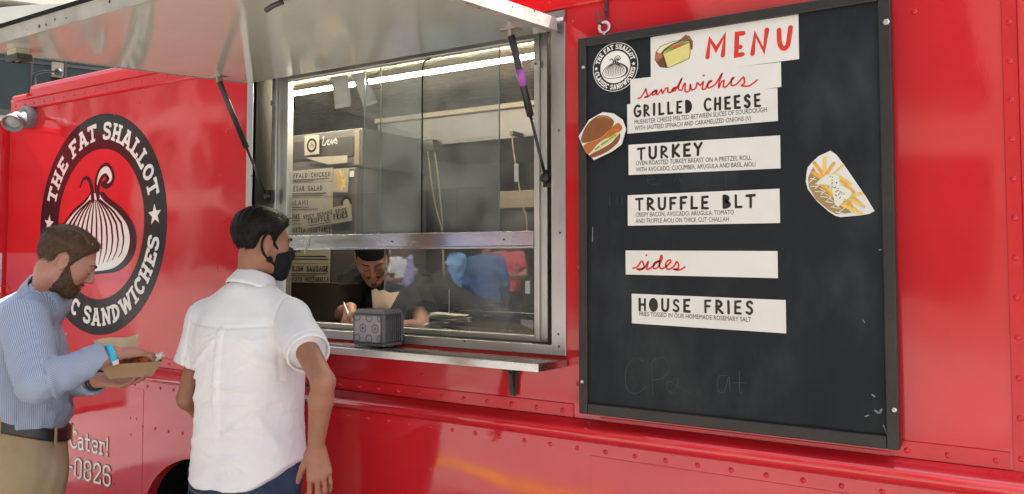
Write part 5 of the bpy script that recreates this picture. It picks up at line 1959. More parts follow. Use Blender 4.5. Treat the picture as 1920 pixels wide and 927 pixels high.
# shirt
rows = [(1.475, .01, -.012, .080, .062), (1.435, 0, -.012, .128, .082), (1.395, 0, -.012, .170, .100), (1.33, .002, -.012, .184, .118), (1.22, .006, -.008, .182, .130), (1.10, .010, -.004, .176, .132), (.98, .012, -.002, .180, .138), (.88, .012, -.002, .190, .147), (.78, .012, -.002, .197, .155)]
k = W.k
P = [('+', p_loft([(z * k, x, y, a * k, b * k) for z, x, y, a, b in rows], W.R, W.o), 0)]
slv = {}
for n, fr in (('r', .60), ('l', .58)):
    a, e = W.J['sh_' + n], W.J['el_' + n]
    m = a + (e - a) * fr
    slv[n] = (a, m, (e - a) / np.linalg.norm(e - a))
    P += [('+', p_cone(W.L(.012, -.012, 1.475), a + [0, 0, -.012], .056 * k, .058 * k), .03),
          ('+', p_cone(a + [0, 0, -.010], m + slv[n][2] * .05, .065 * k, .063 * k), .028)]
rgw = random.Random(5)
CR = [(-.02, 1.19, .13, 1.18, .006, .007, 1), (-.06, 1.13, .15, 1.145, .007, .008, 1), (.0, 1.02, .17, 1.15, .005, .009, 1), (-.13, 1.22, -.02, 1.33, .006, .009, 1),
      (-.16, 1.10, -.05, 1.19, .005, .010, 1), (.05, 1.33, .17, 1.25, .006, .010, 1), (.08, 1.22, .19, 1.30, .006, .010, 1), (-.17, .98, -.02, 1.06, .005, .010, 1), (-.05, .93, .12, 1.0, .006, .012, 1),
      (.02, 1.08, .18, 1.05, .005, .008, 1), (-.15, 1.30, -.09, 1.12, .005, .010, 1), (.12, 1.12, .20, .96, .007, .012, 1), (-.10, .90, .06, .95, .004, .010, 1), (-.19, 1.26, -.10, 1.20, .006, .010, 1)]
for _ in range(26):
    x, z = rgw.uniform(-.18, .18), rgw.uniform(.92, 1.34)
    an = rgw.uniform(-.5, .7)
    l = rgw.uniform(.05, .12)
    CR.append((x, z, x + l * math.cos(an), z + l * math.sin(an), rgw.uniform(.0015, .0032), rgw.uniform(.004, .0065), 1))


def shirt_post(Pp, d):
    q = (Pp - W.o) @ W.R / k
    hem = .875 + .085 * np.clip((np.abs(q[:, 0]) - .07) / .13, 0, 1) ** 2 * (1 - np.clip(-q[:, 0] * 2.2, 0, .5)) + .02 * np.clip(q[:, 1] * 5, 0, 1)
    arm = np.minimum(*[np.where(((Pp - a) @ u) > .02, np.linalg.norm(Pp - a - ((Pp - a) @ u)[:, None] * u, axis=1), 9) for a, m, u in slv.values()])
    tor = (arm > .115 * k)
    d = np.where(tor | (q[:, 2] < 1.0), smax(d, (hem - q[:, 2]), .004), d)
    for a, m, u in slv.values():
        t = (Pp - m) @ u
        near = np.linalg.norm(Pp - m - t[:, None] * u, axis=1)
        d = np.where((near < .13) & (t > -.03), smax(d, t, .004), d)
        d = np.where((near < .13), np.maximum(d, -np.maximum(near - .056 * k, -.012 - t)), d)      # hollow mouth of the sleeve
    return d


V, Q = solid(P, W.o + [-.5, -.45, .8], W.o + [.5, .45, 1.8], .0038, shirt_post)
V = relax(V, Q, 1)
N_ = normals(V, Q)
q = (V - W.o) @ W.R / k
dsp = creases(q, CR)
dsp += .0055 * np.clip(1.6 - np.abs(q[:, 0] + .004) / .009, 0, 1) * (q[:, 1] < 0) * np.clip((q[:, 2] - .98) * 5, 0, 1) * (q[:, 2] < 1.365)     # box pleat
dsp -= .0045 * np.exp(-((q[:, 2] - 1.362 - .06 * np.abs(q[:, 0])) / .0040) ** 2) * (q[:, 1] < 0) * (np.abs(q[:, 0]) < .17)                 # yoke seam
dsp -= .0040 * np.exp(-((np.abs(q[:, 0]) - .166 - (1.40 - q[:, 2]) * .05) / .0045) ** 2) * (q[:, 2] > 1.2)                                  # armhole seam
fold = fbm(V @ W.R, 6.0, 2, 2, (1.25, 1.0, .55))
fold2 = fbm(V @ W.R, 15.0, 5, 2, (1.0, 1.0, .8))
arm_m = np.abs(q[:, 0]) > .205
dsp += fold * np.clip((1.42 - q[:, 2]) * 6, 0, 1) * .009 + np.clip(1 - np.abs(fold2) * 5, 0, 1) * .0012 * np.clip((1.44 - q[:, 2]) * 6, 0, 1)
for a, m, u in slv.values():                                   # sleeve hem stitch
    t = (V - m) @ u
    near = np.linalg.norm(V - m - t[:, None] * u, axis=1)
    dsp -= .002 * np.exp(-((t + .026) / .004) ** 2) * (near < .12)
hem_d = q[:, 2] - (.875 + .085 * np.clip((np.abs(q[:, 0]) - .07) / .13, 0, 1) ** 2 * (1 - np.clip(-q[:, 0] * 2.2, 0, .5)) + .02 * np.clip(q[:, 1] * 5, 0, 1))
dsp += .0025 * np.exp(-((hem_d - .008) / .006) ** 2)
V = V + N_ * dsp[:, None]
mesh_obj('shirt', V, Q, M_WHITECLOTH, W.root, smooth=True)
collar(W, M_WHITECLOTH, W.L(.014, -.004, 1.484), W.L(.018, .012, 1.527), .064 * SW, .056 * SW, wing=.017, opening=28)
# hair
line_w = ([0, 25, 50, 70, 80, 92, 104, 118, 135, 160, 180], [.072, .070, .056, .030, -.012, -.022, .026, .016, -.046, -.066, -.070])
thick_w = lambda q, th: np.interp(q[:, 2], [-.06, -.02, .03, .08, .12], [.004, .007, .011, .017, .018]) * (1 + .35 * np.clip((q[:, 1] - .03) / .06, 0, 1))
flw = lambda q: q[:, 0] * 1.0 + q[:, 2] * .25 + q[:, 1] * .25
V, Q = hair_mesh(W.J['head'], W.hR, W.hs, line_w, thick_w, .0034, (260, .0022), flw)
mesh_obj('hair', V, Q, HAIR_BK, W.root, smooth=True)
N_ = normals(V, Q)
cw, Rw = W.J['head'], W.hR


def tang_w(p, n):
    q = (p - cw) @ Rw
    d = V3(0, .9, .25) if q[2] > .05 else V3(0, -.1, -1.0)
    return Rw @ d


sv, sf = strands(V, N_, tang_w, 6500, .017, .00065, NR, .22, .34)
front = np.where(((V - cw) @ Rw)[:, 1] > .045)[0]
s2, f2 = strands(V[front], N_[front], lambda p, n: Rw @ V3(.1, .8, .55), 200, .022, .0009, NR, .5, .3)
mesh_obj('hair_tips', sv + s2, sf + [tuple(i + len(sv) for i in f) for f in f2], HAIR_BK, W.root)
face_bits(W, HAIR_BK)


def mask_region(q, d):
    th = np.degrees(np.arctan2(np.abs(q[:, 0]), q[:, 1]))
    up = .004 - .042 * np.clip(th / 62, 0, 1.2) ** 1.3
    lo = -.128 + .055 * np.clip(th / 62, 0, 1.2) ** 2
    d = np.maximum(d, (q[:, 2] - up)); d = np.maximum(d, lo - q[:, 2])
    return np.maximum(d, (th - 61) * .0015)


def mask(pr, mat, straps=True, h=.0035):
    c, R, s = pr.J['head'], pr.hR, pr.hs
    g = lambda x, y, z: c + R @ (V3(x, y, z) * s)
    tent = [('+', p_cone(g(0, .098, -.028), g(0, .088, -.098), .016, .022), .035), ('+', p_cone(g(-.03, .07, -.06), g(.03, .07, -.06), .03, .03), .02)]
    V, Q = face_shell(pr, .0055, mask_region, h, extra=tent)
    o = mesh_obj('mask', relax(V, Q, 2), Q, mat, pr.root, smooth=True)
    if straps:
        for x in (-1, 1):
            mb = MB()
            mb.tube(crom([g(x * .058, .048, -.030), g(x * .071, .018, -.005), g(x * .080, -.006, .022), g(x * .0875, -.018, .030), g(x * .0900, -.032, .018), g(x * .087, -.038, -.006), g(x * .078, -.031, -.030)], 5), .0042, 6)
            mb.tube(crom([g(x * .078, -.031, -.030), g(x * .0735, -.012, -.052), g(x * .066, .018, -.068), g(x * .054, .048, -.082)], 5), .0042, 6)
            mb.tube(crom([g(x * .070, .012, -.070), g(x * .071, .000, -.064), g(x * .074, .006, -.055), g(x * .071, .016, -.060), g(x * .070, .012, -.070)], 4), .005, 6)
            mb.build('ear_loop', mat, o)
    return o


mask(W, M_MASK)
# jeans with belt line, pocket
jn = W.trousers(M_JEANS, .0065, 1.0, (.150, .112), (.166, .126), .088, .064)
W.shoes(M_SHOE)
mb = MB()
for x, z0, z1 in ((.085, .74, .865), (-.085, .74, .865)):
    for a, b in (((x - .062, z1), (x + .062, z1 - .006)), ((x - .058, z1), (x - .055, z0)), ((x + .058, z1 - .006), (x + .055, z0))):
        pts = []
        for t in np.linspace(0, 1, 7):
            xx, zz = a[0] + (b[0] - a[0]) * t, a[1] + (b[1] - a[1]) * t
            yy = -.010 - .1315 * (max(0, 1 - (abs(xx) / .170) ** 2.4)) ** (1 / 2.4)
            pts.append(W.L(xx, yy - .004, zz))
        mb.tube(pts, .0016, 5)
mb.build('pocket_stitching', pmat('denim_thread', (.10, .13, .18), .8), jn)

# ------------------------------------------------------------------ man in the blue shirt with the food tray
SB = 1.13
bd = lambda px, py, t: dep(px, py, t * SB)
ob = bd(42, 700, 2.64)
B = Person('bearded man in a blue striped shirt and khaki trousers holding a food tray', (ob[0], ob[1], CAM[2] * (1 - SB)), -25, 1.76 * SB)
B.stand()
B.J['head'] = bd(126, 490, 2.60)
B.hR = rot(-27, 30, 0)
B.hs = .965
B.J['neck'] = bd(88, 554, 2.64)
B.J['sh_r'] = bd(44, 606, 2.475); B.J['sh_l'] = bd(60, 600, 2.80)
B.J['el_r'] = bd(72, 716, 2.33)
B.J['wr_r'] = bd(211, 664, 2.44)
B.J['el_l'] = bd(90, 716, 2.86)
B.J['wr_l'] = bd(182, 713, 2.60)
r_d = bd(262, 660, 2.53) - B.J['wr_r']
l_d = bd(236, 717, 2.62) - B.J['wr_l']
UPV = V3(0, 0, 1)
B.body(SKIN_B, .0042, hands={
    'r': hand_prims(B.J['wr_r'], r_d, -UPV + .15 * _f, 1, thumb=(40, 15), spread=6, s=1.06, fingers=((18, 34, 20), (12, 30, 18), (14, 28, 18), (18, 30, 20)), thumb_fold=.25),
    'l': hand_prims(B.J['wr_l'], l_d, UPV * .9 - .25 * _f, -1, s=1.06, thumb=(50, 15), spread=8, fingers=((20, 18, 12), (22, 20, 12), (24, 22, 14), (28, 24, 14)), thumb_fold=.1)})
NA_ = B.J['head'] + B.hR @ V3(0, -.03, -.055) - B.J['neck']; NA_ /= np.linalg.norm(NA_)
k = B.k
rows = [(1.425, 0, -.012, .135, .072), (1.395, 0, -.012, .172, .098), (1.32, 0, -.004, .188, .124), (1.22, 0, .002, .188, .138), (1.12, 0, .006, .182, .136), (1.09, 0, .008, .182, .140), (1.06, 0, .006, .178, .136), (1.02, 0, .002, .163, .122), (.94, 0, 0, .158, .118)]
P = [('+', p_loft([(z * k, x, y, a * k, b * k) for z, x, y, a, b in rows], B.R, B.o), 0)]
P.append(('+', p_cone(B.L(0, -.03, 1.36), B.J['neck'] - [0, 0, .012], .10 * k, .068 * k), .05))
arms = {}
for n in 'rl':
    a, e, w = B.J['sh_' + n], B.J['el_' + n], B.J['wr_' + n]
    wv = (w - e) / np.linalg.norm(w - e)
    wc_ = w - wv * .022
    arms[n] = (a, e, wc_, wv)
    P += [('+', p_cone(B.J['neck'] + [0, 0, -.022], a, .062 * k, .062 * k), .035), ('+', p_cone(a, e, .072 * k, .060 * k), .03), ('+', p_cone(e, wc_ + wv * .03, .058 * k, .042 * k), .014)]


def post_b(Pp, d):
    q = (Pp - B.o) @ B.R / k
    for a, e, w, u in arms.values():
        t = (Pp - w) @ u
        near = np.linalg.norm(Pp - w - t[:, None] * u, axis=1)
        m = near < .11
        d = np.where(m & (t > -.05), smax(d, t, .003), d)
        d = np.where(m, np.maximum(d, -np.maximum(near - .036 * k, -.012 - t)), d)
    return smax(d, 1.035 - .33 * q[:, 1] - q[:, 2], .004)


V, Q = solid(P, B.o + [-.6, -.55, .95], B.o + [.85, .75, 1.85], .005, post_b)
V = relax(V, Q, 1)
N_ = normals(V, Q)
q = (V - B.o) @ B.R / k
# which limb a point belongs to: thread direction and folds follow it
dT = p_loft([(z * k, x, y, a * k, b * k) for z, x, y, a, b in rows], B.R, B.o)(V)
thr = np.arctan2(q[:, 0], q[:, 1]) * .165
dsp = np.zeros(len(V))
bend = np.zeros(len(V))
best = np.abs(dT)
for n, (a, e, w, u) in arms.items():
    for p0, p1, r0, r1, up in ((a, e, .072 * k, .060 * k, 1), (e, w, .058 * k, .042 * k, 0)):
        dv = np.abs(p_cone(p0, p1, r0, r1)(V))
        ax = (p1 - p0) / np.linalg.norm(p1 - p0)
        rel = V - p0
        t = rel @ ax
        e1 = np.cross(ax, V3(0, 0, 1)); e1 /= np.linalg.norm(e1); e2 = np.cross(ax, e1)
        ang = np.arctan2(rel @ e1, rel @ e2)
        m = dv < best
        best = np.where(m, dv, best)
        thr = np.where(m, ang * .055, thr)
        ln = np.linalg.norm(p1 - p0)
        f_ = (ln - t) if up else t
        # rings of slack cloth, deepest at the elbow
        wob = fbm(V, 5, 9 if up else 4, 2)
        ring = np.sin((f_ + .025 * np.sin(ang * 1.0 + (.8 if up else 0)) + wob * .03) * 2 * math.pi / .048)
        dsp = np.where(m, (ring * (.0035 + .004 * wob) * np.exp(-np.abs(f_) / .13) + wob * .009), dsp)
tm = best >= np.abs(dT) - 1e-9
wob = fbm(V @ B.R, 6, 1, 3, (1.2, 1.2, .6))
low = np.clip((1.16 - q[:, 2]) / .14, 0, 1)
dsp = np.where(tm, wob * .009 + low * .0025 * np.sin(np.arctan2(q[:, 0], q[:, 1]) * 11 + wob * 6), dsp)
CRB = [(.10, 1.40, .185, 1.20, .007, .012, 0), (.05, 1.15, .17, 1.25, .006, .010, 0), (.0, 1.06, .12, 1.12, .006, .010, 0), (.16, 1.10, .20, 1.02, .005, .01, 0)]
dsp = np.where(tm, dsp * np.clip((q[:, 2] + .33 * q[:, 1] - 1.035) / .06, .0, 1), dsp)
dsp += creases(q, CRB) * tm
dsp += .003 * np.exp(-((q[:, 0] + .0) / .016) ** 2) * (q[:, 1] > .03) * tm                  # button placket
dsp += .003 * np.exp(-((np.abs(q[:, 0]) - .165) / .006) ** 2) * (q[:, 2] > 1.2) * tm
for a, e, w, u in arms.values():                                                            # cuff
    t = (V - w) @ u
    dsp += np.where((t > -.062) & (np.linalg.norm(V - w, axis=1) < .1), .0025, 0)
V = V + N_ * dsp[:, None]
sb = mesh_obj('shirt', V, Q, M_STRIPE, B.root, smooth=True)
thread_attr(sb, thr)
collar(B, M_STRIPE, B.J['neck'] + NA_ * .002, B.J['neck'] + NA_ * .062, .078, .067, wing=.014, opening=22, attr=True)
mb = MB()
for z in (1.33, 1.24, 1.15, 1.06):
    row = np.array(sorted(rows))
    yy = np.interp(z, row[:, 0], row[:, 2]) + np.interp(z, row[:, 0], row[:, 4])
    mb.lathe([(.0055, 0), (.005, .002), (.0001, .002)], B.L(0, yy + .006, z), B.R @ V3(0, 1, 0), 8)
mb.build('button', M_WHITEINK, sb)
# cuff buttons, wristband, watch
w, u = B.J['wr_r'], arms['r'][3]
mb = MB(); mb.lathe([(.0335, -.010), (.0362, -.010), (.0362, .010), (.0335, .010)], w - u * .004, u, 20)
wb = mb.build('wristband', pmat('cyan_band', (0.02, 0.42, 0.66), .4, var=.05), B.root)
mb = MB()
cn = -_f * .6 + np.cross(u, _f) * .0 + V3(0, 0, -.75); cn -= u * (cn @ u); cn /= np.linalg.norm(cn)
sdv = np.cross(u, cn)
q0 = w - u * .002 + cn * .0368
Mx = Matrix(((u[0], sdv[0], cn[0], q0[0]), (u[1], sdv[1], cn[1], q0[1]), (u[2], sdv[2], cn[2], q0[2]), (0, 0, 0, 1)))
mb.box((-.010, -.014, -.0006), (.010, .012, .0012), M=Mx)
mb.build('paper_tag', M_WHITEINK, wb)
w, u = B.J['wr_l'], arms['l'][3]
mb = MB(); mb.lathe([(.0335, -.011), (.0368, -.011), (.0368, .011), (.0335, .011)], w - u * .006, u, 20)
wt = mb.build('watch', M_BLACK, B.root)
# trousers, belt
tr_ = B.trousers(M_KHAKI, .0065, 1.065, (.163, .126), (.188, .146), .105, .075, tilt=-.33, disp=.008)
mb = MB()
belt = p_loft([(.95 * k, 0, .002, .180 * k, .143 * k), (1.1 * k, 0, .002, .181 * k, .144 * k)], B.R, B.o)
V, Q = solid([('+', belt, 0)], B.o + [-.33, -.33, .98], B.o + [.33, .33, 1.32], .004, lambda Pp, d: smax(smax(d, (((Pp - B.o) @ B.R)[:, 2] + .33 * ((Pp - B.o) @ B.R)[:, 1] - 1.073 * k), .004), 1.034 * k - ((Pp - B.o) @ B.R)[:, 2] - .33 * ((Pp - B.o) @ B.R)[:, 1], .004))
bl = mesh_obj('belt', relax(V, Q, 1), Q, M_LEATHER, B.root, smooth=True)
for th in (18, 60, 110, 160, -60, -110, -160):
    a_ = rad(th); x, y = math.sin(a_), math.cos(a_)
    kk = ((abs(x) / .1815) ** 2.4 + (abs(y) / .1445) ** 2.4) ** (-1 / 2.4)
    c_ = B.L(x * kk, .002 + y * kk, 1.053 - .33 * y * kk)
    nx = B.R @ V3(x / .176 ** 2, y / .14 ** 2, 0); nx /= np.linalg.norm(nx); tx = np.cross(UPV, nx)
    Mx = Matrix(((tx[0], nx[0], 0, c_[0]), (tx[1], nx[1], 0, c_[1]), (0, 0, 1, c_[2]), (0, 0, 0, 1)))
    mb = MB(); mb.box((-.005, -.003, -.032), (.005, .002, .032), bev=.0015, M=Mx); mb.build('belt_loop', M_KHAKI, tr_)
c_ = B.L(0, .148, 1.055 - .046); nx = B.R @ V3(0, 1, 0); tx = np.cross(UPV, nx)
Mx = Matrix(((tx[0], nx[0], 0, c_[0]), (tx[1], nx[1], 0, c_[1]), (0, 0, 1, c_[2]), (0, 0, 0, 1)))
mb = MB()
for a_, b_ in (((-.024, -.002, -.022), (-.019, .004, .022)), ((.019, -.002, -.022), (.024, .004, .022)), ((-.0189, -.002, .018), (.0189, .004, .022)), ((-.0189, -.002, -.022), (.0189, .004, -.018))):
    mb.box(a_, b_, bev=.001, M=Mx)
mb.build('buckle', steel('brass', (.55, .42, .2), .3), bl)
mb = MB()
for n_, pts in (('p', [(.125, .085, 1.0), (.145, .06, .95), (.168, .035, .922), (.187, .0, .915)]),):
    mb.tube(crom([B.L(*p) for p in pts], 4), .0022, 5)
mb.build('pocket_edge', M_KHAKI, tr_)
B.shoes(M_SHOE)
# hair, beard
line_b = ([0, 25, 45, 60, 72, 80, 90, 102, 118, 135, 160, 180], [.078, .074, .058, .040, .010, -.040, -.040, .024, .012, -.045, -.060, -.064])
thick_b = lambda q, th: np.interp(q[:, 2], [-.06, -.02, .03, .07, .11], [.003, .006, .010, .016, .017]) * (1 + .35 * np.clip((q[:, 1] - .02) / .07, 0, 1))
flb = lambda q: q[:, 0] * 1.0 - q[:, 1] * .12 + q[:, 2] * .35
V, Q = hair_mesh(B.J['head'], B.hR, B.hs, line_b, thick_b, .0034, (330, .0024), flb)
mesh_obj('hair', V, Q, HAIR_BR, B.root, smooth=True)
N_ = normals(V, Q)
cb, Rb = B.J['head'], B.hR


def tang_b(p, n):
    q = (p - cb) @ Rb
    if q[2] > .055: return Rb @ V3(.25, -.9, .12)
    return Rb @ (V3(0, -.45, -.85) if q[1] < 0 else V3(0, -.6, -.7))


sv, sf = strands(V, N_, tang_b, 7000, .024, .0006, NR, .12, .16)
fr = np.where((((V - cb) @ Rb)[:, 1] > .05) & (((V - cb) @ Rb)[:, 2] > .05))[0]
s2, f2 = strands(V[fr], N_[fr], lambda p, n: Rb @ V3(.1, .75, .45), 120, .018, .0009, NR, .35, .2)
mesh_obj('hair_tips', sv + s2, sf + [tuple(i + len(sv) for i in f) for f in f2], HAIR_BR, B.root)


def beard_region(lo_ear=-.03, moust=True):
    def reg(q, d):
        th = np.degrees(np.arctan2(np.abs(q[:, 0]), q[:, 1]))
        top = np.interp(th, [0, 14, 20, 30, 50, 72, 84, 92], [-.045, -.046, -.062, -.064, -.048, -.020, .0, -.02])
        d = smax(d, q[:, 2] - top, .004)
        d = smax(d, (th - 86) * .0015, .004)
        d = smax(d, -.150 - q[:, 2], .006)
        lip = np.sqrt((q[:, 0] / .022) ** 2 + ((q[:, 2] + .0625) / .0095) ** 2) - 1
        d = np.maximum(d, np.where(q[:, 1] > .06, -lip * .009, -1))
        return np.maximum(d, -.022 - q[:, 1] - (q[:, 2] + .05) * .3)
    return reg


V, Q = face_shell(B, lambda q: .0022 + .0010 * np.sin(q[:, 0] * 900 + q[:, 2] * 500), beard_region(), .003)
mesh_obj('beard', V, Q, BEARD_BR, B.root, smooth=True)
N_ = normals(V, Q)
sv, sf = strands(V, N_, lambda p, n: Rb @ V3(0, .15, -1), 4200, .0075, .0005, NR, .45, .5)
mesh_obj('beard_tips', sv, sf, BEARD_BR, B.root)
face_bits(B, HAIR_BR, brow_w=.0042)

# ------------------------------------------------------------------ cook writing at the window
oc = dep(728, 560, 4.02)
C = Person('cook in a black shirt and black skull cap writing at the serving window', (oc[0], oc[1], .352), -134, 1.72)
C.J['head'] = dep(699, 484, 3.72)
C.hR = rot(-139, 36, 4)
C.hs = .98
C.J['neck'] = dep(722, 504, 3.93)
C.J['chest'] = dep(726, 570, 3.98)
C.J['pelvis'] = dep(734, 660, 4.12)
C.J['sh_r'] = dep(664, 532, 3.90); C.J['sh_l'] = dep(782, 536, 3.92)
C.J['el_r'] = dep(640, 592, 3.70); C.J['wr_r'] = dep(657, 578, 3.46)
C.J['el_l'] = dep(792, 618, 3.72); C.J['wr_l'] = dep(722, 611, 3.50)
rh = dep(652, 603, 3.36) - C.J['wr_r']
lh = dep(664, 606, 3.44) - C.J['wr_l']
C.body(SKIN_C, .0045, hands={
    'r': hand_prims(C.J['wr_r'], rh, V3(0, 0, -.5) + (dep(700, 590, 3.4) - dep(652, 590, 3.4)) * 4, -1, s=.98, thumb=(35, 20), spread=2, fingers=((34, 48, 30), (42, 55, 35), (50, 60, 40), (55, 62, 40)), thumb_fold=.5),
    'l': hand_prims(C.J['wr_l'], lh, V3(0, 0, -1), -1, curl=(14, 18, 12), s=.98, thumb=(35, 10), spread=4)})
Pc = []
Pc += [('+', p_cone(C.J['chest'], C.J['pelvis'], .175, .165), .06), ('+', p_cone(C.J['chest'] + (C.J['sh_r'] - C.J['chest']) * .55, C.J['chest'] + (C.J['sh_l'] - C.J['chest']) * .55, .125, .125), .06),
       ('+', p_cone(C.J['neck'] - [0, 0, .03], C.J['chest'], .085, .15), .05)]
slc = {}
for n, fr in (('r', .86), ('l', .62)):
    a, e = C.J['sh_' + n], C.J['el_' + n]
    u = (e - a) / np.linalg.norm(e - a)
    m = a + (e - a) * fr
    slc[n] = (m, u)
    Pc += [('+', p_cone(C.J['neck'] - [0, 0, .02], a, .068, .070), .05), ('+', p_cone(a, m + u * .04, .078, .078), .03)]


def post_c(Pp, d):
    for m, u in slc.values():
        t = (Pp - m) @ u
        near = np.linalg.norm(Pp - m - t[:, None] * u, axis=1)
        d = np.where((near < .11) & (t > -.03), smax(d, t, .004), d)
    return np.maximum(d, C.J['pelvis'][2] - .06 - Pp[:, 2])


al = np.array([C.J[j] for j in ('chest', 'pelvis', 'sh_r', 'sh_l', 'neck', 'el_r', 'el_l')])
V, Q = solid(Pc, al.min(0) - .25, al.max(0) + .2, .008, post_c)
V = relax(V, Q, 1); N_ = normals(V, Q)
V = V + N_ * (fbm(V, 8, 4, 3) * .012)[:, None]
mesh_obj('shirt', V, Q, M_BLACKTEE, C.root, smooth=True)
C.trousers(M_BLACKTEE, .012, .98, (.16, .12), (.18, .135), .095, .07)
C.shoes(M_RUBBER, .012)


def cap_region(q, d):
    d = np.maximum(d, .047 + .10 * np.minimum(0, q[:, 1]) - q[:, 2])
    return d


V, Q = face_shell(C, lambda q: .008 + .002 * np.clip((q[:, 2] - .08) * 20, 0, 1), cap_region, .0035)
cpo = mesh_obj('skull_cap', relax(V, Q, 1), Q, M_BLACKTEE, C.root, smooth=True)


def goatee(q, d):
    th = np.degrees(np.arctan2(np.abs(q[:, 0]), q[:, 1]))
    arch = np.abs(np.sqrt((q[:, 0] / .030) ** 2 + ((q[:, 2] + .066) / .022) ** 2) - 1) * .022 - .0035
    arch = np.maximum(arch, -.060 - q[:, 2])
    chin = np.maximum(np.abs(q[:, 0]) - .013, np.abs(q[:, 2] + .092) - .009)
    ring = arch
    return np.maximum(smax(d, np.minimum(ring, chin), .003), -q[:, 1] + .03)


V, Q = face_shell(C, .0022, goatee, .003)
mesh_obj('goatee', V, Q, BEARD_BR, C.root, smooth=True)
V, Q = hair_mesh(C.J['head'], C.hR, C.hs, ([0, 60, 75, 85, 100, 120, 150, 180], [.09, .07, .0, .0, .03, .01, -.05, -.055]), lambda q, th: np.full(len(q), .005), .0045)
mesh_obj('hair', V, Q, HAIR_BK, C.root, smooth=True)
face_bits(C, HAIR_BK, brow_w=.0028)

pen = thing('pen', dep(650, 585, 3.38), 'silver pen held in the hand of the cook', 'pen')
a_, b_ = dep(657, 600, 3.36), dep(645, 569, 3.43)
mb = MB(); mb.tube([a_ + (b_ - a_) * .1, b_], .0045, 10); mb.build('barrel', M_ALU, pen)
mb = MB(); mb.tube([a_, a_ + (b_ - a_) * .1], [.0008, .0042], 10); mb.build('tip', M_BLACK, pen)
mb = MB(); mb.tube([b_, b_ + (b_ - a_) * .10], .0035, 8); mb.build('button', M_BLACK, pen)

# ------------------------------------------------------------------ people waiting behind the photographer: only their reflections are in the picture
HAIRS = [HAIR_BK, HAIR_BR, hair_mat('hair_dark_brown', (.025, .016, .011), (.045, .03, .02), .5), hair_mat('hair_sandy', (.14, .09, .05), (.20, .14, .08), .5)]


def onlooker(label, xy, z0, az, top, bottom, skin, hair, H=1.75, arms=0, short=True):
    p = Person(label, (xy[0], xy[1], z0), az, H, 'people waiting across the road')
    if arms == 1:
        for n, x in (('r', 1), ('l', -1)): p.J['el_' + n] = p.L(x * .23, .06, 1.14); p.J['wr_' + n] = p.L(x * .06, .26, 1.15)
    if arms == 2:
        p.J['el_r'] = p.L(.26, .02, 1.13); p.J['wr_r'] = p.L(.12, .25, 1.28)
    p.hR = rot(az, 8)
    hands = {}
    for n, x in (('r', 1), ('l', -1)):
        dv = p.J['wr_' + n] - p.J['el_' + n]
        hands[n] = hand_prims(p.J['wr_' + n], dv, p.R @ V3(-x, .2, 0), -x, curl=(18, 24, 16))
    p.body(skin, .0085, hands=hands)
    kk = p.k
    rw = [(1.455, 0, -.012, .085, .065), (1.41, 0, -.012, .150, .09), (1.32, 0, 0, .19, .122), (1.15, 0, 0, .182, .135), (1.0, 0, 0, .188, .142), (.90, 0, 0, .195, .148)]
    P = [('+', p_loft([(z * kk, x, y, a * kk, b * kk) for z, x, y, a, b in rw], p.R, p.o), 0)]
    ends = []
    for n in 'rl':
        a, e, w = p.J['sh_' + n], p.J['el_' + n], p.J['wr_' + n]
        P += [('+', p_cone(p.L(0, -.012, 1.445), a, .058, .060), .03), ('+', p_cone(a, e, .064, .062), .03)]
        if short: ends.append((a + (e - a) * .65, (e - a) / np.linalg.norm(e - a)))
        else:
            P.append(('+', p_cone(e, w, .056, .042), .02)); ends.append((w - (w - e) * .05, (w - e) / np.linalg.norm(w - e)))
    def post(Pp, d):
        q = (Pp - p.o) @ p.R / kk
        for m, u in ends:
            t = (Pp - m) @ u
            near = np.linalg.norm(Pp - m - t[:, None] * u, axis=1)
            d = np.where((near < .1) & (t > -.02), np.maximum(d, t), d)
        return np.maximum(d, .92 - q[:, 2])
    V, Q = solid(P, p.o + [-.5, -.5, .85], p.o + [.5, .5, 1.65 * kk], .011, post)
    V = relax(V, Q, 1); V = V + normals(V, Q) * (fbm(V, 7, int(abs(xy[0] * 10)), 2) * .014)[:, None]
    mesh_obj('shirt', V, Q, top, p.root, smooth=True)
    p.trousers(bottom, .012, .99, (.16, .12), (.182, .135), .095, .07)
    p.shoes(M_SHOE, .012)
    V, Q = hair_mesh(p.J['head'], p.hR, 1.0, line_w, thick_w, .007)
    mesh_obj('hair', V, Q, hair, p.root, smooth=True)
    return p


F_ = lambda n, c: fabric(n, c, .08, .9, wrinkle=.3, wscale=7)
T_PINK, T_BLUE, T_SKY, T_NAVY = F_('coral_cotton', (.62, .10, .12)), F_('blue_chambray', (.06, .14, .30)), F_('sky_cotton', (.22, .42, .66)), F_('navy_cotton', (.02, .03, .07))
T_LAV, T_GREY, T_WHITE = F_('lavender_cotton', (.34, .30, .52)), F_('grey_trousers', (.10, .10, .105)), F_('white_polo', (.6, .6, .6))
onlooker('man in a coral red polo shirt and dark trousers looking at his phone', (-6.25, -7.24), .13, -45, T_PINK, T_NAVY, SKIN_C, HAIRS[2], 1.84, 1)
onlooker('man in a blue shirt and grey trousers standing with his back to the truck', (-5.72, -5.90), .10, 160, T_BLUE, T_GREY, SKIN_B, HAIRS[1], 1.80, 0, False)
onlooker('man in a sky blue shirt and navy trousers waiting in the queue', (-6.7, -6.45), .13, -60, T_SKY, T_NAVY, SKIN_B, HAIRS[3], 1.80, 0, False)
onlooker('man in a lavender shirt and khaki trousers facing along the queue', (-6.5, -5.55), .13, -100, T_LAV, M_KHAKI, SKIN_B, HAIRS[0], 1.78, 2, False)
onlooker('person in a white polo shirt and jeans at the far end of the queue', (-7.4, -6.3), .13, -40, T_WHITE, M_JEANS, SKIN_W, HAIRS[2], 1.74, 1)
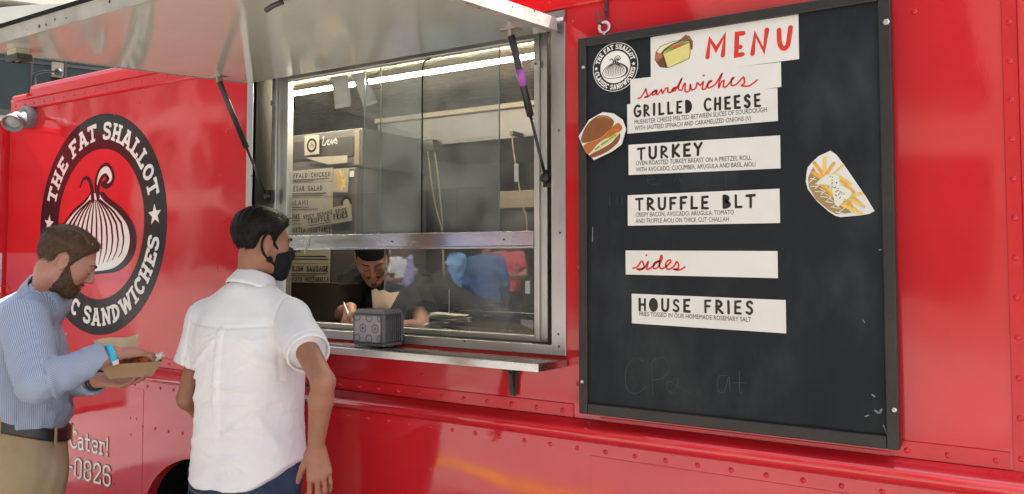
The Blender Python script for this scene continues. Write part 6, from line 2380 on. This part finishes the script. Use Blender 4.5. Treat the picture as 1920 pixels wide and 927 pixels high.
onlooker('man in a maroon shirt and grey trousers behind the coral shirt', (-6.0, -8.3), .13, -20, F_('maroon_cotton', (.22, .04, .06)), T_GREY, SKIN_W, HAIRS[0], 1.80, 0)
# ================================================================== small things
# paper food tray in the hands of the man in blue
tc_ = dep(243, 687, 2.525 * SB)
e1 = (dep(300, 676, 2.62) - dep(200, 676, 2.54)); e1[2] = 0; e1 /= np.linalg.norm(e1)
e2 = V3(-e1[1], e1[0], 0)
TP = lambda x, y, z: tuple(tc_ + (e1 * x + e2 * y + V3(0, 0, z)) * SB)
M_KRAFT = pmat('kraft_card', (0.27, 0.165, 0.085), .75, var=.08, vscale=30, detail=6)
M_KRAFT2 = pmat('kraft_paper', (0.52, 0.38, 0.235), .7, var=.08, vscale=18, bump=.3, bscale=20)
M_FOOD = pmat('fried_chicken', (0.42, 0.13, 0.03), .5, col2=(.25, .06, .015), vscale=70, bump=.8, bscale=90)
M_GREASE = pmat('printed_liner', (0.66, 0.60, 0.50), .5, var=.1, vscale=60)
e1 = e1 * 1.0
tray = thing('food_tray', TP(0, 0, -.035), 'open brown paper food tray held by the man in blue', 'food tray')


def trayshell(mb, a0, b0, a1, b1, z0, z1, th):
    o = [(-a0, -b0, z0), (a0, -b0, z0), (a0, b0, z0), (-a0, b0, z0), (-a1, -b1, z1), (a1, -b1, z1), (a1, b1, z1), (-a1, b1, z1)]
    i = [(-a0 + th, -b0 + th, z0 + th), (a0 - th, -b0 + th, z0 + th), (a0 - th, b0 - th, z0 + th), (-a0 + th, b0 - th, z0 + th), (-a1 + th, -b1 + th, z1), (a1 - th, -b1 + th, z1), (a1 - th, b1 - th, z1), (-a1 + th, b1 - th, z1)]
    f = [(3, 2, 1, 0)] + [(k, (k + 1) % 4, 4 + (k + 1) % 4, 4 + k) for k in range(4)] + [(8, 9, 10, 11)] + [(8 + (k + 1) % 4, 8 + k, 12 + k, 12 + (k + 1) % 4) for k in range(4)] + [(4 + k, 4 + (k + 1) % 4, 12 + (k + 1) % 4, 12 + k) for k in range(4)]
    mb.add([TP(*p) for p in o + i], f)


mb = MB(); trayshell(mb, .060, .042, .090, .058, -.030, .016, .0018)
mb.build('tray', M_KRAFT, tray)


def sheet(name, grid, mat, parent, th=.0009):
    """a thin bent sheet from a grid of points"""
    g = np.array(grid, float)
    nu, nv = g.shape[:2]
    V = g.reshape(-1, 3)
    Q = np.array([[i * nv + j, i * nv + j + 1, (i + 1) * nv + j + 1, (i + 1) * nv + j] for i in range(nu - 1) for j in range(nv - 1)])
    n = normals(V, Q)
    A, Bv = V + n * th / 2, V - n * th / 2
    F = [tuple(q) for q in Q] + [tuple(len(V) + q[::-1]) for q in Q]
    rim = [i * nv for i in range(nu)] + [(nu - 1) * nv + j for j in range(1, nv)] + [i * nv + nv - 1 for i in range(nu - 2, -1, -1)] + [j for j in range(nv - 2, 0, -1)]
    m = len(rim)
    F += [(rim[k], rim[(k + 1) % m], len(V) + rim[(k + 1) % m], len(V) + rim[k]) for k in range(m)]
    o = mesh_obj(name, np.concatenate([A, Bv]), F, mat, parent)
    o.data.polygons.foreach_set('use_smooth', [len(p.vertices) == 4 and i < 2 * len(Q) for i, p in enumerate(o.data.polygons)])
    return o


c00, c10, c01, c11 = dep(198, 690, 2.56 * SB), dep(262, 690, 2.62 * SB), dep(175, 639, 2.58 * SB), dep(258, 628, 2.65 * SB)
grid = [[c00 * (1 - u) * (1 - v) + c10 * u * (1 - v) + c01 * (1 - u) * v + c11 * u * v + V3(.0, .012, 0) * math.sin(u * 3) * v + V3(0, 0, .004) * math.sin(u * 7) * v for v in np.linspace(0, 1, 6)] for u in np.linspace(0, 1, 10)]
sheet('paper_liner', grid, M_KRAFT2, tray)
g2 = []
for u in np.linspace(0, 1, 9):
    g2.append([np.array(TP(.045 + .045 * v + .012 * math.sin(u * 9) * v, -.045 + .09 * u, -.012 + .042 * v + .006 * math.sin(u * 14 + 1) * v)) for v in np.linspace(0, 1, 5)])
sheet('printed_liner', g2, M_GREASE, tray)
P_ = [('+', p_ell(np.array(TP(.035, -.008, .012)), V3(.036, .028, .024) * SB), 0), ('+', p_ell(np.array(TP(.062, .010, .014)), V3(.024, .022, .022) * SB), .01), ('+', p_ell(np.array(TP(-.01, .005, .006)), V3(.035, .03, .018) * SB), .01)]
V, Q = solid(P_, tc_ - .13, tc_ + .13, .004)
V = V + normals(V, Q) * (fbm(V, 60, 2, 3) * .006)[:, None]
mesh_obj('fried_food', V, Q, M_FOOD, tray, smooth=True)

# napkin dispenser on the shelf
M_SMOKE = pmat('smoky_plastic', (0.13, 0.122, 0.125), .22, var=.1, vscale=6)
M_SMOKE2 = glass_mat('smoky_window', (.50, .46, .45), .05, .05, 1.45)
M_CARD = pmat('grey_card', (0.34, 0.315, 0.345), .5, var=.04)
M_CARDINK = pmat('dark_print', (0.13, 0.12, 0.135), .5)
M_NAPKIN = pmat('brown_napkin', (0.60, 0.46, 0.31), .85, var=.06, vscale=25, bump=.3, bscale=30)
nx0, nx1, ny0, ny1, nz0, nz1 = -2.114, -1.961, -.122, -.008, 1.2695, 1.405
nd = thing('napkin_dispenser', ((nx0 + nx1) / 2, (ny0 + ny1) / 2, nz0 - .002), 'smoky grey napkin dispenser with a brown napkin poking out on the steel shelf', 'napkin dispenser')
mb = MB()
mb.box((nx0 + .004, ny0 + .004, nz0), (nx1 - .004, ny1 - .004, nz0 + .012), bev=.004)
mb.box((nx0, ny0, nz0 + .0125), (nx1 - .012, ny0 + .010, nz1 - .018), bev=.004)
mb.box((nx0, ny0 + .0105, nz0 + .0125), (nx0 + .01, ny1, nz1 - .018), bev=.003)
mb.box((nx0 + .0105, ny1 - .01, nz0 + .0125), (nx1 - .012, ny1, nz1 - .018), bev=.003)
mb.box((nx1 - .0115, ny0, nz0 + .0125), (nx1, ny0 + .014, nz1 - .018), bev=.004)
mb.box((nx1 - .0115, ny1 - .014, nz0 + .0125), (nx1, ny1, nz1 - .018), bev=.004)
mb.build('housing', M_SMOKE, nd)
bm = bmesh.new(); bmesh.ops.create_cube(bm, size=1)
for q_ in bm.verts:
    up = q_.co.z > 0
    ins = .010 if up else -.001
    q_.co = Vector(((nx0 + ins) if q_.co.x < 0 else (nx1 - ins), (ny0 + ins) if q_.co.y < 0 else (ny1 - ins), nz1 if up else nz1 - .0175))
bmesh.ops.bevel(bm, geom=bm.edges[:], offset=.005, segments=3, profile=.5, affect='EDGES')
mb = MB(); mb.bm(bm); mb.build('lid', M_SMOKE, nd)
mb = MB(); mb.box((nx1 - .006, ny0 + .0145, nz0 + .014), (nx1 - .003, ny1 - .0145, nz1 - .0185)); mb.build('side_window', M_SMOKE2, nd)
mb = MB()
for kq in range(7):
    yy = ny0 + .018 + kq * .0115
    mb.box((nx1 - .0028, yy, nz0 + .016), (nx1 - .0008, yy + .003, nz1 - .03), bev=.0008)
mb.build('rib', M_SMOKE, nd)
mb = MB()
for kq in range(9):
    yy = ny0 + .022 + kq * .0078
    mb.box((nx0 + .02, yy, nz0 + .0155), (nx1 - .016 + .003 * math.sin(kq * 2.1), yy + .006, nz0 + .085 + .006 * math.sin(kq * 1.7)), bev=.002)
mb.build('napkin_stack', M_NAPKIN, nd)
fy = ny0 - .0006
mb = MB(); mb.box((nx0 + .010, fy, nz0 + .016), (nx1 - .016, ny0 + .001, nz1 - .024)); card = mb.build('front_card', M_CARD, nd)
fl = Flat(lambda u, v, l: (u, fy - l, v), .0003, .00002)
cx0, cx1, cz0, cz1 = nx0 + .010, nx1 - .016, nz0 + .016, nz1 - .024
for (u, v) in ((.33, .52), (.80, .52), (.10, .12), (.57, .12), (1.0, .12), (.10, .95), (.57, .93), (1.0, .95)):
    x, z = cx0 + (cx1 - cx0) * u, cz0 + (cz1 - cz0) * v
    def clip(pts): return [(min(max(a, cx0 + .0005), cx1 - .0005), min(max(b, cz0 + .0005), cz1 - .0005)) for a, b in pts]
    fl.stroke(clip([(x + .0145 * math.cos(a), z + .0145 * math.sin(a)) for a in np.linspace(0, 2 * math.pi, 25)]), .0045, round_cap=False)
    if .05 < u < .95 and .2 < v < .9:
        fl.disc((x, z - .001), .0068, 0, 16, .0058)
        fl.stroke([(x, z + .004), (x - .001, z + .008), (x + .003, z + .0095)], .0014)
fl.build('print', M_CARDINK, card)
cxn, cyn = (nx0 + nx1) / 2 + .012, (ny0 + ny1) / 2
grid = []
for u in np.linspace(0, 1, 13):
    s_ = (u - .5) * 2
    col = []
    for v in np.linspace(0, 1, 6):
        wv_ = .040 + .038 * v
        col.append(V3(cxn + s_ * wv_ + .010 * v, cyn - .012 * math.sin(s_ * 2.2) * v - .022 * (1 - s_ * s_) * v + .012 * v, nz1 - .006 + (.076 - .008 * max(0, s_ + .1) + .004 * math.sin(s_ * 8)) * v))
    grid.append(col)
sheet('napkin', grid, M_NAPKIN, nd)
mb = MB()

# order spike with slips, behind the lower pane
sx = dep(842, 592, 3.30)
spk = thing('order_spike', (sx[0], sx[1], 1.3005), 'steel order spike holding a pile of paper slips behind the window', 'order spike')
mb = MB(); mb.lathe([(.0001, 0), (.045, 0), (.045, .006), (.01, .010), (.0022, .014), (.0018, .16), (.0001, .17)], (sx[0], sx[1], 1.3005), (0, 0, 1), 16); mb.build('spike', M_STEEL, spk)
rg = random.Random(2)
mb = MB()
M_SLIP = pmat('paper_slip', (.62, .60, .54), .8, var=.08, vscale=30)
for kq in range(16):
    a = rg.uniform(-.5, .5); w_, l_ = .038, rg.uniform(.06, .085)
    zz = 1.318 + kq * .0030
    Mx = Matrix.Translation((sx[0] + rg.uniform(-.015, .015), sx[1] + rg.uniform(-.015, .015), zz)) @ Matrix.Rotation(a, 4, 'Z') @ Matrix.Rotation(rg.uniform(-.06, .06), 4, 'Y')
    mb.box((-l_, -w_, 0), (l_, w_, .0012), M=Mx)
mb.build('slip_pile', M_SLIP, spk)
pad = thing('order_pad', dep(652, 608, 3.37), 'small white order pad on the counter under the hand of the cook', 'pad')
pc_ = np.array([dep(652, 606, 3.36)[0], dep(652, 606, 3.36)[1], 1.3012])
mb = MB(); mb.box(pc_ + [-.06, -.04, 0], pc_ + [.06, .05, .010], bev=.001); mb.build('sheets', M_SLIP, pad)
mb = MB(); mb.box(pc_ + [-.061, .0505, 0], pc_ + [.061, .06, .012], bev=.001); mb.build('binding', M_BLACK, pad)

# two order slips taped to the inside of the window head
for lab, pts in (('straight white order slip hanging in the window nearest the front', ((619, 144.5), (651, 141), (627, 204), (656, 199.5), 0)), ('curled white order slip hanging in the window beside the straight slip', ((658, 140), (683, 136), (677, 201), (703, 192), 1))):
    y_ = .125
    A, Bq, Cq, Dq = [at(*p, y_) for p in pts[:4]]
    grid = [[A * (1 - u) * (1 - v) + Bq * u * (1 - v) + Cq * (1 - u) * v + Dq * u * v + V3(-.012 * math.sin(v * math.pi) * pts[4], .02 * math.sin(v * 2.6) * (.4 + pts[4]), 0) for v in np.linspace(0, 1, 9)] for u in np.linspace(0, 1, 4)]
    o = sheet('order_slip', grid, M_SLIP, None, .0006)
    tag(o, lab, 'paper slip', 'order slips hanging in the window')

# stack of steel cabinets with taped menu cards, at the front end of the kitchen
ky = .80
kx1 = at(676, 280, ky)[0]
KP = lambda px, py: at(px, py, ky)
kz0, kz1 = .36, 2.20
cab = thing('steel_cabinet', (kx1 - .35, ky + .3, kz0), 'tall grey steel cabinet inside the truck covered in taped menu cards', 'cabinet')
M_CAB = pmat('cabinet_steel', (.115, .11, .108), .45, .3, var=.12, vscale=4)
zc1, zc2 = KP(600, 318)[2], KP(600, 248)[2]
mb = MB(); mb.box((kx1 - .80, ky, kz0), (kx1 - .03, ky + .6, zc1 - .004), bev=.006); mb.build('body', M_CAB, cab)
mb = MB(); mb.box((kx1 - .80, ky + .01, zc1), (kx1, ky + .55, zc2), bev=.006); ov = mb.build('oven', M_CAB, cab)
mb = MB(); mb.box((KP(549, 280)[0], ky + .004, KP(600, 297)[2]), (KP(662, 280)[0], ky + .0095, KP(600, 262)[2])); mb.build('oven_door', M_DKSTEEL, ov)
mb = MB(); mb.box((KP(664, 280)[0], ky + .002, zc1 + .01), (KP(672.5, 280)[0], ky + .0095, zc2 - .01)); mb.build('oven_trim', MATS['beige_trim'], ov)
M_MENU = pmat('menu_card', (.36, .33, .255), .6, var=.05, vscale=10)
CARDN = [0]


def kcard(name, tl, tr, br, bl, lines, parent=cab, big=None, mat=None, depth=0):
    CARDN[0] += 1
    y = ky - .003 - .0007 * CARDN[0] - depth
    P = [at(*p, y) for p in (bl, br, tr, tl)]
    mb = MB(); mb.poly([(p[0], p[2]) for p in P], y, y + .0006)
    o = mb.build(name, mat or M_MENU, parent, fix=True)
    a0, e_, h_ = P[0], P[1] - P[0], P[3] - P[0]
    fl = Flat(lambda u, v, l: (a0[0] + e_[0] * u + h_[0] * v, y - l, a0[2] + e_[2] * u + h_[2] * v), .0005, .00004)
    asp = math.hypot(e_[0], e_[2]) / math.hypot(h_[0], h_[2])
    for txt, u0, u1, v0, hh, wt in lines:
        if txt == '-':
            fl.stroke([(u0, v0), (u1, v0)], hh, round_cap=False)
            continue
        n_ = letters_width(txt, 1, 1, .40)
        k_ = (u1 - u0) / n_
        hx = hh
        for pass_ in (0,):
            x_ = u0
            for ch in txt:
                gw, st = GL[ch]
                for s_ in st:
                    pts = [(x_ + p[0] * k_, v0 + p[1] * hx) for p in s_]
                    # stroke weight in card units, corrected for the card's shape
                    V_, F__ = ribbon([(p[0] * asp, p[1]) for p in pts], wt)
                    fl.raw([(p[0] / asp, p[1]) for p in V_], F__)
                x_ += (gw + .40) * k_
    fl.build('lettering', M_INK, o)
    return o


kcard('menu_card', (537, 322), (624.5, 314.5), (624, 340), (537, 344), [('BUFFALO CHICKEN', .03, .95, .42, .34, .075), ('-', .03, .92, .24, .06, 0), ('-', .03, .6, .10, .05, 0)])
kcard('menu_card', (537, 345), (624, 341), (624, 369), (537, 371), [('CAESAR SALAD', .03, .78, .46, .32, .07), ('-', .03, .86, .26, .06, 0), ('-', .03, .80, .12, .05, 0)])
kcard('menu_card', (537, 372), (624, 370), (624, 394), (537, 396), [('SALAMI', .03, .47, .44, .34, .075), ('-', .03, .5, .26, .06, 0), ('-', .03, .7, .10, .05, 0)])
kcard('menu_card', (537, 396.5), (622, 395), (622, 419), (537, 420), [('SHAKE', .06, .30, .40, .34, .08), ('-', .1, .3, .24, .06, 0)])
kcard('menu_card', (537, 421), (622, 420), (622, 452), (537, 452), [('ROASTED VEGETABLE', .04, .98, .52, .26, .065), ('-', .04, .9, .34, .05, 0)])
kcard('menu_card', (537, 452), (620, 452), (619, 495), (537, 494), [('CHEW', .06, .33, .50, .26, .06), ('-', .04, .92, .32, .035, 0), ('-', .04, .95, .20, .03, 0)])
kcard('menu_card', (537, 495), (619, 495.5), (618, 521), (537, 520), [('POLISH SAUSAGE', .03, .96, .46, .36, .085), ('-', .03, .95, .28, .055, 0), ('-', .03, .7, .12, .05, 0)])
kcard('menu_card', (537, 520.5), (618, 521.5), (618, 532), (537, 532), [('TOMATO MOZZARELLA', .03, .98, .35, .6, .14)])
kcard('menu_card', (563, 402), (658.5, 382), (660, 414), (566, 430), [('SPICY SESAME SPICE', .06, .92, .66, .2, .055), ('TRUFFLE FRIES', .14, .93, .28, .30, .075), ('-', .14, .6, .14, .04, 0)], depth=.004)
o = kcard('picture_card', (625.5, 317), (654.5, 315.5), (652, 361), (624, 360), [], depth=.001)
y = ky - .003 - .0007 * CARDN[0] - .0015
fl = Flat(px_fn(y), .0003, .00004)
for kq, (a, b) in enumerate((((632, 326), (640, 352)), ((638, 322), (646, 350)), ((644, 325), (634, 354)), ((648, 335), (640, 356)))):
    fl.stroke([(p[0], p[2]) for p in (at(*a, y), at(*b, y))], .012, kq % 2)
fl.build('fries_drawing', [MATS['fry_gold'], MATS['fry_pale']], o)
o = kcard('emblem_card', (571, 255), (598.5, 253.5), (598.5, 289), (571, 292), [], ov)
y = ky - .003 - .0007 * CARDN[0]
cE = at(584.5, 273, y)
fl = Flat(px_fn(y), .0004, .00004); fl.ring((cE[0], cE[2]), .026, .040, 0, 32); shallot(fl, (cE[0], cE[2]), .030, 0, 1, 7); fl.build('emblem_print', [M_INK, M_MENU], o)
kcard('blank_label', (572, 296), (651, 291.5), (651, 305), (616, 309), [], ov)
y = ky + .0035
fl = Flat(px_fn(y), .0004, .00004)
LV = [(604, 258), (607, 256), (605, 270), (609, 271), (613, 264), (617, 262), (614, 269), (618, 270), (621, 263), (622, 262), (623, 269), (626, 262), (629, 262), (632, 264), (629, 259), (627, 266), (632, 268)]
fl.stroke([(p[0], p[2]) for p in (at(px + (0), py + 1, y) for px, py in crom(LV, 4))], .007, 0)
fl.build('love_sticker', pmat('sticker_ink', (.42, .40, .42), .5), ov)
# seals: second emblem, small switch plate
y = ky - .001
cE = at(649.5, 382, y)
fl = Flat(px_fn(y), .0006, .00004); fl.ring((cE[0], cE[2]), .024, .040, 1, 28); fl.disc((cE[0], cE[2]), .024, 0); fl.build('round_sticker', [M_MENU, M_INK], cab)
mb = MB(); q_ = at(660.5, 327, ky); mb.box(q_ + [-.016, -.006, -.016], q_ + [.016, -.0005, .016], bev=.003); mb.build('switch_plate', M_WIRE, cab)

# dark box on the counter end
bx_ = at(586, 572, .34)
box_ = thing('card_box', (at(586, 605, .34)[0], .34, 1.3005), 'dark brown open box standing on the counter below the menu cards', 'box')
M_DKBOX = pmat('dark_box', (.028, .02, .016), .6, var=.2)
x0_, x1_ = at(520, 570, .30)[0], at(632, 570, .30)[0]
zt_b = at(600, 533, .30)[2]
mb = MB()
mb.box((x0_, .30, 1.3006), (x1_, .312, zt_b)); mb.box((x0_, .448, 1.3006), (x1_, .46, zt_b)); mb.box((x0_, .3121, 1.3006), (x0_ + .012, .4479, zt_b)); mb.box((x1_ - .012, .3121, 1.3006), (x1_, .4479, zt_b)); mb.box((x0_ + .0121, .3121, 1.3006), (x1_ - .0121, .4479, 1.312))
mb.build('sides', M_DKBOX, box_)
mb = MB(); mb.box((x0_ - .004, .296, zt_b + .0002), (x1_ + .004, .312, zt_b + .006)); mb.build('rim', M_DKBOX, box_)

# back wall: splash panel, cords, shelf
cords = thing('pull_cord_pair', (at(802, 300, 1.9)[0], 1.9, 2.1), 'two yellow pull cords hanging from a dark bracket behind the window glass', 'cord')
M_CORD = pmat('yellow_cord', (.26, .21, .10), .7, var=.1)
yb = 1.25
for pts in (((802, 283), (805, 310), (810, 350), (816, 385), (823, 412), (828, 436)), ((815, 286), (820, 320), (824, 360), (828, 400), (830, 437))):
    mb = MB(); mb.tube(crom([at(*p, yb) for p in pts] + [at(pts[-1][0] + 3, 520, yb)], 4), .0038, 6); mb.build('cord', M_CORD, cords)
mb = MB(); q_ = at(806, 274, yb); mb.box(q_ + [-.05, -.01, -.03], q_ + [.03, .045, .035], bev=.004); mb.build('bracket', M_BLACK, cords)
c2 = thing('hanging_rope', (at(965, 300, 1.2)[0], 1.2, 2.1), 'single yellow cord hanging near the rear end of the window', 'rope')
mb = MB(); mb.tube(crom([at(*p, 1.2) for p in ((960, 255), (964, 290), (972, 340), (980, 385), (987, 410), (990, 470))], 4), .0036, 6); mb.build('cord', M_CORD, c2)
mb = MB(); q_ = at(960, 253, 1.2); mb.box(q_ + [-.012, -.008, -.004], q_ + [.012, .095, .02], bev=.003); mb.build('clip', M_BLACK, c2)
sf_ = thing('back_counter', (-1.9, 2.0, .36), 'tan topped steel counter along the far wall behind the window', 'counter')
zt1 = at(960, 358, 1.5)[2]
mb = MB(); mb.box((at(936, 360, 1.5)[0], 1.5, zt1 - .10), (1.2, 2.2, zt1), bev=.005); mb.build('shelf', MATS['beige_trim'], sf_)
mb = MB(); mb.box((-3.0, 1.6, .352), (1.2, 2.2, 1.25), bev=.005); mb.build('base', M_HOOD, sf_)
mb = MB(); mb.box((-3.02, 1.57, 1.2502), (1.2, 2.2, 1.28), bev=.004); mb.build('top', M_STEELX, sf_)
mb = MB()
for xq in (at(936, 360, 1.5)[0] + .05, 1.0): mb.box((xq, 2.1, 1.2802), (xq + .04, 2.14, zt1 - .1002))
mb.build('shelf_post', M_HOOD, sf_)

# odds and ends on the shelf over the back counter and under the hood
rg = random.Random(8)
M_TUB = pmat('tub_plastic', (.45, .43, .38), .4, var=.1)
for kq, (xq, rq, hq, mt, lab) in enumerate(((-2.05, .05, .13, M_TUB, 'round white tub on the tan back shelf, nearest the hanging cord'), (-1.88, .035, .17, pmat('sauce_red', (.35, .03, .02), .4), 'red sauce bottle on the tan back shelf'), (-1.74, .055, .10, M_STEEL, 'round steel pan on the tan back shelf'))):
    t_ = thing(('tub', 'sauce_bottle', 'steel_pan')[kq], (xq, 1.66, zt1 + .001), lab, ('tub', 'bottle', 'pan')[kq])
    mb = MB(); mb.lathe([(.0001, 0), (rq, 0), (rq * 1.04, hq * .8), (rq * (1.0 if kq != 1 else .4), hq), (.0001, hq)], (xq, 1.66, zt1 + .001), (0, 0, 1), 18); mb.build('body', mt, t_)
    mb = MB(); mb.lathe([(rq * .9 if kq != 1 else .013, hq + .001), (rq * .9 if kq != 1 else .010, hq + .012), (.0001, hq + (.013 if kq != 1 else .04))], (xq, 1.66, zt1 + .001), (0, 0, 1), 18); mb.build('lid' if kq != 1 else 'spout', M_BLACK if kq != 1 else M_TUB, t_)
